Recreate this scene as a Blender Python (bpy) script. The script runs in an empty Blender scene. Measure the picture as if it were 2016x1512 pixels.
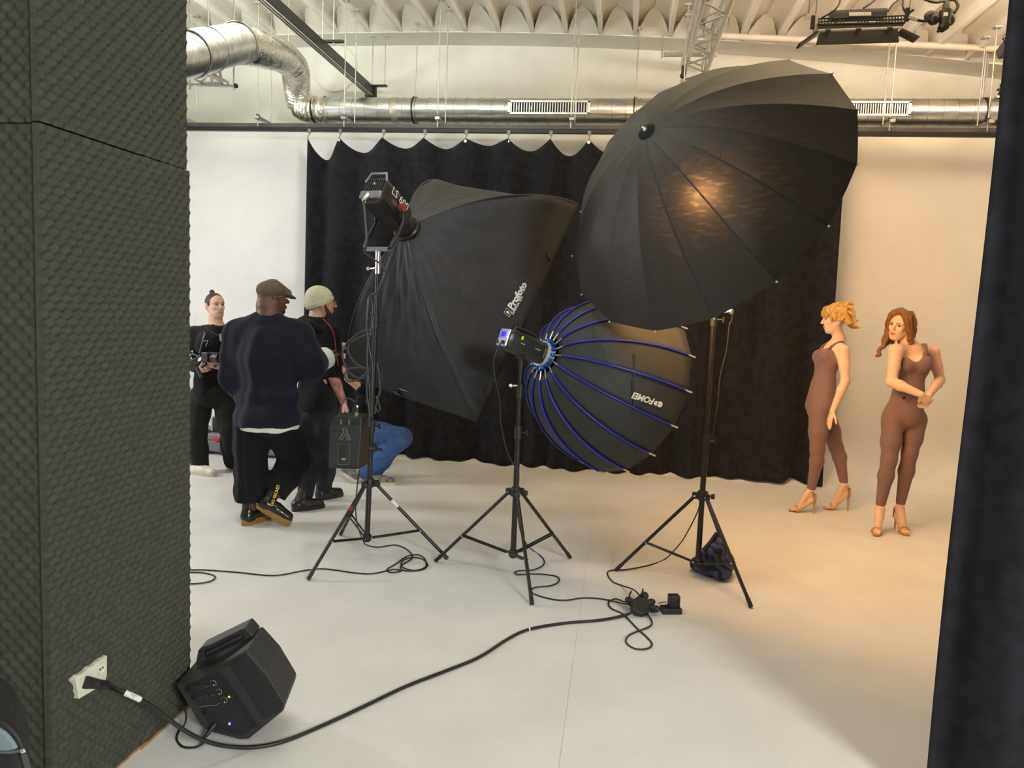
import bpy, math, random
import numpy as np
from mathutils import Vector, Matrix

random.seed(7)
scn = bpy.context.scene
col = scn.collection

# ------------------------------------------------------------------ camera, world, light, exposure
CAM_H = 1.72
YAW, PITCH, ROLL = (math.radians(a) for a in (7.833, 5.557, 2.291))
FPX, PW, PH = 1500.0, 2016.0, 1512.0
cam_d = bpy.data.cameras.new('camera')
cam_d.sensor_width = 36.0
cam_d.lens = FPX / PW * 36.0
cam_d.clip_start = 0.05
cam = bpy.data.objects.new('camera', cam_d)
col.objects.link(cam)
CAMROT = Matrix.Rotation(YAW, 3, 'Z') @ Matrix.Rotation(math.pi / 2 - PITCH, 3, 'X') @ Matrix.Rotation(ROLL, 3, 'Z')
cam.matrix_world = Matrix.Translation((0, 0, CAM_H)) @ CAMROT.to_4x4()
scn.camera = cam

world = bpy.data.worlds.new('world')
scn.world = world
world.use_nodes = True
bg = world.node_tree.nodes['Background']
bg.inputs[0].default_value = (0.93, 0.97, 0.90, 1)
bg.inputs[1].default_value = 0.26

scn.view_settings.view_transform = 'Standard'
scn.view_settings.look = 'None'
scn.view_settings.gamma = 1.0
scn.view_settings.use_curve_mapping = False
scn.view_settings.exposure = 0.0


def area(name, loc, target, size, power, color, size_y=None, shape='RECTANGLE', spread=180):
    d = bpy.data.lights.new(name, 'AREA')
    d.shape = shape
    d.size = size
    if size_y:
        d.size_y = size_y
    d.energy = power
    d.color = color
    d.spread = math.radians(spread)
    o = bpy.data.objects.new(name, d)
    col.objects.link(o)
    o.location = loc
    o.rotation_euler = (Vector(target) - Vector(loc)).to_track_quat('-Z', 'Y').to_euler()
    return o


# work light standing out of view on the left, ceiling light behind the photographer, added overhead fill light
area('work_light', (-6.4, 5.4, 2.5), (-2.0, 6.2, 0.9), 0.7, 96, (0.97, 0.955, 1.0), 0.7)
area('entrance_ceiling_light', (4.5, -3.8, 3.8), (-0.6, 4.0, 0.0), 1.8, 550, (0.98, 0.99, 0.98), 0.8)
area('overhead_fill_light', (-1.6, 3.6, 4.55), (-1.4, 4.6, 0.0), 2.4, 34, (0.97, 1.0, 0.95), 0.4)
# two added fill lamps, no real fixtures, that brighten ceiling and upper wall
area('ceiling_fill_cool', (-3.4, 6.3, 4.36), (-3.2, 6.85, 5.5), 4.4, 95, (0.97, 1.0, 0.88), 0.25)
area('ceiling_fill_warm', (2.2, 6.3, 4.36), (2.0, 6.85, 5.5), 5.0, 150, (1.0, 0.78, 0.52), 0.25)
# warm light that leaves the big umbrella towards the two models
UMB_C, UMB_N = Vector((0.432, 4.84, 2.482)), Vector((0.5815, 0.679, -0.4475)).normalized()
area('umbrella_light', UMB_C + UMB_N * 0.02, UMB_C + UMB_N * 2, 1.6, 70, (1.0, 0.55, 0.20), shape='DISK', spread=150)


# ------------------------------------------------------------------ measuring helpers (photo frame 2016 x 1512)
def ray(u, v):
    return CAMROT @ Vector(((u - PW / 2) / FPX, -(v - PH / 2) / FPX, -1.0))


EYE = Vector((0, 0, CAM_H))


def G(u, v, z=0.0):
    r = ray(u, v)
    return EYE + r * ((z - CAM_H) / r.z)


def atY(u, v, y):
    r = ray(u, v)
    return EYE + r * (y / r.y)


def atX(u, v, x):
    r = ray(u, v)
    return EYE + r * (x / r.x)


def atD(u, v, d):
    return EYE + ray(u, v) * d


# ------------------------------------------------------------------ materials
MATS = {}


def mat(name, color, rough=0.6, metal=0.0, var=0.0, scale=8.0, bump=0.0, bscale=60.0, spec=0.5, emit=None, emit_s=0.0,
        stretch=None, color2=None, coat=0.0, sheen=0.0, trans=0.0):
    if name in MATS:
        return MATS[name]
    m = bpy.data.materials.new(name)
    m.use_nodes = True
    nt = m.node_tree
    b = nt.nodes['Principled BSDF']
    b.inputs['Base Color'].default_value = (*color, 1)
    b.inputs['Roughness'].default_value = rough
    b.inputs['Metallic'].default_value = metal
    b.inputs['Specular IOR Level'].default_value = spec
    if coat:
        b.inputs['Coat Weight'].default_value = coat
    if sheen:
        b.inputs['Sheen Weight'].default_value = sheen
    if emit:
        b.inputs['Emission Color'].default_value = (*emit, 1)
        b.inputs['Emission Strength'].default_value = emit_s
    tc = nt.nodes.new('ShaderNodeTexCoord')
    mp = nt.nodes.new('ShaderNodeMapping')
    nt.links.new(tc.outputs['Object'], mp.inputs['Vector'])
    if stretch:
        mp.inputs['Scale'].default_value = stretch
    n = nt.nodes.new('ShaderNodeTexNoise')
    n.inputs['Scale'].default_value = scale
    n.inputs['Detail'].default_value = 4
    nt.links.new(mp.outputs[0], n.inputs['Vector'])
    c2 = color2 if color2 else tuple(max(0, c * (1 - var)) for c in color)
    c1 = color if color2 else tuple(min(1, c * (1 + var)) for c in color)
    if var or color2:
        rp = nt.nodes.new('ShaderNodeValToRGB')
        rp.color_ramp.elements[0].position = 0.35
        rp.color_ramp.elements[1].position = 0.65
        rp.color_ramp.elements[0].color = (*c2, 1)
        rp.color_ramp.elements[1].color = (*c1, 1)
        nt.links.new(n.outputs['Fac'], rp.inputs[0])
        nt.links.new(rp.outputs[0], b.inputs['Base Color'])
    if bump:
        n2 = nt.nodes.new('ShaderNodeTexNoise')
        n2.inputs['Scale'].default_value = bscale
        n2.inputs['Detail'].default_value = 3
        nt.links.new(mp.outputs[0], n2.inputs['Vector'])
        bp = nt.nodes.new('ShaderNodeBump')
        bp.inputs['Strength'].default_value = bump
        bp.inputs['Distance'].default_value = 0.01
        nt.links.new(n2.outputs['Fac'], bp.inputs['Height'])
        nt.links.new(bp.outputs[0], b.inputs['Normal'])
    MATS[name] = m
    return m


# ------------------------------------------------------------------ mesh building
def frame(n, up=(0, 0, 1)):
    n = Vector(n).normalized()
    up = Vector(up)
    r = n.cross(up)
    if r.length < 1e-5:
        r = n.cross(Vector((0, 1, 0)))
    r.normalize()
    return r, r.cross(n).normalized(), n          # right, up, forward


def crom(pts, sub=6):
    P = [Vector(p) for p in pts]
    if len(P) < 3:
        return P
    Q = [P[0] * 2 - P[1]] + P + [P[-1] * 2 - P[-2]]
    out = []
    for i in range(1, len(Q) - 2):
        a, b, c, d = Q[i - 1], Q[i], Q[i + 1], Q[i + 2]
        for k in range(sub):
            t = k / sub
            out.append(0.5 * ((2 * b) + (c - a) * t + (2 * a - 5 * b + 4 * c - d) * t * t + (3 * b - a - 3 * c + d) * t ** 3))
    out.append(P[-1])
    return out


class MB:
    def __init__(s):
        s.v, s.f, s.m = [], [], []

    def add(s, vs, fs, m=0):
        o = len(s.v)
        s.v += [tuple(p) for p in vs]
        s.f += [tuple(i + o for i in f) for f in fs]
        s.m += [m] * len(fs)
        return s

    def box(s, c, size, R=None, m=0, taper=1.0):
        c = Vector(c)
        ax = R if R else (Vector((1, 0, 0)), Vector((0, 1, 0)), Vector((0, 0, 1)))
        vs = []
        for k in (-.5, .5):
            t = taper if k > 0 else 1.0
            for i, j in ((-.5, -.5), (.5, -.5), (.5, .5), (-.5, .5)):
                vs.append(c + ax[0] * (i * size[0] * t) + ax[1] * (j * size[1] * t) + ax[2] * (k * size[2]))
        return s.add(vs, [(3, 2, 1, 0), (4, 5, 6, 7), (0, 1, 5, 4), (1, 2, 6, 5), (2, 3, 7, 6), (3, 0, 4, 7)], m)

    def cyl(s, p0, p1, r0, r1=None, n=12, m=0, caps=True):
        return s.tube([p0, p1], r0, n, m, r_end=r1, caps=caps)

    def tube(s, pts, r, n=8, m=0, r_end=None, caps=True, radii=None):
        P = [Vector(p) for p in pts]
        k = len(P)
        if radii is None:
            radii = [r + ((r_end if r_end is not None else r) - r) * i / (k - 1) for i in range(k)]
        t0 = (P[1] - P[0]).normalized()
        a = t0.orthogonal().normalized()
        vs = []
        for i in range(k):
            t = (P[min(i + 1, k - 1)] - P[max(i - 1, 0)])
            t = t.normalized() if t.length > 1e-9 else t0
            a = (a - t * a.dot(t))
            a = a.normalized() if a.length > 1e-6 else t.orthogonal().normalized()
            b = t.cross(a)
            for j in range(n):
                th = 2 * math.pi * j / n
                vs.append(P[i] + (a * math.cos(th) + b * math.sin(th)) * radii[i])
        fs = []
        for i in range(k - 1):
            for j in range(n):
                j2 = (j + 1) % n
                fs.append((i * n + j, i * n + j2, (i + 1) * n + j2, (i + 1) * n + j))
        if caps:
            fs.append(tuple(range(n - 1, -1, -1)))
            fs.append(tuple((k - 1) * n + j for j in range(n)))
        return s.add(vs, fs, m)

    def lathe(s, prof, origin, axis, n=24, m=0, caps=True):
        """prof: list of (radius, height along axis)."""
        o = Vector(origin)
        r, u, ax = frame(axis)
        vs, fs = [], []
        for (rad, hgt) in prof:
            for j in range(n):
                th = 2 * math.pi * j / n
                vs.append(o + ax * hgt + (r * math.cos(th) + u * math.sin(th)) * rad)
        for i in range(len(prof) - 1):
            for j in range(n):
                j2 = (j + 1) % n
                fs.append((i * n + j, i * n + j2, (i + 1) * n + j2, (i + 1) * n + j))
        if caps:
            fs.append(tuple(range(n - 1, -1, -1)))
            fs.append(tuple((len(prof) - 1) * n + j for j in range(n)))
        return s.add(vs, fs, m)

    def prism(s, poly, ext, m=0):
        P = [Vector(p) for p in poly]
        e = Vector(ext)
        n = len(P)
        vs = P + [p + e for p in P]
        fs = [tuple(range(n - 1, -1, -1)), tuple(range(n, 2 * n))]
        fs += [(i, (i + 1) % n, (i + 1) % n + n, i + n) for i in range(n)]
        return s.add(vs, fs, m)

    def loft(s, rings, m=0, caps=True, closed=True):
        n = len(rings[0])
        vs = [p for r in rings for p in r]
        fs = []
        for i in range(len(rings) - 1):
            for j in range(n if closed else n - 1):
                j2 = (j + 1) % n
                fs.append((i * n + j, i * n + j2, (i + 1) * n + j2, (i + 1) * n + j))
        if caps:
            fs.append(tuple(range(n - 1, -1, -1)))
            fs.append(tuple((len(rings) - 1) * n + j for j in range(n)))
        return s.add(vs, fs, m)

    def grid(s, fn, nu, nv, m=0):
        vs = [fn(i / nu, j / nv) for i in range(nu + 1) for j in range(nv + 1)]
        w = nv + 1
        fs = [(i * w + j, (i + 1) * w + j, (i + 1) * w + j + 1, i * w + j + 1) for i in range(nu) for j in range(nv)]
        return s.add(vs, fs, m)

    def ball(s, c, r, n=12, m=0, R=None, squash=(1, 1, 1)):
        c = Vector(c)
        ax = R if R else (Vector((1, 0, 0)), Vector((0, 1, 0)), Vector((0, 0, 1)))
        vs, fs = [], []
        k = max(4, n // 2)
        for i in range(1, k):
            ph = math.pi * i / k
            for j in range(n):
                th = 2 * math.pi * j / n
                q = (math.sin(ph) * math.cos(th) * squash[0], math.sin(ph) * math.sin(th) * squash[1], math.cos(ph) * squash[2])
                vs.append(c + (ax[0] * q[0] + ax[1] * q[1] + ax[2] * q[2]) * r)
        top, bot = len(vs), len(vs) + 1
        vs += [c + ax[2] * r * squash[2], c - ax[2] * r * squash[2]]
        for i in range(k - 2):
            for j in range(n):
                j2 = (j + 1) % n
                fs.append((i * n + j, (i + 1) * n + j, (i + 1) * n + j2, i * n + j2))
        for j in range(n):
            j2 = (j + 1) % n
            fs.append((top, j, j2))
            fs.append((bot, (k - 2) * n + j2, (k - 2) * n + j))
        return s.add(vs, fs, m)

    def text(s, body, size, origin, right, up, lift=0.0008, m=0, shear=0.0, bold=0.0, fit=None):
        cu = bpy.data.curves.new('lettering_curve', 'FONT')
        cu.body = body
        cu.size = size
        cu.shear = shear
        cu.offset = bold
        cu.resolution_u = 2
        cu.align_x = 'CENTER'
        cu.align_y = 'CENTER'
        ob = bpy.data.objects.new('lettering_tmp', cu)
        col.objects.link(ob)
        dg = bpy.context.evaluated_depsgraph_get()
        me = bpy.data.meshes.new_from_object(ob.evaluated_get(dg))
        o, r, u = Vector(origin), Vector(right).normalized(), Vector(up).normalized()
        nrm = r.cross(u)
        k = 1.0
        if fit and len(me.vertices):
            xs = [v.co.x for v in me.vertices]
            k = fit / (max(xs) - min(xs))
        s.add([o + r * (v.co.x * k) + u * (v.co.y * (k if fit else 1)) + nrm * lift for v in me.vertices], [tuple(p.vertices) for p in me.polygons], m)
        bpy.data.objects.remove(ob)
        bpy.data.curves.remove(cu)
        bpy.data.meshes.remove(me)
        return s

    def build(s, name, mats, parent=None, smooth=None, bevel=0.0, loc=None, solid=0.0, solid_mat=0, seg=2):
        """One mesh object. Vertices are given in world space; they are stored relative to the root."""
        base = Vector(root_loc(parent)) if parent else Vector(loc if loc else (0, 0, 0))
        me = bpy.data.meshes.new(name)
        me.from_pydata([tuple(Vector(p) - base) for p in s.v], [], s.f)
        return finish(name, me, mats, s.m, parent, smooth, bevel, base, solid, solid_mat, seg)


def finish(name, me, mats, mi, parent, smooth, bevel, base, solid=0.0, solid_mat=0, seg=2):
    if not isinstance(mats, (list, tuple)):
        mats = [mats]
    for m in mats:
        me.materials.append(m)
    if len(mats) > 1 and mi is not None:
        me.polygons.foreach_set('material_index', np.array(mi, dtype=np.int32))
    if smooth is not None:
        me.polygons.foreach_set('use_smooth', np.ones(len(me.polygons), dtype=bool))
        if smooth < 179:
            me.set_sharp_from_angle(angle=math.radians(smooth))
    me.update()
    o = bpy.data.objects.new(name, me)
    col.objects.link(o)
    if parent:
        o.parent = parent
    else:
        o.location = base
    if solid:
        md = o.modifiers.new('thickness', 'SOLIDIFY')
        md.thickness = solid
        md.offset = -1
        md.material_offset = solid_mat
        md.use_rim = True
    if bevel:
        md = o.modifiers.new('bevel', 'BEVEL')
        md.width = bevel
        md.segments = seg
        md.limit_method = 'ANGLE'
        md.angle_limit = math.radians(35)
    return o


def root_loc(o):
    while o.parent:
        o = o.parent
    return o.location


def thing(name, label, cat, loc=(0, 0, 0), group=None):
    o = bpy.data.objects.new(name, None)
    o.empty_display_size = 0.1
    col.objects.link(o)
    o.location = loc
    return tag(o, label, cat, group)


def tag(o, label, cat, group=None):
    o['label'] = label
    o['category'] = cat
    if group:
        o['group'] = group
    return o


def struct(o, label=None):
    o['kind'] = 'structure'
    if label:
        o['label'] = label
    return o


def instance(src, parent, name, delta=(0, 0, 0)):
    c = src.copy()
    c.name = name
    col.objects.link(c)
    c.parent = parent
    c.location = Vector(src.location) + Vector(delta)
    return c


# ------------------------------------------------------------------ shared materials
WHITE_WALL = mat('white wall paint', (0.80, 0.79, 0.77), 0.7, var=0.03, scale=2, bump=0.15, bscale=90)
UPPER_WALL = mat('upper wall paint', (0.82, 0.81, 0.74), 0.8, var=0.04, scale=3, bump=0.2, bscale=60)
CEIL = mat('ceiling paint', (0.82, 0.79, 0.71), 0.85, var=0.04, scale=3, bump=0.2, bscale=60)
FLOOR = mat('white floor paint', (0.74, 0.73, 0.70), 0.42, var=0.035, scale=2.5, bump=0.12, bscale=35)
BLACK_METAL = mat('black painted metal', (0.012, 0.012, 0.012), 0.38, var=0.3, scale=30)
BLACK_PLASTIC = mat('black plastic', (0.015, 0.015, 0.016), 0.5, var=0.2, scale=25, bump=0.1, bscale=300)
BLACK_RUBBER = mat('black cable rubber', (0.012, 0.011, 0.012), 0.45, var=0.2, scale=40)
CHROME = mat('bright steel', (0.75, 0.75, 0.74), 0.22, 1.0, var=0.1, scale=30)
GALV = mat('galvanised steel', (0.74, 0.76, 0.76), 0.30, 1.0, var=0.18, scale=5, bump=0.12, bscale=12, stretch=(0.6, 3, 3))
ALU = mat('brushed aluminium', (0.70, 0.70, 0.70), 0.35, 1.0, var=0.1, scale=20)
MOLTON = mat('black stage cloth', (0.0165, 0.0165, 0.0205), 0.95, var=0.25, scale=14, bump=0.2, bscale=400, spec=0.15, sheen=0.05)
FOAM = mat('dark acoustic foam', (0.064, 0.066, 0.052), 0.95, var=0.12, scale=40, bump=0.15, bscale=500, spec=0.1)
WHITE_PRINT = mat('white print', (0.72, 0.72, 0.66), 0.6, var=0.05)
GREY_ALU = mat('grey anodised track', (0.10, 0.10, 0.105), 0.45, 0.6, var=0.1)
ZINC = mat('zinc rod', (0.5, 0.5, 0.48), 0.4, 0.9, var=0.15, scale=40)

# ================================================================== SETTING
CURT_Y, CYC_Y, BACK_Y, BEAM_Y = 8.36, 8.72, 9.7, 9.25
# floor: sub floor + painted boards with open joints
mb = MB()
mb.box((-1.0, 3.0, -0.0425), (16, 14.4, 0.08))
floor = struct(mb.build('floor', mat('joint dirt', (0.42, 0.41, 0.38), 0.9, var=0.1)))
xs = [-9.0, -5.74, -2.94, -0.14, 2.66, 7.0]
for i in range(5):
    a, b = xs[i] + 0.0006, xs[i + 1] - 0.0006
    mb = MB().box(((a + b) / 2, 2.1, -0.011), (b - a, 12.3, 0.022))
    mb.build('floor_board', FLOOR, floor)

# cyclorama: floor sweep and wall in one skin, with a top edge
def cyc_profile():
    r, y0 = 0.5, CYC_Y - 0.5
    p = [(y0, 0.0005)]
    for k in range(1, 15):
        a = math.pi / 2 * k / 14
        p.append((y0 + r * math.sin(a), r - r * math.cos(a)))
    p.append((CYC_Y, 3.74))
    return p
pr_ = cyc_profile()
prof = pr_ + [(CYC_Y + 0.10, 3.74), (CYC_Y + 0.10, -0.02), (CYC_Y - 0.5, -0.02)]
mb = MB().loft([[Vector((x, y, z)) for (y, z) in prof] for x in (-9.0, -6, -3, 0, 3, 7.0)])
wall_back = struct(mb.build('wall_back', WHITE_WALL, smooth=30))
# hall wall behind and above the cyclorama with an arched concrete beam
def arch_z(x):
    return 4.99 - 0.0086 * (x + 2.3) ** 2 - 0.010 * (x + 2.3)
N = 24
xa = [-9 + 16 * i / N for i in range(N + 1)]
mb = MB().box((-1, BACK_Y + 0.05, 2.9), (16, 0.1, 5.8))
wall_upper = struct(mb.build('wall_upper', UPPER_WALL))
ring = []
for x in xa:
    z = arch_z(x)
    ring.append([Vector((x, BEAM_Y, z)), Vector((x, BACK_Y + 0.0, z)), Vector((x, BACK_Y, z + 0.6)), Vector((x, BEAM_Y, z + 0.6))])
trim = struct(MB().loft(ring).build('trim_1', UPPER_WALL, smooth=30), 'arched concrete beam at the top of the hall wall')
wp = atY(660, 135, BACK_Y - .012)
struct(MB().lathe([(.285, 0), (.29, .008), (.28, .012), (.0, .012)], wp, (0, -1, 0), 48).build('trim_2', UPPER_WALL, smooth=30), 'round painted cover plate on the upper hall wall')
# side and rear walls of the hall (out of view, they return the light)
struct(MB().box((-8.05, 3, 2.7), (0.1, 14, 5.6)).build('wall_left_far', WHITE_WALL))
struct(MB().box((6.05, 5.0, 2.7), (0.1, 10, 5.6)).build('wall_right', WHITE_WALL))
# ceiling: shallow vault with ribs that run towards the viewer
PITCH_R = 0.40
y0, y1 = -3.0, BEAM_Y
nb = 37
x_start = -8.0
ring = []
xx = [x_start + nb * PITCH_R * i / 74 for i in range(75)]
mb = MB().loft([[Vector((x, y0, arch_z(x) + 0.24)), Vector((x, y1, arch_z(x) + 0.24)), Vector((x, y1, arch_z(x) + 0.40)), Vector((x, y0, arch_z(x) + 0.40))] for x in xx])
ceiling = struct(mb.build('ceiling', CEIL))
for i in range(nb + 1):
    x = x_start + i * PITCH_R
    z = arch_z(x) + 0.005
    # each rib: narrow at the foot, flaring into the coffer on both sides
    sec = [(-0.022, z), (0.022, z), (0.030, z + 0.13), (0.060, z + 0.158), (0.1995, z + 0.168), (0.1995, z + 0.27), (-0.1995, z + 0.27), (-0.1995, z + 0.168), (-0.060, z + 0.158), (-0.030, z + 0.13)]
    mb = MB().loft([[Vector((x + dx, yy, zz)) for dx, zz in sec] for yy in (y0, y1 - 0.001)])
    mb.build('ceiling_rib', CEIL, ceiling, smooth=25)
for i in range(nb):        # sloped ends of the coffers above the beam
    x = x_start + (i + .5) * PITCH_R
    z = arch_z(x) + 0.005
    mb = MB()
    rg = [[Vector((x - 0.175 + 0.35 * k / 8, y1, z - 0.0)) for k in range(9)]]
    rg.append([Vector((x - 0.175 + 0.35 * k / 8, y1 - 0.04 - 0.36 * math.sin(math.pi * k / 8), z + 0.02 + 0.155 * math.sin(math.pi * k / 8))) for k in range(9)])
    rg.append([Vector((x - 0.175 + 0.35 * k / 8, y1, z + 0.20)) for k in range(9)])
    mb.loft(rg, caps=False, closed=False)
    mb.build('coffer_end', CEIL, ceiling, smooth=60)

# ---------------------------------------------------------------- foam clad wall on the left
WX, WY0, WY1 = -1.735, 2.10, 2.862
core = MB().box((-2.3, (2.12 + WY1) / 2, 1.55), (1.06, WY1 - 2.12 - 0.005, 3.1))
wall_left = struct(core.build('wall_left', mat('raw wall', (0.25, 0.22, 0.18), 0.9, var=0.1)), 'dark acoustic foam clad wall end on the left')

def egg(a, b, p=0.050, amp=0.0105):
    return amp * math.cos(2 * math.pi * a / p) * math.cos(2 * math.pi * b / p)

def foam_side(name, z0, z1, bend):
    ny, nz = 128, int((z1 - z0) / 0.0058)
    V = []
    def bx(y):       # outward position of the panel surface
        x = WX + 0.012
        if bend:
            x += 0.010 * math.exp(-((y - 2.60) / 0.03) ** 2) + (0.012 if y > 2.60 else 0.0) * min(1, (y - 2.60) / 0.1)
        return x
    mb = MB()
    def f(i, j):
        y = WY0 - 0.012 + (WY1 - WY0 + 0.012) * i
        z = z0 + (z1 - z0) * j
        e = min(1.0, min(j, 1 - j) * nz / 4)
        return (bx(y) + egg(y, z) * (0.35 + 0.65 * e), y, z)
    mb.grid(f, ny, nz)
    w = nz + 1
    n0 = len(mb.v)
    # rim down to the wall on all four edges
    loop = [i * w for i in range(ny + 1)] + [ny * w + j for j in range(1, nz + 1)] + [i * w + nz for i in range(ny - 1, -1, -1)] + [j for j in range(nz - 1, 0, -1)]
    back = []
    for q in loop:
        x, y, z = mb.v[q]
        back.append((WX - 0.012, y, z))
    mb.v += back
    L = len(loop)
    for k in range(L):
        k2 = (k + 1) % L
        mb.f.append((loop[k2], loop[k], n0 + k, n0 + k2))
        mb.m.append(0)
    return mb.build(name, FOAM, wall_left, smooth=50)

foam_side('foam_panel', 2.219, 3.05, False)
foam_side('foam_panel', 0.012, 2.213, True)

def foam_end(z0, z1, amp, yb):
    nx, nz = 76, int((z1 - z0) / 0.0058)
    mb = MB()
    def f(i, j):
        x = -2.20 + (WX - 0.013 + 2.20) * i
        z = z0 + (z1 - z0) * j
        return (x, yb - 0.004 - amp - egg(x, z, 0.05, amp), z)
    mb.grid(f, nx, nz)
    return mb.build('foam_panel', FOAM, wall_left, smooth=60)
foam_end(2.219, 3.05, 0.008, 2.12)
foam_end(0.0, 2.213, 0.0065, 2.12)
# rough wooden edge that shows under the foam
mb = MB().box((WX + 0.012, 2.70, 0.006), (0.022, 0.33, 0.011))
mb.box((WX + 0.004, 2.33, 0.006), (0.014, 0.42, 0.011))
struct(mb.build('baseboard_left', mat('raw wood edge', (0.36, 0.20, 0.09), 0.8, var=0.25, scale=30)))

# ---------------------------------------------------------------- wall socket with plug and the thick cable
pl = [(149, 1338), (153, 1330), (163, 1326), (172, 1320), (177, 1314), (186, 1310), (192, 1303), (200, 1299), (211, 1290), (211, 1330), (208, 1340), (196, 1352), (180, 1362), (156, 1376), (152, 1352)]
XP = WX + 0.030
plate = [atX(u, v, XP) for u, v in pl]
so = thing('wall_socket', 'white double wall socket showing through a ragged hole in the foam', 'socket', (WX, 2.32, 0.38))
MB().prism(plate, (-0.028, 0, 0)).build('socket_plate', mat('ivory plastic', (0.70, 0.70, 0.58), 0.45, var=0.04), so, bevel=0.002)
cs = atX(199, 1316, XP + 0.001)
mb = MB().lathe([(0.020, 0), (0.020, 0.004), (0.0165, 0.004), (0.0155, 0.0005), (0.002, 0.0005)], cs, (1, 0, 0), 20)
mb.build('socket_insert', mat('ivory plastic', (0.7, 0.7, 0.58)), so, smooth=40)
for dz in (-0.007, 0.007):
    MB().cyl(cs + Vector((0.0006, dz, 0)), cs + Vector((0.0035, dz, 0)), 0.003, n=10).build('contact_hole', BLACK_PLASTIC, so)

pg = thing('mains_plug_cable', 'thick black mains cable from the wall plug across the white floor', 'cable', (WX + 0.04, 2.3, 0.33))
p0 = atX(166, 1343, XP + 0.002)
p1 = G(212, 1349, 0.365)
pd = (p1 - p0).normalized()
mb = MB()
Lp = (p1 - p0).length
prof = [(0.019, 0), (0.0205, 0.006), (0.0205, 0.02)]
for k in range(7):
    s0 = 0.024 + k * 0.006
    prof += [(0.0195 - k * 0.0004, s0), (0.0178 - k * 0.0004, s0 + 0.003)]
prof += [(0.015, Lp - 0.006), (0.009, Lp)]
mb.lathe(prof, p0, pd, 20).build('plug', BLACK_PLASTIC, pg, smooth=40)
cable_px = [(212, 1349, .365), (232, 1358, .355), (262, 1371, .33), (290, 1385, .29), (322, 1408, .23), (360, 1436, .16), (400, 1457, .10), (445, 1469, .05), (500, 1471, .012), (560, 1459, .008), (640, 1426, .008), (720, 1389, .008), (800, 1351, .008), (880, 1320, .008), (945, 1293, .008), (1000, 1258, .008), (1042, 1239, .008), (1110, 1227, .008), (1180, 1221, .008), (1228, 1212, .012), (1249, 1203, .03)]
pts = crom([G(*q) for q in cable_px], 6)
MB().tube(pts, 0.0078, 10).build('cable', BLACK_RUBBER, pg, smooth=60)
tg = pts[9:16]
la, lb = tg[0], tg[-1]
ld = (lb - la).normalized()
MB().tube(tg, 0.0100, 16).build('cable_tag', mat('white tape', (0.78, 0.78, 0.74), 0.5, var=0.03), pg, smooth=40)
cdir = (EYE - (la + lb) / 2).normalized()
lu = cdir.cross(ld).normalized()
mb = MB()
for st in ([(680, 830), (730, 830), (830, 710), (860, 720), (850, 830), (960, 770), (900, 930)], [(940, 970), (1040, 830), (1100, 820), (1140, 890)]):
    q = [atD(235 + x / 33.6, 1345 + y / 33.6, 1.0) - EYE for x, y in st]
    mid = tg[3] + cdir * 0.0104
    mb.tube([EYE + r * (((mid - EYE).dot(cdir)) / r.dot(cdir)) for r in q], 0.0007, 5)
mb.build('tag_handwriting', BLACK_PLASTIC, pg)
tie = G(1042, 1239, .008)
MB().lathe([(0.0095, -0.004), (0.0095, 0.004)], tie, (1, .4, 0), 12).build('cable_tie', WHITE_PRINT, pg)

# ---------------------------------------------------------------- black cloth hung in the right foreground
def curtain_sheet(name, pts_fn, z0, z1, nz, mats, parent=None, thick=0.006, loc=(0, 0, 0)):
    mb = MB()
    P = pts_fn(0)
    n = len(P)
    rows = []
    for k in range(nz + 1):
        t = k / nz
        rows.append([Vector((x, y, z0 + (z1 - z0) * t)) for x, y in pts_fn(t)])
    mb.loft(rows, caps=False, closed=False)
    return mb.build(name, mats, parent, smooth=179, loc=loc, solid=thick)

ce0 = atY(1826, 1490, 2.80)
ce1 = atY(1986, 100, 2.80)
def right_fold(t):
    lean = (ce1.x - ce0.x) * t
    out = []
    for i in range(261):
        s = i / 260
        x = ce0.x + lean * (1 - s) + s * 4.5
        ph = s * 17.3
        amp = 0.075 * (1 - 0.25 * t)
        y = 2.80 + amp * (1 - math.cos(2 * math.pi * ph * 0.55)) * -1.0 + 0.02 * math.sin(2 * math.pi * ph * 1.3 + 2 * t) - 0.12 * s
        y += 0.015 * math.sin(9 * t + 4 * s)
        if s < 0.01:
            y -= 0.02 * (1 - s / 0.01)
        if t < 0.05:
            y -= 0.03 * (0.05 - t) / 0.05 * math.sin(46 * s)
        out.append((x, y))
    return out
rc = thing('stage_curtain', 'black stage curtain hanging close to the viewer at the right edge', 'curtain', (ce0.x + 0.6, 2.75, 0))
curtain_sheet('cloth', right_fold, 0.004, 4.2, 60, MOLTON, rc)
rcx = ce1.x + 0.6
MB().cyl((ce1.x - 0.05, 2.76, 4.22), (5.9, 2.7, 4.22), 0.024).build('curtain_pipe', BLACK_METAL, rc)
MB().cyl((2.2, 2.75, 4.2), (2.2, 2.75, arch_z(2.2) + 0.2), 0.012).build('hanging_rod', ZINC, rc)

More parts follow.
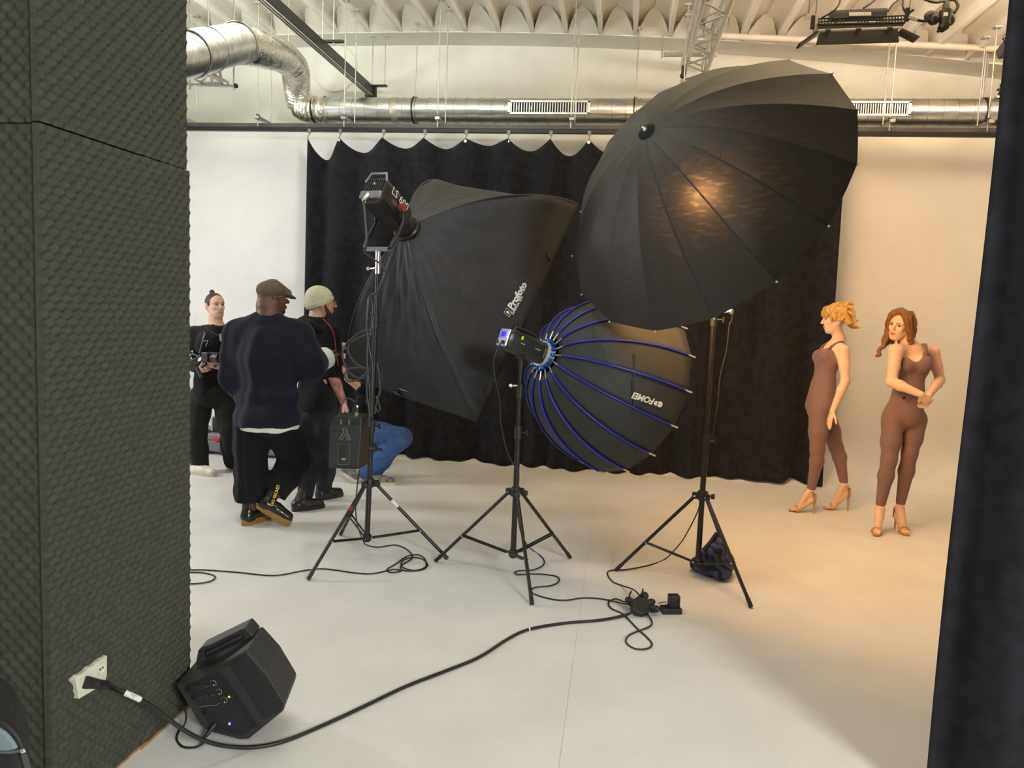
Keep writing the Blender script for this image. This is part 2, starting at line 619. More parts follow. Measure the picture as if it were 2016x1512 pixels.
# ---------------------------------------------------------------- black cloth in front of the cyclorama
tip_px = [(611, 268), (672, 267), (757, 269), (838, 271), (919, 273), (1002, 274), (1085, 275), (1160, 275), (1236, 277), (1312, 279), (1392, 281), (1474, 282), (1562, 283), (1662, 285)]
tips = [atY(u, v, CURT_Y) for u, v in tip_px]
TIP_Z = 3.545
tx = [p.x for p in tips]
sag = [0.235, 0.15, 0.10, 0.10, 0.06, 0.115, 0.16, 0.12, 0.12, 0.12, 0.12, 0.12, 0.12]
bc = thing('backdrop_curtain', 'wide black cloth hanging from hooks in front of the white backdrop wall', 'curtain', ((tx[0] + tx[-1]) / 2, CURT_Y, 0))
mb = MB()
rows = []
SEG = 16
nz = 56
xcols = []
for i in range(len(tx) - 1):
    for k in range(SEG):
        xcols.append((i, k / SEG))
xcols.append((len(tx) - 2, 1.0))
bot_px = [(610, 893), (690, 893), (760, 897), (900, 903), (1000, 908), (1100, 915), (1250, 925), (1400, 938), (1500, 950), (1522, 940), (1570, 944), (1632, 955)]
bot = [atY(u, v, 8.30) for u, v in bot_px]
bx_ = np.array([p.x for p in bot]); bz_ = np.array([max(0.004, p.z) for p in bot])
for j in range(nz + 1):
    t = j / nz
    row = []
    for (i, s) in xcols:
        x = tx[i] + (tx[i + 1] - tx[i]) * s
        g = i + s
        u = (x - tx[0]) / (tx[-1] - tx[0])
        xx_ = x + 0.01 * u * t
        top = TIP_Z - 4 * sag[i] * (s * (1 - s)) ** 1.0 * 0.98
        zb = 0.006 + 0.018 * (0.5 + 0.5 * math.sin(9 * u)) if x < 1.75 else 0.012 + 0.05 * max(0, 1 - abs(x - 1.86) / 0.15)
        z = top + (zb - top) * t
        fold = 0.070 * math.cos(2 * math.pi * s) * (1 - 0.45 * t)
        fold += 0.060 * t * math.sin(2 * math.pi * (g * 0.62 + 0.15 * math.sin(5 * g))) + 0.02 * math.sin(2 * math.pi * (g * 1.7 + .3 * t)) * (0.3 + .7 * t)
        if s > 0 and s < 1:
            fold += 0.05 * math.exp(-((t - 0.03 - sag[i] * .25) / 0.05) ** 2) * math.sin(math.pi * s)
        y = CURT_Y - 0.01 - fold * 0.9 - 0.05 * t
        if t > 0.93:
            y -= 0.07 * (t - 0.93) / 0.07 * (0.6 + 0.4 * math.sin(11 * g))
        row.append(Vector((xx_, y, z)))
    rows.append(row)
mb.loft(rows, caps=False, closed=False)
mb.build('cloth', MOLTON, bc, smooth=179, solid=0.006)
EYELET = mat('bright eyelet', (0.85, 0.85, 0.82), 0.3, 0.7)
for i, x in enumerate(tx):
    yy = CURT_Y - 0.075
    hk = MB().lathe([(0.009, -0.004), (0.017, -0.003), (0.017, 0.003), (0.009, 0.004)], (x, yy, TIP_Z - 0.032), (0, 1, 0), 14).build('eyelet', EYELET, bc, smooth=40)
    mb = MB().tube(crom([(x, yy + 0.03, TIP_Z - 0.03), (x, yy + 0.002, TIP_Z - 0.005), (x + 0.003, yy + 0.04, TIP_Z + 0.03), (x, CURT_Y - 0.01, TIP_Z + 0.055)], 4), 0.004, 6)
    mb.box((x, CURT_Y - 0.03, TIP_Z + 0.07), (0.035, 0.012, 0.05))
    mb.build('hook', mat('hook steel', (0.25, 0.25, 0.25), 0.5, 0.8), bc)

# curtain track
trk = thing('curtain_track', 'long grey and black curtain track above the white backdrop', 'track', (-1, CURT_Y, 3.6))
MB().box((-1.0, CURT_Y + 0.03, 3.682), (15.8, 0.09, 0.046)).build('upper_rail', GREY_ALU, trk, bevel=0.004)
MB().box((-1.0, CURT_Y - 0.01, 3.635), (15.8, 0.05, 0.046)).build('lower_rail', BLACK_METAL, trk, bevel=0.004)
for (u, v, dx) in [(366, 232, 0), (515, 243, 0), (683, 243, 0), (865, 243, 0), (1125, 247, 0), (1340, 250, 0), (1745, 252, 0), (1937, 240, 0)]:
    p = atY(u, v, CURT_Y + 0.03)
    for k, oy in enumerate((-0.06, 0.22)):
        x = p.x + 0.02 * k
        zt = arch_z(x) + 0.01
        MB().cyl((x, CURT_Y + oy, 3.66), (x, CURT_Y + oy, zt), 0.0065, n=8).build('hanging_rod', ZINC, trk)
        MB().box((x, CURT_Y + oy, zt - 0.008), (0.07, 0.07, 0.016)).build('ceiling_plate', ZINC, trk)
    MB().box((p.x + 0.01, CURT_Y + 0.08, 3.745), (0.05, 0.40, 0.03)).build('carrier_bar', ZINC, trk)
    MB().box((p.x, CURT_Y - 0.06, 3.765), (0.03, 0.03, 0.04)).build('rod_nut', BLACK_METAL, trk)

# ================================================================== CEILING GEAR
# spiral duct
DY, DZ, DR = 9.0, 4.015, 0.142
dx0, dx1 = -3.66, 5.9
du = thing('spiral_duct', 'long galvanised spiral air duct running along the back wall', 'duct', (1, DY, DZ))
MB().lathe([(DR, 0), (DR, dx1 - dx0)], (dx0, DY, DZ), (1, 0, 0), 40, caps=False).build('pipe', GALV, du, smooth=60)
SEAM = mat('duct seam', (0.50, 0.51, 0.50), 0.4, 1.0, var=0.1)
src = None
k = 0
x = dx0 + 0.12
while x < dx1 - 0.1:
    if src is None:
        pts = []
        for j in range(41):
            th = 2 * math.pi * j / 40
            pts.append((x + 0.02 * math.cos(th), DY + (DR + 0.0015) * math.cos(th), DZ + (DR + 0.0015) * math.sin(th)))
        src = MB().tube(pts, 0.0035, 5).build('seam_ring', SEAM, du, smooth=60)
        xs0 = x
    else:
        instance(src, du, 'seam_ring', (x - xs0, 0, 0))
    x += 0.152
    k += 1
for (u, w) in ((780, .08), (640, .10)):
    xc = atY(u, 215, DY).x
    MB().lathe([(DR + 0.003, 0), (DR + 0.005, 0.01), (DR + 0.005, w - .01), (DR + 0.003, w)], (xc - w / 2, DY, DZ), (1, 0, 0), 40, caps=False).build('joint_sleeve', mat('pale duct sleeve', (0.66, 0.62, 0.55), 0.4, 0.8, var=.1), du, smooth=60)
for u in (622, 818, 1250, 1936):
    xc = atY(u, 215, DY).x
    for ddx in (-0.012, 0.016):
        pts = [(xc + ddx, DY + (DR + .008) * math.cos(2 * math.pi * j / 32), DZ + (DR + .008) * math.sin(2 * math.pi * j / 32)) for j in range(33)]
        MB().tube(pts, 0.008, 6).build('pipe_clamp', BLACK_METAL if ddx < 0 else ZINC, du, smooth=60)
    if u != 622:
        zt = arch_z(xc) + 0.01
        MB().cyl((xc, DY, DZ + DR), (xc, DY, zt), 0.0065, n=8).build('hanging_rod', ZINC, du)
        MB().box((xc, DY, zt - 0.005), (0.06, 0.06, 0.012)).build('ceiling_plate', ZINC, du)
for (u0, u1) in ((1000, 1162), (1640, 1793)):
    a, b = atY(u0, 215, DY - DR).x, atY(u1, 215, DY - DR).x
    y = DY - DR - 0.012
    gr = MB().box(((a + b) / 2, y + .02, DZ), (b - a - .03, 0.02, 0.12)).build('vent', mat('vent dark', (0.03, 0.03, 0.03), .8), du)
    fr = MB()
    for zz in (-0.066, 0.066):
        fr.box(((a + b) / 2, y, DZ + zz), (b - a, 0.02, 0.026))
    for xx_ in (a + 0.016, b - 0.016):
        fr.box((xx_, y, DZ), (0.032, 0.02, 0.15))
    fr.build('vent_frame', ALU, gr, bevel=0.003)
    n = 30
    for i in range(n):
        xx_ = a + 0.04 + (b - a - 0.08) * i / (n - 1)
        MB().box((xx_, y + 0.006, DZ), (0.010, 0.014, 0.11)).build('vent_slat', ALU, gr)

# foil hose and the bright elbow
fh = thing('foil_air_hose', 'crinkled silver foil air hose bending down to the spiral duct', 'hose', (-3.7, 8.9, DZ))
path = [(-3.62, DY, DZ), (-3.74, DY, DZ), atD(592, 207, 9.35), atD(584, 165, 9.1), atD(580, 135, 8.6), atD(556, 112, 7.9), atD(515, 98, 7.0), atD(482, 88, 6.3), atD(466, 84, 5.95)]
pts = crom(path, 40)
L = [0]
for i in range(1, len(pts)):
    L.append(L[-1] + (pts[i] - pts[i - 1]).length)
rad = []
for i, l in enumerate(L):
    fr_ = l / L[-1]
    c = 0.5 + 0.5 * math.cos(2 * math.pi * l / (0.045 if fr_ < .42 else 0.03))
    rad.append(0.139 + (0.016 if fr_ < .42 else 0.008) * c)
# resample for the corrugation
M = 420
tt = np.linspace(0, L[-1], M)
PP = np.array([tuple(p) for p in pts])
PQ = np.stack([np.interp(tt, L, PP[:, k]) for k in range(3)], 1)
rr = []
for l in tt:
    fr_ = l / L[-1]
    c = 0.5 + 0.5 * math.cos(2 * math.pi * l / (0.062 if fr_ < .45 else 0.05))
    rr.append((0.138 if fr_ < .45 else 0.150) + (0.022 if fr_ < .45 else 0.010) * c)
FOIL = mat('crinkled foil', (0.90, 0.88, 0.80), 0.20, 1.0, var=0.06, scale=20, bump=1.0, bscale=28)
MB().tube([Vector(p) for p in PQ], 0.14, 28, radii=rr, caps=False).build('hose', FOIL, fh, smooth=70)
tie_p = Vector(PQ[int(M * .42)])
MB().tube([atD(596, 140, 8.35), atD(588, 146, 8.3), atD(580, 150, 8.3)], 0.012, 6).build('hose_tie', BLACK_RUBBER, fh)
MB().cyl(atD(568, 93, 8.0), Vector((atD(568, 93, 8.0).x, atD(568, 93, 8.0).y, 5.35)), 0.004, n=6).build('hanging_wire', ZINC, fh)

el = thing('duct_elbow', 'shiny galvanised duct end piece joined to the foil hose', 'duct', tuple(atD(420, 95, 5.6)))
e0, e1, e2 = atD(470, 85, 5.98), atD(410, 98, 5.55), atD(240, 141, 4.6)
MB().tube([e0, e1], 0.150, 36, caps=False).build('pipe', GALV, el, smooth=60)
MB().tube([e1 + (e1 - e0) * .0, e1 + (e2 - e1) * .24], 0.156, 36, caps=False).build('pipe', GALV, el, smooth=60)
MB().tube([e1 + (e2 - e1) * .23, e2], 0.150, 36, caps=False).build('pipe', GALV, el, smooth=60)
for p, d in ((e1, e1 - e0), (e1 + (e2 - e1) * .24, e2 - e1), (e0, e1 - e0)):
    r_, u_, n_ = frame(d)
    MB().tube([p + (r_ * math.cos(2 * math.pi * j / 32) + u_ * math.sin(2 * math.pi * j / 32)) * 0.157 for j in range(33)], 0.005, 6).build('bead', ZINC, el, smooth=60)
xe = e1
MB().cyl(e1 + Vector((0, 0, .15)), Vector((e1.x, e1.y, arch_z(e1.x) + .2)), 0.006, n=8).build('hanging_rod', ZINC, el)
# small truss bracket beneath it
tb = thing('truss_bracket', 'small white truss end hanging on a bar below the air duct', 'truss', tuple(atD(415, 165, 6.2)))
WHITE_METAL = mat('white painted metal', (0.70, 0.67, 0.62), 0.4, 0.2, var=0.05)
a, b = atD(368, 166, 6.25), atD(464, 169, 6.25)
MB().cyl(a, b, 0.014).build('support_bar', ZINC, tb)
c0, c1 = atD(395, 163, 6.25), atD(437, 162, 6.25)
f0, f1, f2 = atD(340, 125, 5.0), atD(385, 128, 5.35), atD(352, 140, 5.0)
for q in ((c0, f0), (c1, f1), (c1 + Vector((0.05, 0, .0)), f1), (atD(430, 131, 6.1), c1), (atD(415, 140, 6.0), c0), (atD(398, 150, 6.0), atD(372, 138, 5.5)), (c0, c1), (atD(430, 131, 6.1), atD(415, 160, 6.2)), (atD(372, 134, 5.4), atD(437, 158, 6.2))):
    MB().cyl(q[0], q[1], 0.012, n=8).build('tube', WHITE_METAL, tb)
for p in (a + (b - a) * .06, a + (b - a) * .96):
    MB().cyl(p - Vector((0, 0, .04)), Vector((p.x, p.y, arch_z(p.x) + .2)), 0.007, n=8).build('hanging_rod', ZINC, tb)
MB().ball(b, 0.02).build('end_cap', BLACK_METAL, tb, smooth=60)

# black lighting rail towards the viewer
lr = thing('lighting_rail', 'black ceiling lighting rail with pale grooves running toward the viewer', 'rail', (-3.2, 7, 4.3))
RX, RZ = -3.21, 4.30
MB().box((RX, 6.6, RZ + .05), (0.085, 5.6, 0.11)).build('rail_body', BLACK_METAL, lr, bevel=.004)
for k in range(3):
    MB().box((RX - 0.03 + 0.03 * k, 6.6, RZ - 0.008), (0.010, 5.58, 0.006)).build('rail_lip', mat('pale rail lip', (.75, .75, .72), .4), lr)
    MB().box((RX - 0.0435, 6.6, RZ + 0.02 + 0.03 * k), (0.003, 5.58, 0.007)).build('rail_groove', mat('pale rail lip', (.75, .75, .72), .4), lr)
MB().box((RX, 9.42, RZ + .05), (0.14, 0.05, 0.14)).build('end_bracket', BLACK_METAL, lr)
MB().box((RX + 0.06, 9.40, RZ + .11), (0.30, 0.05, 0.02)).build('end_plate', BLACK_METAL, lr)
for yy, dx in ((9.40, .18), (9.40, .02), (7.9, .1), (7.9, -.02), (5, .05)):
    zt = arch_z(RX) + 0.01
    MB().cyl((RX + dx, yy, RZ + .1), (RX + dx, yy, zt), 0.0065, n=8).build('hanging_rod', ZINC, lr)
    MB().box((RX + dx, yy, zt - .005), (.08, .05, .012)).build('ceiling_plate', ZINC, lr)
MB().box((RX + 0.08, 7.9, RZ + .13), (0.26, 0.04, 0.025)).build('cross_bar', BLACK_METAL, lr)

# aluminium truss
tr = thing('lighting_truss', 'bare aluminium box truss under the ceiling above the umbrella', 'truss', (0.66, 7, 4.4))
TX0, TX1, TZ0, TZ1 = 0.565, 0.80, 4.42, 4.66
ty0, ty1 = 4.2, 9.5
def skew(y):
    return 0.0
for xx_, zz in ((TX0, TZ0), (TX1, TZ0), (TX0, TZ1), (TX1, TZ1)):
    MB().cyl((xx_, ty0, zz), (xx_, ty1, zz), 0.025, n=14).build('chord', ALU, tr, smooth=50)
nseg = 19
st = (ty1 - ty0) / nseg
for i in range(nseg):
    ya, yb = ty0 + i * st, ty0 + (i + 1) * st
    if i % 2:
        ya, yb = yb, ya
    for (p, q) in (((TX0, ya, TZ0), (TX1, yb, TZ0)), ((TX0, ya, TZ1), (TX1, yb, TZ1)), ((TX0, ya, TZ0), (TX0, yb, TZ1)), ((TX1, ya, TZ0), (TX1, yb, TZ1))):
        MB().cyl(p, q, 0.010, n=8).build('lacing_bar', ALU, tr, smooth=50)
for yy in (9.2, 6.2):
    MB().box(((TX0 + TX1) / 2 - .05, yy, TZ1 + .04), (0.6, 0.05, 0.04)).build('cross_bar', ZINC, tr)
    for xx_ in (TX0 - .25, TX1 + .1):
        zt = arch_z(xx_) + .01
        MB().cyl((xx_, yy, TZ1), (xx_, yy, zt), 0.008, n=8).build('hanging_rod', ZINC, tr)
mb = MB().box((TX0 - .02, 8.75, TZ0 - .03), (0.05, 0.05, 0.09)).ball((TX0 - 0.03, 8.75, TZ0 - .09), .03)
mb.build('truss_clamp', BLACK_METAL, tr)

# white pipe across, below the vault
pp = thing('ceiling_pipe', 'pale painted pipe fixed across below the vaulted ceiling on the right', 'pipe', (2.5, 8.5, 4.9))
pa, pb = atY(1418, 71, 8.9), atY(1990, 97, 8.9)
pb = pa + (pb - pa) * 1.35
MB().cyl(pa, pb, 0.034, n=16).build('pipe', mat('painted pipe', (0.66, 0.60, 0.50), .5, var=.05), pp, smooth=50)
for s in (.02, .5, .9):
    p = pa + (pb - pa) * s
    MB().cyl(p, (p.x, p.y, arch_z(p.x) + .3), 0.008, n=8).build('pipe_hanger', ZINC, pp)

# tube light bank with barn doors
LD = 6.0
tl = thing('tube_light_bank', 'black tube light bank with barn doors hanging under the ceiling', 'studio light', tuple(atD(1700, 50, LD)))
def q(u, v, d=LD):
    return atD(u, v, d)
a, b, c, d_ = q(1606, 38), q(1786, 30), q(1776, 55), q(1608, 60)
back = Vector((0.05, 0.26, 0.07))
MB().prism([q(1608, 46), q(1782, 42), q(1778, 52), q(1610, 58)], back).build('housing', BLACK_METAL, tl, bevel=.004)
fr = MB()
for (p, r) in ((q(1612, 37), q(1780, 31)), (q(1612, 43), q(1781, 38)), (q(1612, 49), q(1782, 45))):
    fr.cyl(p, r, 0.006, n=6)
for i in range(29):
    s = i / 28
    if 8 < i < 13 or 16 < i < 19:
        continue
    fr.cyl(q(1612 + 168 * s, 37 - 6 * s), q(1612 + 169 * s, 49 - 4 * s), 0.005, n=6)
fr.build('guard_grille', BLACK_METAL, tl)
MB().prism([q(1636, 20), q(1748, 15), q(1746, 32), q(1635, 37)], (0.01, 0.12, 0.02)).build('ballast', BLACK_METAL, tl, bevel=.004)
bs = MB()
for i in range(22):
    u = 1672 + i * 2.0
    bs.prism([q(u, 24 - .04 * i, 5.99), q(u + 1.1, 24 - .04 * i, 5.99), q(u + 1.1, 31 - .04 * i, 5.99), q(u, 31 - .04 * i, 5.99)], (0, .004, 0))
bs.build('ballast_label', WHITE_PRINT, tl)
MB().prism([q(1612, 57.5), q(1775, 51.5), q(1775, 54), q(1612, 60)], (0, .01, 0)).build('front_edge', ALU, tl)
MB().prism([q(1613, 63), q(1768, 57), q(1770, 84), q(1606, 89)], (0, .006, .002)).build('barn_door', BLACK_METAL, tl, bevel=.002)
MB().prism([q(1608, 60), q(1612, 64), q(1576, 88), q(1572, 86)], (.002, .10, .0)).build('barn_door', BLACK_METAL, tl)
MB().prism([q(1776, 55), q(1772, 59), q(1806, 76), q(1812, 72)], (.002, .10, .0)).build('barn_door', BLACK_METAL, tl)
for u in (1630, 1690, 1752):
    MB().box(q(u, 61 - (u - 1630) * .035, 5.98), (.04, .015, .02)).build('hinge', BLACK_METAL, tl)
yk = MB()
for (u, v, u2) in ((1600, 48, 1596), (1786, 33, 1792)):
    yk.box(q(u, v - 4), (.03, .03, .10))
    yk.cyl(q(u, v - 6), q(u2 + 6, v - 14), .012)
yk.build('yoke', BLACK_METAL, tl, bevel=.003)
for (u, v) in ((1592, 26), (1606, 28), (1790, 24)):
    p = q(u, v)
    MB().cyl(p, (p.x + .01, p.y, arch_z(p.x) + .2), .004, n=6).build('hanging_wire', BLACK_METAL, tl)
for pth in ([(1618, 35), (1640, 22), (1652, 8), (1657, -12)], [(1700, 16), (1712, 8), (1724, -2), (1735, -20)], [(1748, 22), (1758, 8), (1768, 0), (1790, -22)], [(1778, 0), (1778, 14), (1785, 28)]):
    MB().tube(crom([q(*p) for p in pth], 6), .008, 6).build('light_cable', BLACK_RUBBER, tl, smooth=60)
hp = [q(1778, 0), q(1776, -20)]
# cable connector bunch hanging beside it
cb = thing('cable_connector_bunch', 'black bunch of cable connectors hanging beside the tube light bank', 'connector', tuple(q(1855, 30)))
MB().tube(crom([q(1786, 34), q(1800, 38), q(1815, 41), q(1828, 41)], 5), .012, 8).build('cable', BLACK_RUBBER, cb, smooth=60)
MB().cyl(q(1790, 32, 5.98), q(1806, 38, 5.98), .016).build('cable_tape', mat('grey tape', (.42, .42, .42), .5), cb)
mb = MB().ball(q(1833, 32), .055, squash=(1.0, .6, .8)).ball(q(1838, 38), .045).ball(q(1868, 38), .055, squash=(.9, .7, 1))
mb.build('connector_shell', BLACK_RUBBER, cb, smooth=60)
MB().cyl(q(1864, 4), q(1862, 22), .022, .034).cyl(q(1862, 22), q(1860, 50), .05, .042).build('connector_body', BLACK_PLASTIC, cb, smooth=40)
MB().cyl(q(1860, 50), q(1852, 58), .04, .03).cyl(q(1862, 54), q(1846, 62), .012).build('connector_end', BLACK_PLASTIC, cb, smooth=40)
MB().box(q(1862, 28, 5.93), (.03, .01, .025)).build('connector_sticker', WHITE_PRINT, cb)
MB().tube(crom([q(1816, -4), q(1840, 4), q(1862, 1), q(1880, 0), q(1886, 12), q(1878, 26)], 6), .013, 8).build('cable', BLACK_RUBBER, cb, smooth=60)
p = q(1863, 2)
MB().cyl(p, (p.x, p.y, arch_z(p.x) + .2), .008, n=6).build('hanging_wire', BLACK_METAL, cb)
# lamp half hidden by the right curtain
sl = thing('hanging_spotlight', 'black barn door spotlight half hidden by the right foreground curtain', 'studio light', tuple(q(2000, 90, 6.2)))
MB().prism([q(1976, 80, 6.2), q(2020, 66, 6.2), q(2020, 92, 6.2), q(1981, 97, 6.2)], (.05, .25, .0)).build('housing', BLACK_METAL, sl, bevel=.004)
MB().tube([q(1977, 80, 6.2), q(1974, 76, 6.2), q(1978, 74, 6.2), q(1981, 78, 6.2)], .006, 6).build('hook', BLACK_METAL, sl)
MB().prism([q(1985, 101, 6.2), q(2020, 92, 6.2), q(2020, 126, 6.2), q(1975, 134, 6.2)], (0, .008, 0)).build('barn_door', mat('door grey', (.09, .08, .07), .6), sl)
MB().prism([q(1999, 20, 6.2), q(2020, -5, 6.2), q(2020, 70, 6.2), q(1994, 74, 6.2), q(1991, 57, 6.2), q(1996, 55, 6.2)], (.04, .12, .0)).build('yoke', BLACK_METAL, sl)
p = q(2012, 10, 6.2)
MB().cyl(p, (p.x, p.y, arch_z(p.x) + .2), .02, n=8).build('hanging_tube', BLACK_METAL, sl)
sb_ = thing('coupler_clamp', 'small black coupler clamp on top of the spiral duct at right', 'clamp', tuple(atD(1974, 185, 8.9)))
p = atY(1974, 186, DY - .05)
mb = MB().ball(p, .05, squash=(1, .7, .9)).box(p + Vector((-.02, 0, .05)), (.07, .04, .02)).cyl(p + Vector((-.02, 0, .04)), p + Vector((-.03, 0, .11)), .01, n=6)
mb.build('clamp_body', BLACK_METAL, sb_, smooth=50)
MB().box(p + Vector((.10, 0, -.03)), (.34, .06, .02)).cyl(p + Vector((-.2, 0, -.03)), (p.x - .2, p.y, arch_z(p.x - .2) + .005), .012, n=8).build('support_arm', ZINC, sb_)

# ================================================================== LIGHT STANDS
def light_stand(label, c, feet, zc, zh, locks, ztop, tilt=(0, 0)):
    """c: centre, feet: three floor points, zc: collar height, zh: lower hub height, locks: heights of the section locks."""
    t = thing('light_stand', label, 'light stand', (c[0], c[1], 0), 'black light stands')
    def ax(z):
        return Vector((c[0] + tilt[0] * z, c[1] + tilt[1] * z, z))
    zs = [zh - 0.03] + locks + [ztop]
    r = 0.0185
    for i in range(len(zs) - 1):
        MB().cyl(ax(zs[i]), ax(zs[i + 1]), r, n=16).build('column', BLACK_METAL, t, smooth=40)
        r -= 0.0035
    r = 0.0185
    for z in locks:
        k = MB().cyl(ax(z - 0.055), ax(z + 0.03), r + 0.0065, n=16).build('section_lock', BLACK_PLASTIC, t, smooth=40)
        MB().cyl(ax(z - 0.01), ax(z - 0.01) + Vector((0.05, -0.01, 0.0)), 0.006).box(ax(z - 0.01) + Vector((0.058, -0.01, 0)), (0.012, 0.018, 0.035)).build('knob', BLACK_PLASTIC, k)
        r -= 0.0035
    MB().lathe([(0.030, -0.03), (0.033, -0.02), (0.033, 0.02), (0.026, 0.03)], ax(zc), (0, 0, 1), 20).build('collar', BLACK_PLASTIC, t, smooth=40)
    kn = MB().cyl(ax(zc) + Vector((.03, -.01, 0)), ax(zc) + Vector((.062, -.02, 0)), .006)
    kn.cyl(ax(zc) + Vector((.056, -.018, 0)), ax(zc) + Vector((.076, -.024, 0)), .018, n=8).build('collar_knob', BLACK_PLASTIC, t)
    MB().lathe([(0.026, -0.022), (0.03, -0.015), (0.03, 0.015), (0.024, 0.022)], ax(zh), (0, 0, 1), 20).build('hub', BLACK_PLASTIC, t, smooth=40)
    for f in feet:
        f = Vector((f[0], f[1], 0.0))
        d = (f - Vector((c[0], c[1], 0))).normalized()
        a = ax(zc) + d * 0.05
        a.z -= 0.012
        e = f + Vector((0, 0, 0.012))
        side = Vector((-d.y, d.x, 0))
        MB().box(ax(zc) + d * 0.04 + Vector((0, 0, -0.004)), (0.05, 0.03, 0.042), (d, side, Vector((0, 0, 1)))).build('leg_joint', BLACK_PLASTIC, t, bevel=.004)
        MB().cyl(ax(zc) + d * .052 + side * .017 + Vector((0, 0, -.006)), ax(zc) + d * .052 - side * .017 + Vector((0, 0, -.006)), .006, n=10).build('rivet', CHROME, t)
        lg = MB().cyl(a, e, 0.0115, n=12).build('leg', BLACK_METAL, t, smooth=40)
        MB().cyl(a + (e - a) * 0.93, e + (e - a).normalized() * 0.004, 0.0135, n=12).build('foot_cap', BLACK_RUBBER, lg, smooth=40)
        m = a + (e - a) * 0.62
        hb = ax(zh) + d * 0.035
        for s in (-1, 1):
            MB().cyl(hb + side * .011 * s, m + side * .013 * s, 0.0062, n=8).build('brace', BLACK_METAL, t, smooth=40)
        MB().cyl(m + side * .020, m - side * .020, .005, n=10).build('rivet', CHROME, t)
        MB().cyl(hb + side * .018, hb - side * .018, .005, n=10).build('rivet', CHROME, t)
    return t, ax

S1, S2, S3 = (-1.628, 4.884), (-0.609, 4.808), (0.596, 5.04)
st1, ax1 = light_stand('black light stand carrying the big square softbox and a control box', S1, [G(607, 1143), G(880, 1102), (-1.97, 5.31)], 0.52, 0.14, [0.92, 1.62], 2.03, (0.018, 0))
st2, ax2 = light_stand('black light stand carrying the round softbox with blue rods', S2, [G(858, 1107), G(1047, 1192), G(1122, 1100)], 0.55, 0.14, [0.95, 1.22], 1.36)
st3, ax3 = light_stand('black light stand carrying the huge umbrella', S3, [G(1213, 1125), G(1478, 1197), (0.857, 5.504)], 0.56, 0.11, [0.93, 1.72], 2.36)
MB().cyl(ax1(.30) + Vector((-.085, -.22, -.04)), ax1(.30) + Vector((-.085, -.22, -.04)) + Vector((-.012, -.03, -.04)), .0125, n=12).v
# coloured tape on two legs of the first stand
f_ = Vector((*G(607, 1143)[:2], .012)); a_ = ax1(.508) + (f_ - Vector((S1[0], S1[1], .012))).normalized() * .05
MB().cyl(a_ + (f_ - a_) * .245, a_ + (f_ - a_) * .285, .0128, n=12).build('red_tape', mat('red tape', (.35, .05, .03), .6), st1, smooth=40)
f_ = Vector((*G(880, 1102)[:2], .012)); a_ = ax1(.508) + (f_ - Vector((S1[0], S1[1], .012))).normalized() * .05
MB().cyl(a_ + (f_ - a_) * .21, a_ + (f_ - a_) * .30, .0128, n=12).build('white_tape', WHITE_PRINT, st1, smooth=40)

# ================================================================== SQUARE SOFTBOX ON STAND 1
SBF = mat('softbox cloth', (0.024, 0.024, 0.026), 0.62, var=0.12, scale=10, bump=0.35, bscale=22, spec=0.4)
WHITE_CLOTH = mat('white diffuser cloth', (0.75, 0.75, 0.75), 0.8)
sx = thing('rectangular_softbox', 'large black rectangular softbox seen from behind with white lettering', 'softbox', tuple(ax1(2.03)))
SP = [Vector(p) for p in ((-1.514, 6.563, 2.768), (-0.371, 6.06, 2.56), (-0.982, 5.351, 0.914), (-2.126, 5.853, 1.122))]
SA, SN = Vector((-1.498, 5.218, 2.253)), Vector((0.284, 0.838, -0.467)).normalized()
SC = sum(SP, Vector()) / 4
SL = 0.882
def sbox_rib(i, t):
    """bowed rod from the ring to a front corner: swings out first, then forward."""
    v = SP[i] - SC
    rr = 0.07 + (v.length - 0.07) * (.50 * math.sin(t * math.pi / 2) + .50 * t)
    zz = SL * (.50 * (1 - math.cos(t * math.pi / 2)) + .50 * t)
    return SA + SN * zz + v.normalized() * rr + (SC - SA - SN * SL) * t
NT = 18
for i in range(4):
    j = (i + 1) % 4
    mb = MB()
    def f(t, s, i=i, j=j):
        a, b = sbox_rib(i, t), sbox_rib(j, t)
        p = a + (b - a) * s
        ctr = SA + SN * (SL * t)
        # the cloth hangs a little slack between the rods
        p += (ctr - p) * 0.13 * math.sin(math.pi * s) * math.sin(math.pi * min(1, t * 1.02)) ** .8
        w = 0.006 * math.sin(23 * s + 9 * t + i) * math.sin(math.pi * t) + 0.004 * math.sin(47 * s - 15 * t) * math.sin(math.pi * t)
        if i == 2:
            w *= 1.9
        return p + (p - ctr).normalized() * w
    mb.grid(f, NT * 2, 26)
    mb.build('side_panel', SBF, sx, smooth=179, solid=0.004)
for i in range(4):
    MB().tube([sbox_rib(i, k / NT) + (sbox_rib(i, k / NT) - SC).normalized() * .002 for k in range(NT + 1)], 0.006, 6).build('rod', BLACK_METAL, sx, smooth=60)
    MB().tube([SP[i], SP[(i + 1) % 4]], 0.006, 6).build('front_edge', BLACK_METAL, sx)
MB().add([SC + (p - SC) * .965 + SN * -.05 for p in SP], [(0, 1, 2, 3)]).build('diffuser', WHITE_CLOTH, sx, solid=.003)
MB().tube([sbox_rib(0, 0)] * 1 + [SA], .01, 6)
rg = frame(SN)
MB().lathe([(0.09, -0.02), (0.10, -0.01), (0.10, 0.02), (0.085, 0.03)], SA, SN, 28).build('speed_ring', BLACK_METAL, sx, smooth=40)
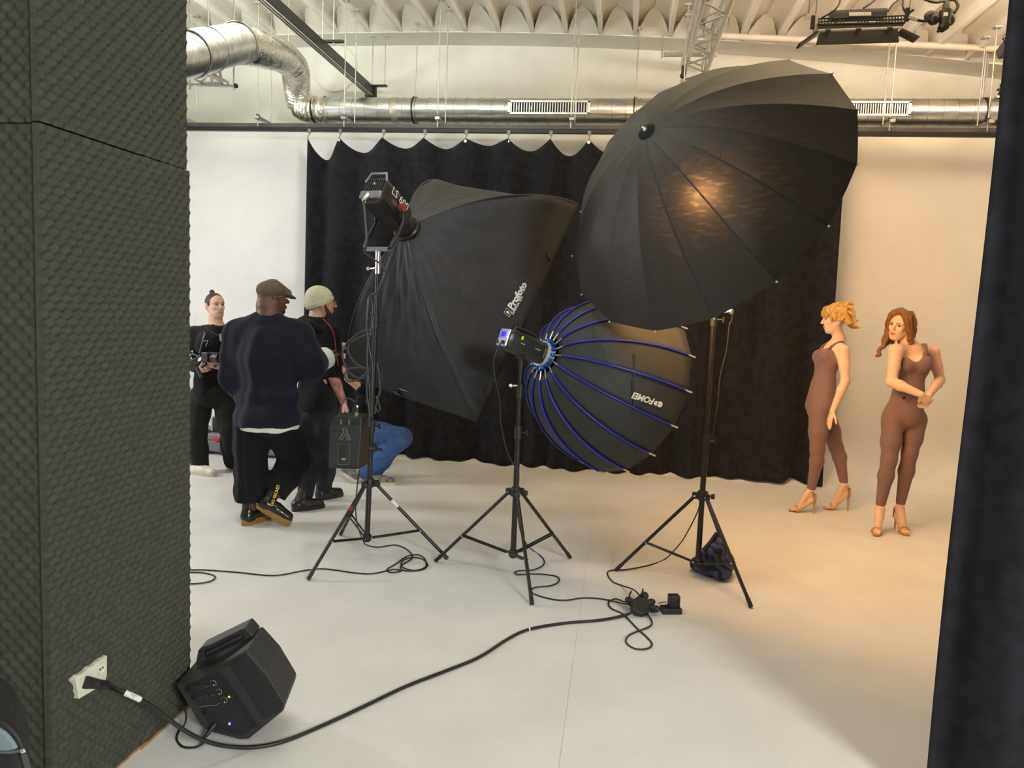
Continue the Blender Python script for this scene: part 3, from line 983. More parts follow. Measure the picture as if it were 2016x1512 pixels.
# black tabs on the edge
for (i, j, s) in ((1, 2, .27), (1, 2, .60), (1, 2, .88), (3, 2, .12), (3, 2, .42)):
    p = SP[i] + (SP[j] - SP[i]) * s
    MB().box(p - SN * .04, (.05, .012, .07), (SP[j] - SP[i]).normalized() and ((SP[j] - SP[i]).normalized(), SN.cross((SP[j] - SP[i]).normalized()), SN)).build('velcro_tab', BLACK_METAL, sx)
# lettering on the right panel
def on_panel(u, v, i=1, j=2):
    """point of the side panel seen at this place of the photo."""
    best = None
    for a in range(61):
        for b in range(41):
            t, s = .3 + .7 * a / 60, b / 40
            pa_, pb_ = sbox_rib(i, t), sbox_rib(j, t)
            p = pa_ + (pb_ - pa_) * s
            ctr = SA + SN * (SL * t)
            p += (ctr - p) * 0.13 * math.sin(math.pi * s) * math.sin(math.pi * min(1, t * 1.02)) ** .8
            w = 0.006 * math.sin(23 * s + 9 * t + i) * math.sin(math.pi * t) + 0.004 * math.sin(47 * s - 15 * t) * math.sin(math.pi * t)
            p = p + (p - ctr).normalized() * w
            e = CAMROT.transposed() @ (p - EYE)
            uu, vv = PW / 2 + FPX * e.x / -e.z, PH / 2 - FPX * e.y / -e.z
            d = (uu - u) ** 2 + (vv - v) ** 2
            if best is None or d < best[0]:
                best = (d, p)
    return best[1]
o0, o1, o2 = on_panel(1018, 583), on_panel(1030, 556), on_panel(1032, 590)
r_ = (o1 - o0).normalized()
nn = r_.cross((o2 - o0)).normalized()
if nn.dot(EYE - o0) < 0:
    nn = -nn
u_ = nn.cross(r_)
def perp_pt(u, v, lift=.012):
    rr_ = ray(u, v)
    return EYE + rr_ * ((o0 + nn * lift - EYE).dot(nn) / rr_.dot(nn))
r_ = (perp_pt(1033, 556) - perp_pt(1004, 606)).normalized()
u_ = nn.cross(r_)
MB().text('Profoto', .085, perp_pt(1019, 582), r_, u_, m=0, bold=.004, fit=(perp_pt(1033, 555) - perp_pt(1006, 607)).length).build('brand_lettering', WHITE_PRINT, sx)
MB().text('Softbox RFi', .04, perp_pt(1018, 601), r_, u_, bold=.001, fit=(perp_pt(1027, 583) - perp_pt(1009, 619)).length).build('product_lettering', WHITE_PRINT, sx)
lc = perp_pt(1000, 615)
hw, hh = .021, .027
mb = MB().tube([lc + r_ * a + u_ * b for a, b in ((-hw, -hh), (hw, -hh), (hw, hh), (-hw, hh), (-hw, -hh))], .002, 5)
hd = [lc + r_ * (-.008) + u_ * (-.016)] + [lc + r_ * (-.008 + .018 * math.sin(math.pi * k / 10)) + u_ * (-.016 * math.cos(math.pi * k / 10)) for k in range(11)]
mb.prism(hd, nn * .001)
mb.build('brand_emblem', WHITE_PRINT, sx)
MB().tube(crom([perp_pt(1030, 578), perp_pt(1034, 572), perp_pt(1033, 566)], 4), .004, 5).build('small_print', mat('grey print', (.14, .14, .14), .6), sx)

# lamp head in its yoke
hd_ = thing('led_lamp_head', 'black LED lamp head with carry handle in a metal yoke', 'lamp head', tuple(ax1(2.03)))
HB = SA - SN * 0.44                # rear of the head
hr, hu, hn = frame(SN)
GREY_TRIM = mat('grey trim', (0.22, 0.22, 0.24), 0.45, 0.5)
hw, hh = 0.088, 0.095
ring = []
for (z, k) in ((0, .92), (.02, 1), (.32, 1), (.34, .9)):
    sec = []
    for (a, b) in ((-.72, 1), (.72, 1), (1, .6), (1, -.6), (.72, -1), (-.72, -1), (-1, -.6), (-1, .6)):
        sec.append(HB + hn * z + hr * a * hw * k + hu * b * hh * k)
    ring.append(sec)
MB().loft(ring).build('body', BLACK_METAL, hd_, bevel=.003)
MB().lathe([(.075, .33), (.082, .36), (.082, .42), (.075, .45)], HB, hn, 28).build('mount_ring', BLACK_METAL, hd_, smooth=40)
bp = MB()
for k in range(9):
    bp.box(HB + hn * -.004 + hr * (-.064 + .016 * k) + hu * .03, (.008, .085, .010), (hr, hu, hn))
bp.build('rear_grille', BLACK_PLASTIC, hd_)
MB().box(HB + hn * -.006 + hu * -.045, (.165, .055, .02), (hr, hu, hn)).build('rear_bumper', GREY_TRIM, hd_, bevel=.006)
MB().tube([HB + hr * a + hu * b for a, b in ((-.085, .06), (-.06, .125), (.06, .125), (.085, .06))], .009, 8).build('carry_handle', GREY_TRIM, hd_, smooth=60)
MB().text('A', .03, HB + hn * -.012 + hu * .04, -hr * -1, hu, lift=-.002).build('rear_emblem', WHITE_PRINT, hd_)
MB().tube([HB + hu * -.05, HB + hu * -.06 - hn * .03, HB + hu * -.12 - hn * .045], .014, 10).build('connector', CHROME, hd_, smooth=60)
# side lettering (right hand side of the head)
MB().text('LS 600', .035, HB + hr * (hw + .002) + hn * .17 + hu * .045, hn, hu, lift=.002, fit=.20).build('side_lettering', WHITE_PRINT, hd_)
MB().box(HB + hr * hw + hn * .13 + hu * -.01, (.002, .03, .06), (hr, hu, hn)).build('side_label', mat('dark label', (.06, .06, .06), .5), hd_)
PV = HB + hn * .20
for s in (-1, 1):
    MB().cyl(PV + hr * hw * s, PV + hr * (hw + .035) * s, .026, n=16).build('pivot_knob', mat('red knob ring', (.25, .03, .02), .5) if s > 0 else BLACK_PLASTIC, hd_, smooth=40)
top = ax1(2.03)
yz = top + Vector((0, 0, .05))
for s in (-1, 1):
    MB().tube(crom([PV + hr * (hw + .02) * s, PV + hr * (hw + .024) * s - Vector((0, 0, .10)), yz + hr * (hw + .02) * s + Vector((0, 0, .03)), yz + hr * (hw - .02) * s], 5), .013, 8).build('yoke_arm', BLACK_METAL, hd_, smooth=60)
MB().box(yz, (.17, .035, .03), (hr, hr.cross(Vector((0, 0, 1))), Vector((0, 0, 1)))).build('yoke_base', GREY_TRIM, hd_, bevel=.004)
MB().cyl(yz - Vector((0, 0, .16)), yz, .018, n=16).build('spigot_clamp', CHROME, hd_, smooth=40)
MB().cyl(yz - Vector((0, 0, .12)), yz + Vector((-.05, -.03, -.13)), .006).ball(yz + Vector((-.055, -.033, -.13)), .014).build('clamp_knob', CHROME, hd_)

# cables gathered along the pole
cg = thing('lamp_head_cable', 'grey black lamp cable looped and bundled along the softbox stand', 'cable', tuple(ax1(1.0)))
CABLE_G = mat('grey black cable', (0.030, 0.031, 0.030), 0.4, var=0.2, scale=30)
pd1 = 4.80
def cab(pxs, r=.0062, d=pd1, sub=6, name='cable'):
    return MB().tube(crom([atD(p[0], p[1], p[2] if len(p) > 2 else d) for p in pxs], sub), r, 8).build(name, CABLE_G, cg, smooth=60)
hcon = HB + hu * -.12 - hn * .045
cab_pts = [hcon] + [atD(*p) for p in ((722, 470, 4.62), (718, 495, 4.66), (735, 510, 4.72), (752, 522, 4.74), (758, 540, 4.76), (748, 565, 4.78), (737, 580, 4.8))]
MB().tube(crom(cab_pts, 6), .0065, 8).build('cable', CABLE_G, cg, smooth=60)
cab([(737, 580), (728, 583), (724, 610), (722, 650), (728, 690), (733, 720), (733, 760), (731, 810), (728, 826)])
cab([(727, 583), (733, 600), (731, 640), (724, 680), (723, 720), (727, 760), (728, 800), (726, 828)])
cab([(735, 650), (715, 652), (695, 665), (678, 683), (675, 705), (685, 730), (700, 742), (715, 745), (724, 735)])
cab([(735, 658), (718, 660), (690, 675), (686, 695), (700, 715), (712, 722), (726, 728)])
cab([(724, 725), (705, 724), (685, 727), (679, 740), (686, 750), (702, 748), (720, 735), (730, 722)])
cab([(724, 728), (722, 770), (727, 810), (727, 840)])
cab([(742, 715), (747, 740), (748, 770), (742, 790), (738, 815)])
cab([(740, 780), (746, 795), (748, 805), (743, 810), (738, 800)])
MB().box(atD(751, 741, pd1), (.02, .015, .05)).build('cable_clip', BLACK_PLASTIC, cg, bevel=.003)
for v in (592, 618, 730, 790):
    MB().lathe([(.022, -.012), (.022, .012)], atD(730 - (v - 600) * .02, v, 4.82), (0, 0, 1), 12).build('cable_tie', BLACK_RUBBER, cg)

# control box hung on the pole
bx = thing('lamp_control_box', 'black lamp control box with an outlined emblem clamped to the softbox stand', 'control box', tuple(ax1(.75)))
BD = 4.86
Bq = lambda u, v, d=BD: atD(u, v, d)
box_poly = [Bq(649, 835), Bq(658, 819), Bq(712, 822), Bq(712, 832), Bq(706, 924), Bq(646, 922)]
MB().prism(box_poly, (0.02, 0.13, 0.01)).build('case', mat('control box black', (.014, .016, .014), .45, var=.15, scale=20), bx, bevel=.005)
MB().prism([Bq(650, 836, 4.855), Bq(708, 838, 4.855), Bq(704, 921, 4.855), Bq(647.5, 919, 4.855)], (0, .004, 0)).build('front_plate', mat('control plate', (.018, .021, .018), .55, var=.1), bx, bevel=.002)
em = [(674, 844), (681, 844), (690, 866), (684, 866), (679.5, 855), (673, 866), (668, 866), (677, 849)]
MB().tube([Bq(u, v, 4.852) for u, v in em + em[:1]], .0011, 5).build('emblem_outline', mat('emblem grey', (.45, .45, .42), .5), bx)
MB().tube([Bq(u, v, 4.852) for u, v in ((679, 850), (686, 861), (689, 866))], .0013, 5).build('emblem_stroke', mat('emblem tint', (.35, .22, .10), .5), bx)
bp = MB().prism([Bq(665, 872, 4.85), Bq(689, 873, 4.85), Bq(687.5, 915, 4.85), Bq(664, 914, 4.85)], (0, .006, 0))
bp.build('battery_plate', mat('battery plate', (.03, .032, .03), .5), bx, bevel=.003)
for e in ([(665, 872), (664, 914)], [(689, 873), (687.5, 915)], [(664, 914), (687.5, 915)]):
    MB().tube([Bq(u, v, 4.845) for u, v in e], .0016, 5).build('plate_edge', mat('plate edge grey', (.12, .13, .12), .5), bx)
MB().prism([Bq(669, 876, 4.842), Bq(684, 877, 4.842), Bq(683, 910, 4.842), Bq(668, 909, 4.842)], (0, .006, 0)).build('battery_catch', BLACK_PLASTIC, bx, bevel=.003)
MB().prism([Bq(672, 902, 4.838), Bq(680, 902, 4.838), Bq(680, 906, 4.838), Bq(672, 906, 4.838)], (0, .003, 0)).build('catch_label', mat('grey label', (.25, .25, .22), .5), bx)
for u in (671.5, 687):
    MB().prism([Bq(u - 1.5, 826, 4.853), Bq(u + 1.5, 826, 4.853), Bq(u + 1.5, 836, 4.853), Bq(u - 1.5, 836, 4.853)], (0, .006, 0)).build('handle_bracket', CHROME, bx)
MB().tube(crom([Bq(671, 827), Bq(672, 817), Bq(679, 814), Bq(686, 817), Bq(687, 827)], 4), .006, 8).build('handle', BLACK_PLASTIC, bx, smooth=60)
MB().cyl(Bq(700, 831, 4.90), Bq(703, 812, 4.90), .012, n=14).build('connector', mat('green lit steel', (.35, .5, .30), .25, .9), bx, smooth=40)  # green light on the connector is painted into its steel colour
MB().cyl(Bq(703, 812, 4.90), Bq(704, 800, 4.90), .010, .007, n=12).build('connector_sleeve', BLACK_PLASTIC, bx, smooth=40)
MB().cyl(Bq(704, 802, 4.90), Bq(703, 798, 4.90), .0085, n=12).build('connector_ring', CHROME, bx, smooth=40)
MB().tube(crom([Bq(703, 799, 4.9), Bq(697, 790), Bq(688, 785), Bq(680, 785), Bq(674, 793), Bq(670, 810), Bq(668, 818)], 6), .005, 8).build('control_cable', CABLE_G, bx, smooth=60)
MB().box(Bq(657.5, 848, 4.85), (.018, .008, .024)).build('lock_button', BLACK_PLASTIC, bx, bevel=.004)
MB().box(ax1(.755) + Vector((-.02, -.0, 0)), (.12, .05, .045)).build('pole_clamp', BLACK_PLASTIC, bx, bevel=.006)
MB().cyl(ax1(.755) + Vector((.04, -.01, 0)), ax1(.755) + Vector((.085, -.02, 0)), .010, n=10).build('clamp_knob', BLACK_PLASTIC, bx)
MB().text('MANFROTTO', .012, ax1(.757) + Vector((.015, -.026, .004)), (1, 0, 0), (0, 0, 1), lift=.0012, fit=.035).build('clamp_lettering', WHITE_PRINT, bx)
MB().cyl(Bq(706, 830, 4.95), ax1(.95), .012).build('safety_arm', BLACK_METAL, bx)

# ================================================================== ROUND SOFTBOX WITH BLUE RODS ON STAND 2
ox = thing('round_softbox', 'round black softbox with bright blue rods seen from behind', 'softbox', tuple(ax2(1.36)))
OC, ON, OR_, OL = Vector((0.06, 5.355, 1.206)), Vector((0.733, 0.60, -0.32)).normalized(), 0.605, 0.715
OA = OC - ON * OL
o_r, o_u, o_n = frame(ON)
R0 = 0.085
PH0 = math.radians(4.5)
def oct_pt(th, t):
    a = t * math.radians(84)
    rr_ = R0 + (OR_ - R0) * math.sin(a) / math.sin(math.radians(84))
    zz = OL * (1 - math.cos(a)) / (1 - math.cos(math.radians(84)))
    return OA + ON * zz + (o_r * math.cos(th) + o_u * math.sin(th)) * rr_
OCT = mat('octa cloth', (0.026, 0.027, 0.025), 0.7, var=0.1, scale=12, bump=0.12, bscale=25)
BLUE = mat('blue fibre rod', (0.012, 0.022, 0.30), 0.4, var=0.1)
BLUE2 = mat('blue anodised clip', (0.015, 0.10, 0.42), 0.3, 0.6)
SILV = mat('silver tip', (0.75, 0.73, 0.68), 0.3, 0.9)
NT2 = 16
for k in range(16):
    t0_, t1_ = PH0 + 2 * math.pi * k / 16, PH0 + 2 * math.pi * (k + 1) / 16
    mb = MB()
    def f(t, s):
        a, b = oct_pt(t0_, .06 + .94 * t), oct_pt(t1_, .06 + .94 * t)
        return a + (b - a) * s - ON * (0.012 * math.sin(math.pi * s) * t) * 0
    mb.grid(f, NT2, 6)
    mb.build('cloth_panel', OCT, ox, smooth=60, solid=.003)
    rod = MB().tube([oct_pt(t0_, .10 + .87 * q / NT2) + (o_r * math.cos(t0_) + o_u * math.sin(t0_)) * .006 - ON * .004 for q in range(NT2 + 1)], .0068, 8).build('rod', BLUE, ox, smooth=60)
    e0_, e1_ = oct_pt(t0_, .96), oct_pt(t0_, 1.0)
    out = (o_r * math.cos(t0_) + o_u * math.sin(t0_))
    MB().cyl(e0_ + out * .006, e1_ + out * .008 + (e1_ - e0_).normalized() * .02, .0055, n=8).build('rod_tip', SILV, rod)
    MB().tube([OA + out * .098 + ON * -.005, oct_pt(t0_, .12) + out * .006 - ON * .004], .0055, 8, r_end=.004).build('spring_pin', SILV, rod)
    MB().box(OA + out * .095 + ON * -.012, (.022, .030, .026), (out.cross(ON), out, ON)).build('rod_clip', BLUE2, ox, bevel=.003)
MB().lathe([(.066, -.045), (.084, -.045), (.084, .015), (.066, .015), (.066, -.045)], OA, ON, 36, caps=False).build('speed_ring', mat('pale ring', (.55, .55, .48), .4, .3), ox, smooth=40)
rim = [oct_pt(PH0 + 2 * math.pi * k / 16, 1.0) for k in range(16)]
MB().add([OC + (p - OC) * .93 - ON * .09 for p in rim], [tuple(range(16))]).build('diffuser', WHITE_CLOTH, ox)
# black strap and lettering
def on_oct(u, v, lift=.006):
    best = None
    for k in range(16):
        t0_, t1_ = PH0 + 2 * math.pi * k / 16, PH0 + 2 * math.pi * (k + 1) / 16
        for a in range(31):
            for b in range(9):
                t = .3 + .7 * a / 30
                pa_, pb_ = oct_pt(t0_, t), oct_pt(t1_, t)
                p = pa_ + (pb_ - pa_) * (b / 8)
                outw = (p - OC)
                if (EYE - p).dot(outw - ON * outw.dot(ON)) < 0:
                    continue
                e = CAMROT.transposed() @ (p - EYE)
                uu, vv = PW / 2 + FPX * e.x / -e.z, PH / 2 - FPX * e.y / -e.z
                d = (uu - u) ** 2 + (vv - v) ** 2
                if best is None or d < best[0]:
                    best = (d, p)
    p = best[1]
    return p + (EYE - p).normalized() * lift
c0, cR, cU = on_oct(1274, 784), on_oct(1300, 793), on_oct(1279, 768)
r_ = -(cR - c0).normalized()
nn = r_.cross(cU - c0).normalized()
if nn.dot(EYE - c0) < 0:
    nn = -nn
u_ = nn.cross(r_)
def oplane(u, v, lift=.008):
    rr_ = ray(u, v)
    return EYE + rr_ * ((c0 + nn * lift - EYE).dot(nn) / rr_.dot(nn))
r_ = (oplane(1246, 777) - oplane(1290, 791)).normalized()
u_ = nn.cross(r_)
ft = (oplane(1246, 777) - oplane(1289, 790)).length
mb = MB().text('FOMEI', .06, oplane(1267, 784), r_, u_, bold=.002, fit=ft, shear=.18)
mb.build('brand_lettering', WHITE_PRINT, ox)
d1, d2 = oplane(1299, 796), oplane(1291.5, 794)
ring = [d1 + (r_ * math.cos(2 * math.pi * k / 24) + u_ * math.sin(2 * math.pi * k / 24)) * .019 for k in range(24)]
mb = MB().add(ring, [tuple(range(24))])
ring = [d2 + (r_ * math.cos(2 * math.pi * k / 24) + u_ * math.sin(2 * math.pi * k / 24)) * .0145 for k in range(24)]
mb.add(ring, [tuple(range(24))])
mb.build('brand_emblem', WHITE_PRINT, ox, solid=.001)
dk = (d1 + d2) / 2 + r_ * .002
MB().add([dk + nn * .0015 + (r_ * .004 * math.cos(2 * math.pi * k / 16) + u_ * .0085 * math.sin(2 * math.pi * k / 16)) for k in range(16)], [tuple(range(16))]).build('emblem_overlap', OCT, ox, solid=.001)
for pa_, pb_ in (((1249, 694), (1251, 746)), ((1250, 748), (1249, 800))):
    a, b = on_oct(*pa_, .012), on_oct(*pb_, .012)
    MB().box((a + b) / 2, (.014, .003, (b - a).length), ((b - a).cross(EYE - a).normalized(), (EYE - a).normalized(), (b - a).normalized())).build('strap', BLACK_RUBBER, ox)

fhd = thing('flash_head', 'black studio flash head with a lit blue display', 'flash head', tuple(ax2(1.36)))
FB = OA - ON * 0.335
ring = []
fr_, fu_, fn_ = frame(ON)
for (z, k) in ((0, .86), (.03, 1), (.27, 1), (.30, 1.05), (.325, 1.05)):
    sec = []
    for (a, b) in ((-.55, 1), (.55, 1), (.95, .65), (1, -.2), (.85, -.8), (.45, -1), (-.45, -1), (-.85, -.8), (-1, -.2), (-.95, .65)):
        sec.append(FB + fn_ * z + fr_ * a * .068 * k + fu_ * b * .070 * k)
    ring.append(sec)
MB().loft(ring).build('body', mat('flash black', (.012, .012, .011), .35, var=.15), fhd, bevel=.004, smooth=50)
MB().tube(crom([FB + fn_ * .05 + fu_ * .068, FB + fn_ * .07 + fu_ * .095, FB + fn_ * .20 + fu_ * .095, FB + fn_ * .24 + fu_ * .068], 5), .010, 8).build('handle', BLACK_PLASTIC, fhd, smooth=60)
# rear control panel, tilted towards the viewer
MB().box(FB - fn_ * .006 + fu_ * .003, (.112, .115, .014), (fr_, fu_, fn_)).build('rear_panel', mat('silver panel', (.45, .45, .47), .35, .5), fhd, bevel=.01)
MB().box(FB - fn_ * .014 + fu_ * .022, (.075, .045, .004), (fr_, fu_, fn_)).build('display', mat('lit display', (.02, .02, .2), .3, emit=(.07, .05, 1.0), emit_s=2.2), fhd)
MB().box(FB - fn_ * .0165 + fu_ * .022, (.045, .03, .002), (fr_, fu_, fn_)).build('display_field', mat('lit display field', (.01, .01, .2), .3, emit=(.02, .0, .9), emit_s=1.6), fhd)
for k in range(3):
    MB().box(FB - fn_ * .015 + fu_ * (.035 - .014 * k) + fr_ * .048, (.012, .008, .006), (fr_, fu_, fn_)).build('button', mat('lit button', (.2, .4, .7), .3, emit=(.25, .45, 1), emit_s=1.5), fhd)
for a in (-.03, .0, .03):
    MB().cyl(FB - fn_ * .012 + fu_ * -.03 + fr_ * a, FB - fn_ * .026 + fu_ * -.03 + fr_ * a, .011, n=14).build('dial', BLACK_PLASTIC if a else CHROME, fhd, smooth=40)
vs_ = (EYE - FB).normalized()
# markings on the side that faces the viewer
side = fr_ if fr_.dot(vs_) > 0 else -fr_
MB().box(FB + fn_ * .085 + side * .0685 + fu_ * .035, (.002, .022, .014), (side, fu_, fn_)).build('sticker', mat('yellow green sticker', (.55, .75, .02), .4, emit=(.5, .8, .0), emit_s=.15), fhd)
MB().box(FB + fn_ * .085 + side * .0700 + fu_ * .035, (.0015, .006, .004), (side, fu_, fn_)).build('sticker_mark', BLACK_PLASTIC, fhd)
MB().text('FOMEI', .012, FB + fn_ * .10 + side * .0702 + fu_ * .0, fn_, fu_, fit=.03).build('brand_lettering', WHITE_PRINT, fhd)
MB().text('DIGITAL', .012, FB + fn_ * .22 + side * .0702 + fu_ * .004, fn_, fu_, fit=.042).build('model_lettering', WHITE_PRINT, fhd)
MB().box(FB + fn_ * .275 + side * .070 + fu_ * 0, (.003, .07, .008), (side, fu_, fn_)).build('side_slot', mat('slot grey', (.12, .12, .11), .5), fhd)
yk = FB + fn_ * .14 - fu_ * .07
MB().tube([yk + fr_ * .03, ax2(1.40) + Vector((0, 0, .02))], .012, 8).tube([yk - fr_ * .03, ax2(1.40) + Vector((0, 0, .02))], .012, 8).build('tilt_bracket', BLACK_METAL, fhd, smooth=50)
MB().cyl(ax2(1.34), ax2(1.43), .017, n=14).build('spigot_clamp', BLACK_METAL, fhd, smooth=40)
MB().cyl(ax2(1.24), ax2(1.24) + Vector((-.05, -.02, 0)), .006).ball(ax2(1.24) + Vector((-.055, -.02, 0)), .014).build('clamp_knob', CHROME, fhd)
p0_ = FB - fn_ * .01 - fu_ * .02
MB().tube(crom([p0_, atD(976, 697, 4.62), atD(972, 715, 4.62), atD(975, 745, 4.63), atD(984, 790, 4.66), atD(986, 830, 4.68), atD(996, 880, 4.7), atD(1008, 910, 4.72), atD(1020, 925, 4.73), atD(1021, 950, 4.70), atD(1018, 985, 4.68), atD(1022, 1030, 4.62), atD(1030, 1060, 4.6), G(1045, 1080, .03), G(1068, 1098, .006), G(1070, 1112, .006), G(1050, 1122, .006), G(1020, 1124, .006), G(1018, 1131, .006), G(1060, 1130, .006), G(1096, 1135, .006), G(1100, 1145, .006), G(1085, 1153, .006), G(1052, 1157, .006), G(1048, 1167, .006), G(1075, 1177, .006), G(1110, 1182, .006), G(1150, 1177, .006), G(1190, 1180, .006), G(1225, 1188, .02), G(1238, 1190, .035)], 6), .0045, 8).build('mains_cable', BLACK_RUBBER, smooth=60, loc=G(1068, 1130))
tag(bpy.data.objects['mains_cable'], 'thin black cable winding from the blue rod softbox stand to the sockets', 'cable')

# ================================================================== HUGE UMBRELLA ON STAND 3
um = thing('studio_umbrella', 'huge black studio umbrella glowing warm near its centre', 'umbrella', tuple(ax3(2.36)))
UR, UL = 0.953, 0.585
u_r, u_u, u_n = frame(UMB_N)
UT = UMB_C - UMB_N * UL
umat = mat('umbrella cloth', (0.014, 0.0155, 0.0148), 0.55, var=0.1, scale=8, bump=0.15, bscale=18)
nt = umat.node_tree
pb_ = nt.nodes['Principled BSDF']
trn = nt.nodes.new('ShaderNodeBsdfTranslucent')
trn.inputs[0].default_value = (0.75, 0.55, 0.34, 1)
# silver lining leaks light in brushed streaks
tcn = nt.nodes.new('ShaderNodeTexCoord'); mpn = nt.nodes.new('ShaderNodeMapping')
mpn.inputs['Scale'].default_value = (7, 7, 24); mpn.inputs['Rotation'].default_value = (.3, .7, .4)
nn_ = nt.nodes.new('ShaderNodeTexNoise'); nn_.inputs['Scale'].default_value = 2.2; nn_.inputs['Detail'].default_value = 5
nt.links.new(tcn.outputs['Object'], mpn.inputs[0]); nt.links.new(mpn.outputs[0], nn_.inputs['Vector'])
mr = nt.nodes.new('ShaderNodeMapRange')
mr.inputs['From Min'].default_value = .52; mr.inputs['From Max'].default_value = .74
mr.inputs['To Min'].default_value = 0.0095; mr.inputs['To Max'].default_value = 0.027
nt.links.new(nn_.outputs['Fac'], mr.inputs['Value'])
mx = nt.nodes.new('ShaderNodeMixShader')
nt.links.new(mr.outputs[0], mx.inputs[0])
nt.links.new(pb_.outputs[0], mx.inputs[1]); nt.links.new(trn.outputs[0], mx.inputs[2])
nt.links.new(mx.outputs[0], nt.nodes['Material Output'].inputs['Surface'])
def um_pt(th, t):
    return UT + UMB_N * (UL * t ** 1.85) + (u_r * math.cos(th) + u_u * math.sin(th)) * (UR * t)
UPH = math.radians(4)
for k in range(16):
    a0, a1 = UPH + 2 * math.pi * k / 16, UPH + 2 * math.pi * (k + 1) / 16
    mb = MB()
    def f(t, s):
        t = .03 + .97 * t
        a, b = um_pt(a0, t), um_pt(a1, t)
        p = a + (b - a) * s
        return p + UMB_N * (0.010 * math.sin(math.pi * s) * t) - (p - UMB_C).normalized() * 0.0
    mb.grid(f, 22, 8)
    mb.build('cloth_panel', umat, um, smooth=80)
    out = u_r * math.cos(a0) + u_u * math.sin(a0)
    rb = MB().tube([um_pt(a0, .05 + .95 * q / 16) + UMB_N * .006 for q in range(17)], .004, 6).build('rib', BLACK_METAL, um, smooth=60)
    e = um_pt(a0, 1.0)
    MB().ball(e + out * .004, .007, 8).build('rib_tip', SILV, rb, smooth=60)
    MB().tube([um_pt(a0, .48) + UMB_N * .01, UT + UMB_N * .44 + out * .02], .003, 5).build('strut', BLACK_METAL, rb)
MB().lathe([(.055, .012), (.05, -.006), (.02, -.014), (.0, -.014)], UT, UMB_N, 24).build('cap', MOLTON, um, smooth=60)
MB().lathe([(.012, -.010), (.014, -.022), (.008, -.030), (.006, -.040)], UT, UMB_N, 14).build('tip', SILV, um, smooth=60)
MB().cyl(UT, UT + UMB_N * 1.02, .007, n=10).build('shaft', ALU, um, smooth=40)
uh = thing('umbrella_flash_head', 'flash head with warm lamp pointing into the huge umbrella', 'flash head', tuple(ax3(2.36)))
HP = ax3(2.36) + Vector((0.0, 0.0, 0.05))
hdn = -UMB_N
MB().lathe([(.05, -.20), (.062, -.19), (.062, .06), (.07, .08), (.07, .10)], HP - UMB_N * -.02 + Vector((0, 0, .06)), hdn, 24).build('body', BLACK_METAL, uh, smooth=40)
MB().box(ax3(2.37), (.06, .06, .10)).build('tilt_bracket', BLACK_METAL, uh, bevel=.005)
LB = HP + Vector((0, 0, .06)) + hdn * .16
MB().ball(LB, .035, 16).build('lamp_glass', mat('warm lamp glass', (1, .7, .4), .3, emit=(1, .62, .28), emit_s=5), uh, smooth=60)
ld = bpy.data.lights.new('umbrella_modelling_lamp', 'POINT')
ld.energy = 24
ld.color = (1, .62, .28)
ld.shadow_soft_size = .04
lo = bpy.data.objects.new('umbrella_modelling_lamp', ld)
col.objects.link(lo)
for q_ in range(400):
    fp_ = EYE + ray(1388, 390) * (3.5 + q_ * .005)
    loc_ = fp_ - UT
    zz_ = loc_.dot(UMB_N)
    rr_ = (loc_ - UMB_N * zz_).length / UR
    if rr_ < 1 and zz_ > UL * rr_ ** 1.85:
        break
lo.location = fp_ + ray(1388, 390) * .075
MB().cyl(ax3(1.72) + Vector((.0, 0, .03)), ax3(1.72) + Vector((.09, -.02, .045)), .007).ball(ax3(1.72) + Vector((.1, -.02, .045)), .018).build('lock_lever', CHROME, st3)
# its cable
MB().tube(crom([HP + Vector((.08, .1, 0)), atD(1442, 610, 5.05), atD(1436, 640, 5.05), atD(1430, 690, 5.05), atD(1418, 740, 5.04), atD(1412, 800, 5.0), atD(1404, 850, 4.98), atD(1398, 880, 4.97), atD(1390, 920, 4.98), atD(1384, 950, 5.0), atD(1376, 1000, 5.1), atD(1352, 1050, 5.2), G(1335, 1075, .1), G(1310, 1100, .006), G(1280, 1112, .006), G(1235, 1121, .006), G(1203, 1123, .006), G(1196, 1130, .006), G(1206, 1145, .006), G(1225, 1153, .01), G(1250, 1163, .05), G(1266, 1185, .04), G(1272, 1205, .02), G(1283, 1222, .006), G(1280, 1233, .006), G(1255, 1243, .006), G(1237, 1252, .006), G(1233, 1265, .006), G(1250, 1277, .006), G(1274, 1277, .006), G(1284, 1268, .006), G(1272, 1253, .006), G(1255, 1238, .006), G(1240, 1222, .006), G(1225, 1208, .006), G(1204, 1198, .006), G(1198, 1186, .006), G(1212, 1179, .01), G(1230, 1185, .03), G(1238, 1180, .04)], 6), .0045, 8).build('mains_cable', BLACK_RUBBER, smooth=60, loc=G(1250, 1240))
tag(bpy.data.objects['mains_cable.001'], 'thin black cable hanging from the umbrella light and looping on the floor', 'cable')

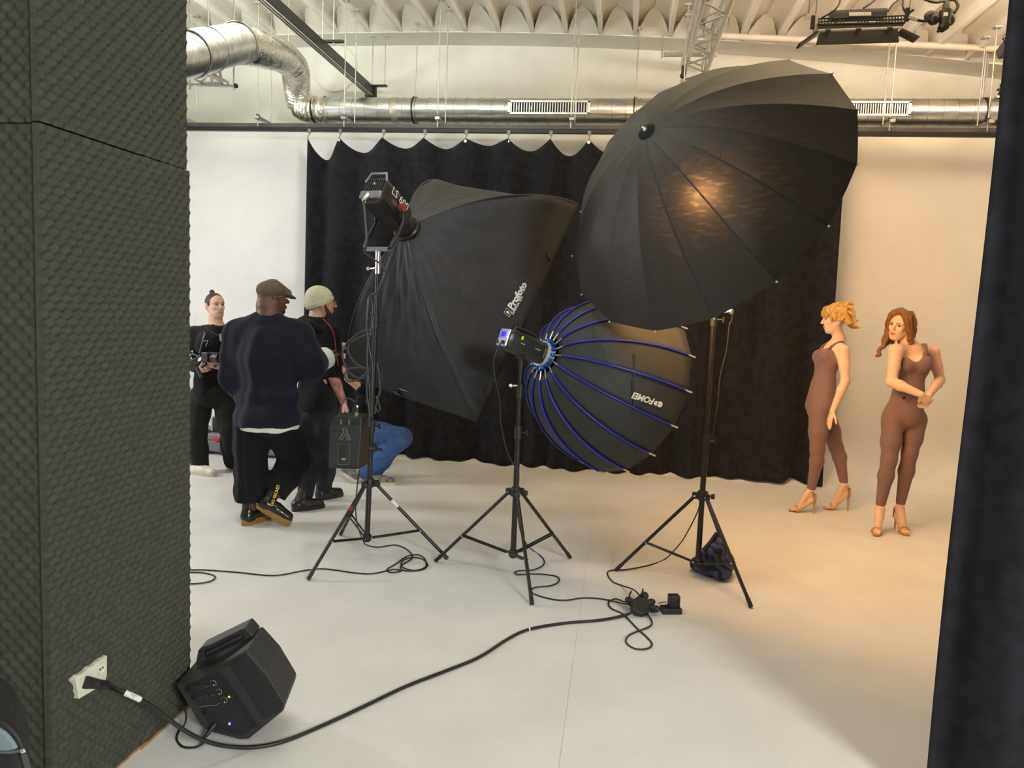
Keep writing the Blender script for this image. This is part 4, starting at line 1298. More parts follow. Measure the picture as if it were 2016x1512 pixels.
# ================================================================== FLOOR OBJECTS
# power distribution cluster
pc = thing('power_socket_cluster', 'black power socket cluster with several plugs on the white floor', 'power strip', tuple(G(1262, 1200)))
cc = G(1260, 1196, .04)
R3 = frame((.55, -.8, .25))
MB().lathe([(.050, -.022), (.058, -.015), (.058, .022), (.05, .03)], cc, (.2, -.65, .75), 8).build('socket_body', BLACK_RUBBER, pc, bevel=.004)
for (u, v, z, d, L, r) in ((1240, 1184, .05, (-.7, .4, .35), .05, .024), (1268, 1174, .06, (.35, .8, .3), .05, .026), (1281, 1186, .05, (.9, .3, .2), .045, .022), (1289, 1199, .035, (.8, -.35, .25), .05, .022), (1249, 1200, .035, (-.3, -.8, -.05), .05, .022), (1265, 1202, .03, (.1, -.9, .0), .03, .02)):
    p = G(u, v, z)
    d = Vector(d).normalized()
    MB().lathe([(r * .8, -L * .5), (r, -L * .4), (r, L * .2), (r * .7, L * .45), (r * .4, L * .6)], p, d, 14).build('plug', BLACK_PLASTIC, pc, smooth=40)
for (u, v, z) in ((1239, 1164, .09), (1262, 1160, .10)):
    MB().tube(crom([G(1245, 1185, .05), G(u, v + 10, z * .9), G(u + 4, v, z)], 4), .005, 6).build('spare_cable_end', BLACK_RUBBER, pc)
ad = thing('power_adapter', 'small black power adapter block beside the socket cluster', 'adapter', tuple(G(1320, 1206)))
R_ = (Vector((.97, .24, 0)), Vector((-.24, .97, 0)), Vector((0, 0, 1)))
a0 = G(1321, 1204, .015)
MB().box(a0 + Vector((0, .03, 0)), (.115, .075, .032), R_).build('base_block', BLACK_PLASTIC, ad, bevel=.003)
MB().box(a0 + Vector((.016, .045, .05)), (.062, .055, .07), R_).build('plug_block', BLACK_PLASTIC, ad, bevel=.004)
MB().tube([a0 + Vector((-.03, .03, .016)), a0 + Vector((-.03, .03, .045)), a0 + Vector((-.075, .02, .035))], .003, 6).build('lead', BLACK_RUBBER, ad)
# cable of the first stand along the floor, coil and loop
fc = thing('floor_cable', 'thin black cable with a loose coil lying by the softbox stand', 'cable', tuple(G(800, 1110)))
pth = [atD(707, 925, 4.9), atD(703, 960, 4.9), atD(700, 1000, 4.9), atD(704, 1035, 4.95), G(714, 1062, .05), G(722, 1073, .006), G(745, 1077, .006), G(780, 1073, .006), G(804, 1084, .006), G(812, 1098, .006), G(795, 1110, .006), G(788, 1118, .006), G(800, 1124, .006), G(830, 1122, .006), G(842, 1112, .006), G(830, 1100, .006), G(808, 1098, .008), G(792, 1105, .008), G(792, 1116, .008), G(815, 1123, .008), G(838, 1116, .01), G(836, 1100, .01), G(822, 1092, .01), G(800, 1096, .01), G(780, 1110, .006), G(762, 1121, .006), G(770, 1127, .006), G(790, 1124, .006), G(775, 1121, .006), G(735, 1129, .006), G(700, 1128, .006), G(640, 1120, .006), G(600, 1123, .006), G(540, 1133, .006), G(470, 1127, .006), G(400, 1122, .006), G(350, 1123, .006), G(250, 1124, .006), G(120, 1120, .006), G(-60, 1105, .006)]
MB().tube(crom(pth, 6), .0045, 8).build('cable', BLACK_RUBBER, fc, smooth=60)
pth = [G(-60, 1112, .006), G(150, 1126, .006), G(350, 1127, .006), G(392, 1127, .006), G(416, 1131, .006), G(424, 1137, .006), G(412, 1145, .006), G(385, 1149, .006), G(345, 1149, .006), G(150, 1150, .006), G(-60, 1140, .006)]
tag(MB().tube(crom(pth, 6), .0045, 8).build('cable_loop', BLACK_RUBBER, smooth=60, loc=G(400, 1138)), 'black cable loop lying on the floor beside the foam wall edge', 'cable')

# sandbag on stand 3
SBAG = mat('sandbag cloth', (0.010, 0.010, 0.012), .7, bump=.2, bscale=30)
nt = SBAG.node_tree
tcn = nt.nodes.new('ShaderNodeTexCoord'); wv = nt.nodes.new('ShaderNodeTexWave')
wv.inputs['Scale'].default_value = 7.5; wv.inputs['Distortion'].default_value = 5.0; wv.inputs['Detail'].default_value = .5; wv.inputs['Detail Scale'].default_value = 2.2
wv.bands_direction = 'DIAGONAL'
rp = nt.nodes.new('ShaderNodeValToRGB')
rp.color_ramp.interpolation = 'CONSTANT'
rp.color_ramp.elements[0].color = (.010, .010, .010, 1); rp.color_ramp.elements[1].color = (.045, .055, .16, 1); rp.color_ramp.elements[1].position = .58
nt.links.new(tcn.outputs['Object'], wv.inputs['Vector']); nt.links.new(wv.outputs['Fac'], rp.inputs[0]); nt.links.new(rp.outputs[0], nt.nodes['Principled BSDF'].inputs['Base Color'])

# loudspeaker: tilted wedge lying against the foam wall
sp = thing('loudspeaker', 'small black portable loudspeaker tilted on the floor by the foam wall', 'loudspeaker', tuple(G(450, 1455)))
YS = 2.665
def zpx(x, y):
    return (320 + x / 5.815, 1220 + y / 5.815)
def spn(x, y, yy=YS):
    p = atY(*zpx(x, y), yy)
    return p
near = [(150, 780), (450, 700), (650, 600), (960, 385), (1190, 640), (1400, 990), (1385, 1075), (985, 1400), (890, 1405), (560, 1320), (430, 1235)]
N0 = [spn(*p) for p in near]
zmin = min(p.z for p in N0)
off = Vector((0, 0, 0.004 - zmin))
N0 = [p + off for p in N0]
cen = sum(N0, Vector()) / len(N0)
dep_ = Vector((-.05, .235, .0))
N1 = [cen + (p - cen) * 0.97 + dep_ for p in N0]
N2 = [cen + (p - cen) * 0.90 + dep_ * 1.12 for p in N0]
zm = min(p.z for p in N1 + N2)
SPK = mat('loudspeaker plastic', (0.032, 0.033, 0.033), .55, var=.1, scale=20, bump=.25, bscale=400)
MB().loft([N0, N1, N2]).build('cabinet', SPK, sp, bevel=.006)
def sq(x, y, lift=.004):
    return spn(x, y) + off + Vector((0, -lift, 0))
MB().prism([sq(265, 790, .0), sq(640, 640, .0), sq(1060, 1250, .0), sq(905, 1350, .0), sq(590, 1290, .0)], (0, -.004, 0)).build('control_panel', mat('speaker panel', (.017, .018, .018), .5, var=.1), sp, bevel=.001)
MB().prism([sq(650, 625), sq(680, 640), sq(1090, 1250), sq(1060, 1258)], (0, -.006, 0)).build('panel_rim', BLACK_PLASTIC, sp)
MB().prism([sq(785, 540), sq(955, 420), sq(1385, 985), sq(1370, 1060), sq(1175, 1160)], (0, -.003, 0)).build('side_grille', mat('speaker grille', (.016, .018, .017), .8, var=.2, scale=300), sp)
for (x, y, nm) in ((595, 745, 'dial'), (660, 845, 'dial'), (720, 940, 'dial')):
    c = sq(x, y, .004)
    kb = MB().cyl(c, c + Vector((0, -.014, 0)), .0105, .009, n=18).build('dial', BLACK_PLASTIC, sp, smooth=40)
    r0 = .0125
    MB().tube([c + Vector((r0 * math.cos(a), -.006, r0 * math.sin(a))) for a in [math.radians(-60 + 300 * k / 16 + 20) for k in range(17)]], .0009, 4).build('dial_scale', mat('grey scale print', (.4, .4, .38), .5), kb)
    MB().tube([c + Vector((.004, -.0148, .001)), c + Vector((.009, -.0148, -.004))], .0012, 4).build('dial_mark', WHITE_PRINT, kb)
for (x, y) in ((300, 825), (395, 800), (455, 795), (365, 920), (445, 915), (505, 900), (490, 1080)):
    c = sq(x, y, .003)
    MB().lathe([(.0085, 0), (.010, .004), (.007, .005), (.006, .001)], c, (0, -1, 0), 16).build('input_jack', BLACK_PLASTIC if x in (300, 365, 490) else mat('jack metal', (.10, .10, .10), .4, .6), sp, smooth=40)
for (a, b) in (((500, 795), (560, 770)), ((560, 895), (625, 870)), ((430, 1015), (620, 1000)), ((620, 1000), (690, 960))):
    MB().tube([sq(*a, .005), sq(*b, .005)], .0006, 4).build('panel_line', mat('grey scale print', (.4, .4, .38)), sp)
MB().box(sq(770, 905, .006), (.007, .004, .006)).build('green_light', mat('green led', (.1, .5, .05), .4, emit=(.25, 1, .1), emit_s=1.0), sp)
MB().box(sq(775, 1212, .006), (.006, .004, .008)).build('blue_light', mat('blue led', (.05, .1, .8), .4, emit=(.08, .15, 1), emit_s=5), sp)
mb = MB().tube([sq(600, 1225, .0), sq(560, 1290, .03), sq(510, 1350, .045)], .011, 10, r_end=.006)
mb.build('power_inlet_plug', BLACK_PLASTIC, sp, smooth=50)
MB().tube(crom([sq(510, 1350, .045), G(402, 1462, .02), G(385, 1471, .006), G(360, 1470, .006), G(348, 1455, .006), G(352, 1440, .006), G(364, 1425, .03), G(366, 1405, .06), G(360, 1390, .10)], 6), .004, 8).build('power_lead', BLACK_RUBBER, sp, smooth=60)
# handle block on the top face; a thin dark sheet paints its hollow's shade
def stop(x, y, k):
    """point on the sloping top: k=0 near edge, 1 far edge."""
    return k
ta, tb_ = N0[0], N0[3]
fa, fb = N1[0], N1[3]
def topq(s, t, lift=.0):
    p = (ta + (tb_ - ta) * s) * (1 - t) + (fa + (fb - fa) * s) * t
    n_ = (tb_ - ta).cross(fa - ta).normalized()
    if n_.z < 0:
        n_ = -n_
    return p + n_ * lift
ridge = MB()
ridge.prism([topq(.10, .55), topq(.96, .62), topq(.93, .62, .05), topq(.25, .55, .055)], (fa - ta) * .42)
ridge.build('handle_block', SPK, sp, bevel=.006)
MB().prism([topq(.30, .54, .012), topq(.86, .59, .012), topq(.84, .59, .040), topq(.34, .54, .042)], (fa - ta) * .05 - (fa - ta) * .06).build('handle_recess_shade', mat('painted recess shade', (.006, .006, .008), .6), sp)
MB().cyl(topq(.34, .53, .027), topq(.84, .57, .025), .008, n=10).build('handle_bar', SPK, sp, smooth=40)

# backpack at the lower left corner
bk = thing('backpack', 'grey blue and black backpack at the lower left corner', 'backpack', (-1.78, 1.72, 0))
BPB = mat('backpack black', (.016, .016, .017), .8, var=.2, bump=.2, bscale=200)
BPG = mat('backpack grey blue', (.22, .28, .31), .75, var=.08, bump=.15, bscale=200)
YB = 1.62
def bpq(u, v, y=YB):
    return atY(u, v, y)
out_px = [(-118, 1512), (-112, 1470), (-96, 1440), (-66, 1422), (-30, 1416), (0, 1418), (18, 1428), (33, 1443), (45, 1464), (54, 1490), (60, 1512)]
top_ = [bpq(u, v) for u, v in out_px]
prof_ = [Vector((top_[0].x, YB, .0))] + top_ + [Vector((top_[-1].x + .01, YB, .0))]
cen_ = sum(prof_, Vector()) / len(prof_)
rings_ = [[cen_ + (p - cen_) * .96 + Vector((0, -.03, 0)) for p in prof_], prof_, [p + Vector((-.15, .17, 0)) for p in prof_], [cen_ + (p - cen_) * .95 + Vector((-.19, .21, 0)) for p in prof_]]
for r__ in rings_:
    for p in r__:
        p.z = max(p.z, 0.0)
MB().loft(rings_).build('bag_body', BPB, bk, bevel=.012)
pan_px = [(-92, 1462), (-78, 1441), (-50, 1430), (-20, 1427), (0, 1429), (13, 1437), (25, 1449), (34, 1462), (39, 1471), (20, 1475), (-10, 1474), (-50, 1470)]
MB().prism([bpq(u, v, YB - .034) for u, v in pan_px], (0, -.010, 0)).build('front_panel', BPG, bk, bevel=.005)
MB().tube(crom([bpq(u, v, YB - .036) for u, v in ((-92, 1466), (-50, 1475), (-10, 1479), (20, 1480), (42, 1477))], 4), .0045, 8).build('zip', mat('zip grey', (.12, .12, .13), .5), bk, smooth=60)
MB().tube(crom([bpq(u, v, YB - .036) for u, v in ((-96, 1460), (-80, 1437), (-50, 1425), (-20, 1421), (2, 1423), (18, 1433), (31, 1447), (40, 1462), (46, 1480), (52, 1512))], 4), .005, 8).build('piping', mat('piping dark', (.02, .02, .022), .6), bk, smooth=60)
pq_ = bpq(45, 1479, YB - .042)
MB().ball(pq_, .0075, 12, squash=(1, .6, 1)).build('zip_slider', CHROME, bk, smooth=60)
MB().box(pq_ + Vector((.010, -.002, -.026)), (.013, .004, .042), (Vector((.95, 0, .3)), Vector((0, 1, 0)), Vector((-.3, 0, .95)))).build('zip_pull', mat('pull grey', (.08, .08, .08), .7), bk)

# transport cases behind the cameraman
CASE = mat('grey case plastic', (.20, .20, .23), .5, var=.05)
CASE_D = mat('dark case plastic', (.05, .05, .055), .5, var=.05)
RED = mat('red latch', (.55, .03, .03), .4)
def case(label, px0, px1, py0, py1, Y, latch=None):
    a, b = atY(px0, py1, Y), atY(px1, py1, Y)
    z1 = atY((px0 + px1) / 2, py0, Y).z
    w, cxx = b.x - a.x, (a.x + b.x) / 2
    t = thing('transport_case', label, 'case', (cxx, Y + .2, 0), 'transport cases')
    MB().box((cxx, Y + .2, (z1 - .07) / 2 + .015), (w * .96, .38, z1 - .10), taper=1.02).build('case_body', CASE, t, bevel=.015)
    MB().box((cxx, Y + .2, z1 - .035), (w, .40, .07)).build('lid', CASE, t, bevel=.015)
    MB().box((cxx + w * .42, Y + .0, .07), (w * .16, .05, .13)).build('corner_guard', CASE_D, t, bevel=.01)
    MB().box((cxx - w * .46, Y + .0, .07), (w * .14, .05, .13)).build('corner_guard', CASE_D, t, bevel=.01)
    MB().box((cxx, Y + .2, .012), (w * .9, .3, .022)).build('case_base', CASE_D, t)
    if latch:
        p = atY(latch, (py0 + 5), Y - .005)
        MB().box((p.x, Y - .006, z1 - .05), (.075, .03, .035)).build('latch', RED, t, bevel=.004)
    return t, z1, cxx
c1, z1a, cx1 = case('grey transport case with red latch behind the cameraman\'s legs', 403, 440, 855, 902, 7.75, 427)
c2, z1b, cx2 = case('grey transport case at the foam wall edge behind the cameraman', 352, 398, 848, 900, 7.75)
c3, z1c, cx3 = case('grey transport case standing behind the man in the flat cap', 470, 560, 853, 912, 7.75, 478)
kb_ = thing('camera_bag', 'black and white camera gear box standing on the grey case', 'box', (cx1, 7.95, z1a))
p0_, p1_ = atY(408, 855, 7.85), atY(424, 822, 7.85)
MB().box(((p0_.x + p1_.x) / 2 - .01, 7.97, z1a + .09), (.05, .16, .17)).build('pale_side', mat('pale grey plastic', (.5, .5, .5), .5), kb_, bevel=.01)
MB().box(((p0_.x + p1_.x) / 2 + .055, 7.95, z1a + .085), (.10, .18, .165)).build('dark_front', BLACK_PLASTIC, kb_, bevel=.008)
MB().ball(((p0_.x + p1_.x) / 2 + .04, 7.95, z1a + .20), .05, 12, squash=(1.2, 1, .8)).build('blue_white_wrap', mat('crumpled pale blue', (.55, .68, .80), .5, var=.2, scale=30), kb_, smooth=60)
hb_ = thing('black_gear_bag', 'small black gear bag on the transport case at the foam edge', 'bag', (cx2, 7.9, z1b))
mb = MB().ball((cx2 + .02, 7.92, z1b + .035), .05, 12, squash=(2.0, 1.3, .7))
mb.build('bag_body', BLACK_RUBBER, hb_, smooth=60)
MB().tube(crom([(cx2 - .05, 7.92, z1b + .05), (cx2, 7.92, z1b + .12), (cx2 + .06, 7.92, z1b + .06)], 5), .006, 6).build('bag_handle', BLACK_RUBBER, hb_)

# ================================================================== SOFT SHAPES: smooth union of simple bodies, turned into a mesh
class Soft:
    """A list of rounded pieces blended into one skin."""
    def __init__(s):
        s.p = []

    def cone(s, a, b, ra, rb, k=.02, m=0, flat=None, sub=False):
        s.p.append(('c', np.array(a, float), np.array(b, float), ra, rb, k, m, None if flat is None else (np.array(Vector(flat[0]).normalized(), float), flat[1]), sub))
        return s

    def chain(s, pts, radii, k=.02, m=0, flat=None):
        for i in range(len(pts) - 1):
            s.cone(pts[i], pts[i + 1], radii[i], radii[i + 1], k, m, flat)
        return s

    def ell(s, c, r, R=None, k=.02, m=0, sub=False):
        M = np.eye(3) if R is None else np.array([tuple(x) for x in R], float)
        s.p.append(('e', np.array(c, float), np.array(r, float), M, k, m, sub))
        return s

    def bounds(s, pad):
        lo, hi = np.full(3, 1e9), np.full(3, -1e9)
        for q in s.p:
            if q[0] == 'c':
                if q[8]:
                    continue
                r = max(q[3], q[4])
                lo = np.minimum(lo, np.minimum(q[1], q[2]) - r)
                hi = np.maximum(hi, np.maximum(q[1], q[2]) + r)
            else:
                if q[6]:
                    continue
                r = q[2].max()
                lo = np.minimum(lo, q[1] - r)
                hi = np.maximum(hi, q[1] + r)
        return lo - pad, hi + pad

    def field(s, lo, n, h, grow=0.0, want_mat=False):
        F = np.full(n, 0.12, np.float32)
        Mt = np.zeros(n, np.int8) if want_mat else None
        best = np.full(n, 9.0, np.float32) if want_mat else None
        ax = [lo[i] + h * np.arange(n[i]) for i in range(3)]
        for q in s.p:
            if q[0] == 'c':
                _, a, b, ra, rb, k, m, flat, sub = q
                r = max(ra, rb) + grow
                blo, bhi = np.minimum(a, b) - r - k - 3 * h, np.maximum(a, b) + r + k + 3 * h
            else:
                _, c, rad, R, k, m, sub = q
                r = rad.max() + grow
                blo, bhi = c - r - k - 3 * h, c + r + k + 3 * h
            i0 = np.maximum(0, np.floor((blo - lo) / h).astype(int))
            i1 = np.minimum(n, np.ceil((bhi - lo) / h).astype(int) + 1)
            if np.any(i1 <= i0):
                continue
            sl = tuple(slice(i0[i], i1[i]) for i in range(3))
            X = ax[0][sl[0]][:, None, None]
            Y_ = ax[1][sl[1]][None, :, None]
            Z = ax[2][sl[2]][None, None, :]
            if q[0] == 'c':
                d = b - a
                L2 = max(float(d @ d), 1e-9)
                t = np.clip(((X - a[0]) * d[0] + (Y_ - a[1]) * d[1] + (Z - a[2]) * d[2]) / L2, 0, 1)
                dx, dy, dz = X - a[0] - t * d[0], Y_ - a[1] - t * d[1], Z - a[2] - t * d[2]
                if flat is not None:
                    f, kk = flat
                    al = dx * f[0] + dy * f[1] + dz * f[2]
                    dist = np.sqrt(np.maximum(dx * dx + dy * dy + dz * dz + al * al * (kk * kk - 1), 0))
                    D_ = (dist - (ra + (rb - ra) * t)) / (1 + (kk - 1) * .5) - grow
                else:
                    D_ = np.sqrt(dx * dx + dy * dy + dz * dz) - (ra + (rb - ra) * t) - grow
            else:
                gx, gy, gz = X - c[0], Y_ - c[1], Z - c[2]
                u = [(gx * R[i][0] + gy * R[i][1] + gz * R[i][2]) for i in range(3)]
                g = rad + grow
                k0 = np.sqrt((u[0] / g[0]) ** 2 + (u[1] / g[1]) ** 2 + (u[2] / g[2]) ** 2)
                k1 = np.sqrt((u[0] / g[0] ** 2) ** 2 + (u[1] / g[1] ** 2) ** 2 + (u[2] / g[2] ** 2) ** 2) + 1e-6
                D_ = k0 * (k0 - 1) / k1
                D_ = np.where(k0 < .2, -g.min(), D_)
            D_ = D_.astype(np.float32)
            A = F[sl]
            if sub:
                B = -D_
                hh = np.clip(.5 - .5 * (A - B) / k, 0, 1)
                F[sl] = A * (1 - hh) + B * hh + k * hh * (1 - hh)
            else:
                hh = np.clip(.5 + .5 * (D_ - A) / k, 0, 1)
                F[sl] = D_ * (1 - hh) + A * hh - k * hh * (1 - hh)
                if want_mat:
                    bb = best[sl]
                    w = D_ < bb
                    bb[w] = D_[w]
                    Mt[sl][w] = m
        return F, Mt


def nets(F, lo, h):
    s = F < 0
    c = s[:-1, :-1, :-1].astype(np.int8)
    for i, j, k in ((1, 0, 0), (0, 1, 0), (0, 0, 1), (1, 1, 0), (1, 0, 1), (0, 1, 1), (1, 1, 1)):
        c = c + s[i:F.shape[0] - 1 + i, j:F.shape[1] - 1 + j, k:F.shape[2] - 1 + k]
    act = (c > 0) & (c < 8)
    I = np.argwhere(act)
    if not len(I):
        return np.zeros((0, 3)), np.zeros((0, 4), int), I
    idx = np.full(act.shape, -1, np.int64)
    idx[act] = np.arange(len(I))
    acc, cnt = np.zeros((len(I), 3)), np.zeros(len(I))
    corners = [(0, 0, 0), (1, 0, 0), (0, 1, 0), (1, 1, 0), (0, 0, 1), (1, 0, 1), (0, 1, 1), (1, 1, 1)]
    val = [F[I[:, 0] + a, I[:, 1] + b, I[:, 2] + d] for a, b, d in corners]
    for i in range(8):
        for j in range(i + 1, 8):
            df = np.array(corners[j]) - np.array(corners[i])
            if np.abs(df).sum() != 1:
                continue
            m = (val[i] < 0) != (val[j] < 0)
            t = np.where(m, val[i] / np.where(m, val[i] - val[j], 1), 0)
            acc += np.where(m[:, None], np.array(corners[i]) + t[:, None] * df, 0)
            cnt += m
    V = lo + h * (I + acc / cnt[:, None])
    Q = []
    nx, ny, nz = F.shape
    for ax in range(3):
        sh = [slice(0, n) for n in (nx, ny, nz)]
        s0, s1 = list(sh), list(sh)
        s0[ax], s1[ax] = slice(0, F.shape[ax] - 1), slice(1, F.shape[ax])
        o1, o2 = (ax + 1) % 3, (ax + 2) % 3
        df = s[tuple(s0)] != s[tuple(s1)]
        E = np.argwhere(df)
        ok = (E[:, o1] > 0) & (E[:, o2] > 0) & (E[:, o1] < F.shape[o1] - 1) & (E[:, o2] < F.shape[o2] - 1)
        E = E[ok]
        if not len(E):
            continue
        ins = s[E[:, 0], E[:, 1], E[:, 2]]
        def cell(a, b):
            q = E.copy()
            q[:, o1] -= a
            q[:, o2] -= b
            return idx[q[:, 0], q[:, 1], q[:, 2]]
        f = np.stack([cell(1, 1), cell(0, 1), cell(0, 0), cell(1, 0)], 1)
        f[~ins] = f[~ins][:, ::-1]
        Q.append(f)
    Q = np.concatenate(Q)
    return V, Q[(Q >= 0).all(1)], I


def soft_mesh(name, soft, mats, parent, h=.008, grow=0.0, cut=None, fine=(), warp=None, smooth_it=0, loc=None):
    """cut: function of (X, Y, Z) arrays -> field to intersect with; fine: list of (lo, hi, step) boxes with a finer mesh."""
    lo, hi = soft.bounds(.02 + grow)
    base = Vector(root_loc(parent)) if parent else Vector(loc)
    VV, QQ, MM = [], [], []
    off = 0
    jobs = [(lo, hi, h, None)] + [(np.array(f[0]), np.array(f[1]), f[2], True) for f in fine]
    for (a, b, hh, isf) in jobs:
        n = np.ceil((b - a) / hh).astype(int) + 2
        F, Mt = soft.field(a, n, hh, grow, len(mats) > 1)
        if cut is not None:
            ax = [a[i] + hh * np.arange(n[i]) for i in range(3)]
            C_ = cut(ax[0][:, None, None], ax[1][None, :, None], ax[2][None, None, :])
            F = np.maximum(F, C_.astype(np.float32))
        V, Q, I = nets(F, a, hh)
        if not len(V):
            continue
        if isf is None:
            for f in fine:      # leave the finely meshed boxes to their own mesh
                inside = ((V > np.array(f[0]) + h * 1.2) & (V < np.array(f[1]) - h * 1.2)).all(1)
                Q = Q[~inside[Q].all(1)]
        mm = Mt[I[:, 0], I[:, 1], I[:, 2]] if Mt is not None else np.zeros(len(V), int)
        VV.append(V)
        QQ.append(Q + off)
        MM.append(mm[Q[:, 0]])
        off += len(V)
    V, Q, Mi = np.concatenate(VV), np.concatenate(QQ), np.concatenate(MM)
    used = np.unique(Q)
    rm = np.full(len(V), -1)
    rm[used] = np.arange(len(used))
    V, Q = V[used], rm[Q]
    for _ in range(smooth_it):
        S, c = np.zeros_like(V), np.zeros(len(V))
        for a in range(4):
            b = (a + 1) % 4
            np.add.at(S, Q[:, a], V[Q[:, b]])
            np.add.at(c, Q[:, a], 1)
            np.add.at(S, Q[:, b], V[Q[:, a]])
            np.add.at(c, Q[:, b], 1)
        V = V * .5 + .5 * S / c[:, None]
    if warp is not None:
        V = V + warp(V)
    me = bpy.data.meshes.new(name)
    me.vertices.add(len(V))
    me.vertices.foreach_set('co', (V - np.array(base)).astype(np.float32).ravel())
    me.loops.add(len(Q) * 4)
    me.loops.foreach_set('vertex_index', Q.astype(np.int32).ravel())
    me.polygons.add(len(Q))
    me.polygons.foreach_set('loop_start', np.arange(0, len(Q) * 4, 4, dtype=np.int32))
    me.update(calc_edges=True)
    me.validate()
    return finish(name, me, mats, Mi, parent, 179, 0, base)


def wrinkles(amp, seed=0, sy=1.0):
    rs = np.random.RandomState(seed)
    W_ = [(rs.normal(0, 1, 3) * np.array([1, 1, .45 * sy]) * rs.uniform(14, 42), rs.uniform(0, 6.3), rs.uniform(.4, 1)) for _ in range(9)]
    Dv = [rs.normal(0, 1, 3) for _ in range(9)]
    def f(V):
        o = np.zeros_like(V)
        for (kv, ph, w), dv in zip(W_, Dv):
            o += (np.sin(V @ kv + ph) * w)[:, None] * (dv * np.array([1, 1, .2]))
        return o * (amp / 3.0)
    return f


def half(n, p):
    """half space: keeps the side the normal points away from."""
    n = np.array(Vector(n).normalized(), float)
    p = np.array(p, float)
    return lambda X, Y, Z: (X - p[0]) * n[0] + (Y - p[1]) * n[1] + (Z - p[2]) * n[2]


def both(*fs):
    return lambda X, Y, Z: np.maximum.reduce(np.broadcast_arrays(*[f(X, Y, Z) for f in fs]))


def hand_into(S, wrist, tip, palm_n, size=1.0, curl=.3, spread=.10, thumb=1, k=.006, m=0, curls=None):
    """Palm and five bent fingers. tip: direction of the fingers; palm_n: direction the palm faces; thumb: +1/-1 side."""
    t = Vector(tip).normalized()
    pn = Vector(palm_n)
    pn = (pn - t * pn.dot(t)).normalized()
    sd = t.cross(pn) * thumb
    w = Vector(wrist)
    s = size
    S.cone(w, w + t * .05 * s, .024 * s, .030 * s, .012, m, (pn, 1.7))
    S.cone(w + t * .035 * s + sd * .012 * s, w + t * .085 * s + sd * .018 * s, .025 * s, .022 * s, .010, m, (pn, 1.7))
    S.cone(w + t * .035 * s - sd * .012 * s, w + t * .082 * s - sd * .018 * s, .025 * s, .021 * s, .010, m, (pn, 1.7))
    lens = (.072, .080, .074, .058)
    for i in range(4):
        o = (.030 - .020 * i) * s
        c = curls[i] if curls else curl
        p = w + t * ((.088, .092, .088, .080)[i]) * s + sd * o
        d = (t + sd * spread * (1.5 - i)).normalized()
        L = lens[i] * s
        r = (.0088, .0090, .0086, .0078)[i] * s
        a = 0
        pts, rr_ = [p - d * .012 * s, p], [r * 1.15, r * 1.1]
        for sg, f in enumerate((.45, .30, .25)):
            a += c * (1.0, 1.15, .8)[sg]
            dd = (d * math.cos(a) + pn * math.sin(a)).normalized()
            p = p + dd * L * f
            pts.append(p)
            rr_.append(r * (1.0, .9, .78)[sg])
        S.chain(pts, rr_, k, m)
    b = w + t * .030 * s + sd * .030 * s + pn * .006 * s
    d1 = (t * .75 + sd * .75 + pn * .25).normalized()
    d2 = (t * 1.0 + sd * .25 + pn * .35).normalized()
    p1 = b + d1 * .040 * s
    p2 = p1 + d2 * .030 * s
    p3 = p2 + d2 * .022 * s
    S.chain([w + t * .012 * s + sd * .012 * s, b, p1, p2, p3], [.016 * s, .0145 * s, .011 * s, .0098 * s, .0082 * s], k, m)


def head_into(S, c, fwd, up, s=1.0, fem=False, jaw=1.0, m=0, lip=1, nose=1.0, brow=None, ear=True):
    """c: centre of the skull. Returns the head frame (right, up, forward)."""
    f = Vector(fwd).normalized()
    u = Vector(up)
    u = (u - f * u.dot(f)).normalized()
    r = f.cross(u)
    c = Vector(c)
    R = (r, u, f)
    def P(a, b, d):
        return c + r * a * s + u * b * s + f * d * s
    S.ell(P(0, .030, -.012), (.073 * s, .082 * s, .094 * s), R, .02, m)           # cranium
    S.ell(P(0, .030, .045), (.060 * s, .060 * s, .045 * s), R, .025, m)           # forehead
    S.ell(P(0, -.035, .040), (.056 * s, .065 * s, .052 * s), R, .03, m)           # face
    S.ell(P(0, -.070, .045), ((.040 if fem else .048) * s * jaw, .035 * s, .045 * s), R, .03, m)  # jaw
    S.ell(P(0, -.094, .072), ((.016 if fem else .022) * s, .016 * s, .018 * s), R, .02, m)        # chin
    for q in (-1, 1):
        S.cone(P(q * .052 * jaw, -.035, .00), P(q * .020, -.090, .062), .022 * s, .016 * s, .025, m)  # jaw line
        S.ell(P(q * .036, -.016, .068), (.020 * s, .016 * s, .016 * s), R, .02, m)                    # cheek bone
        S.ell(P(q * .031, .010, .094), (.016 * s, .010 * s, .012 * s), R, .012, m, sub=True)          # eye socket
        S.cone(P(q * .014, .026, .084), P(q * .044, .028, .072), .009 * s, .007 * s, .012, m)         # brow ridge
        if ear:
            S.ell(P(q * .076, -.008, -.008), (.007 * s, .031 * s, .018 * s), R, .008, m)
            S.ell(P(q * .080, .006, -.014), (.006 * s, .016 * s, .014 * s), R, .006, m)
    S.chain([P(0, .024, .086), P(0, .002, .101), P(0, -.015, .115)], [.0075 * s, .0082 * s, .0100 * s * nose], .010, m)   # nose
    for q in (-1, 1):
        S.ell(P(q * .0115, -.021, .100), (.0082 * s * nose, .0068 * s, .0105 * s), R, .007, m)
    S.ell(P(0, -.052, .084), (.026 * s, .020 * s, .015 * s), R, .016, m)              # mouth mound
    S.ell(P(0, -.0485, .096), (.015 * s, .0045 * s, .006 * s), R, .005, m)
    S.ell(P(0, -.0585, .094), (.013 * s, .0055 * s, .007 * s), R, .005, m)
    S.cone(P(-.016, -.0535, .1015), P(.016, -.0535, .1015), .0012 * s, .0012 * s, .004, m, sub=True)
    return R, P


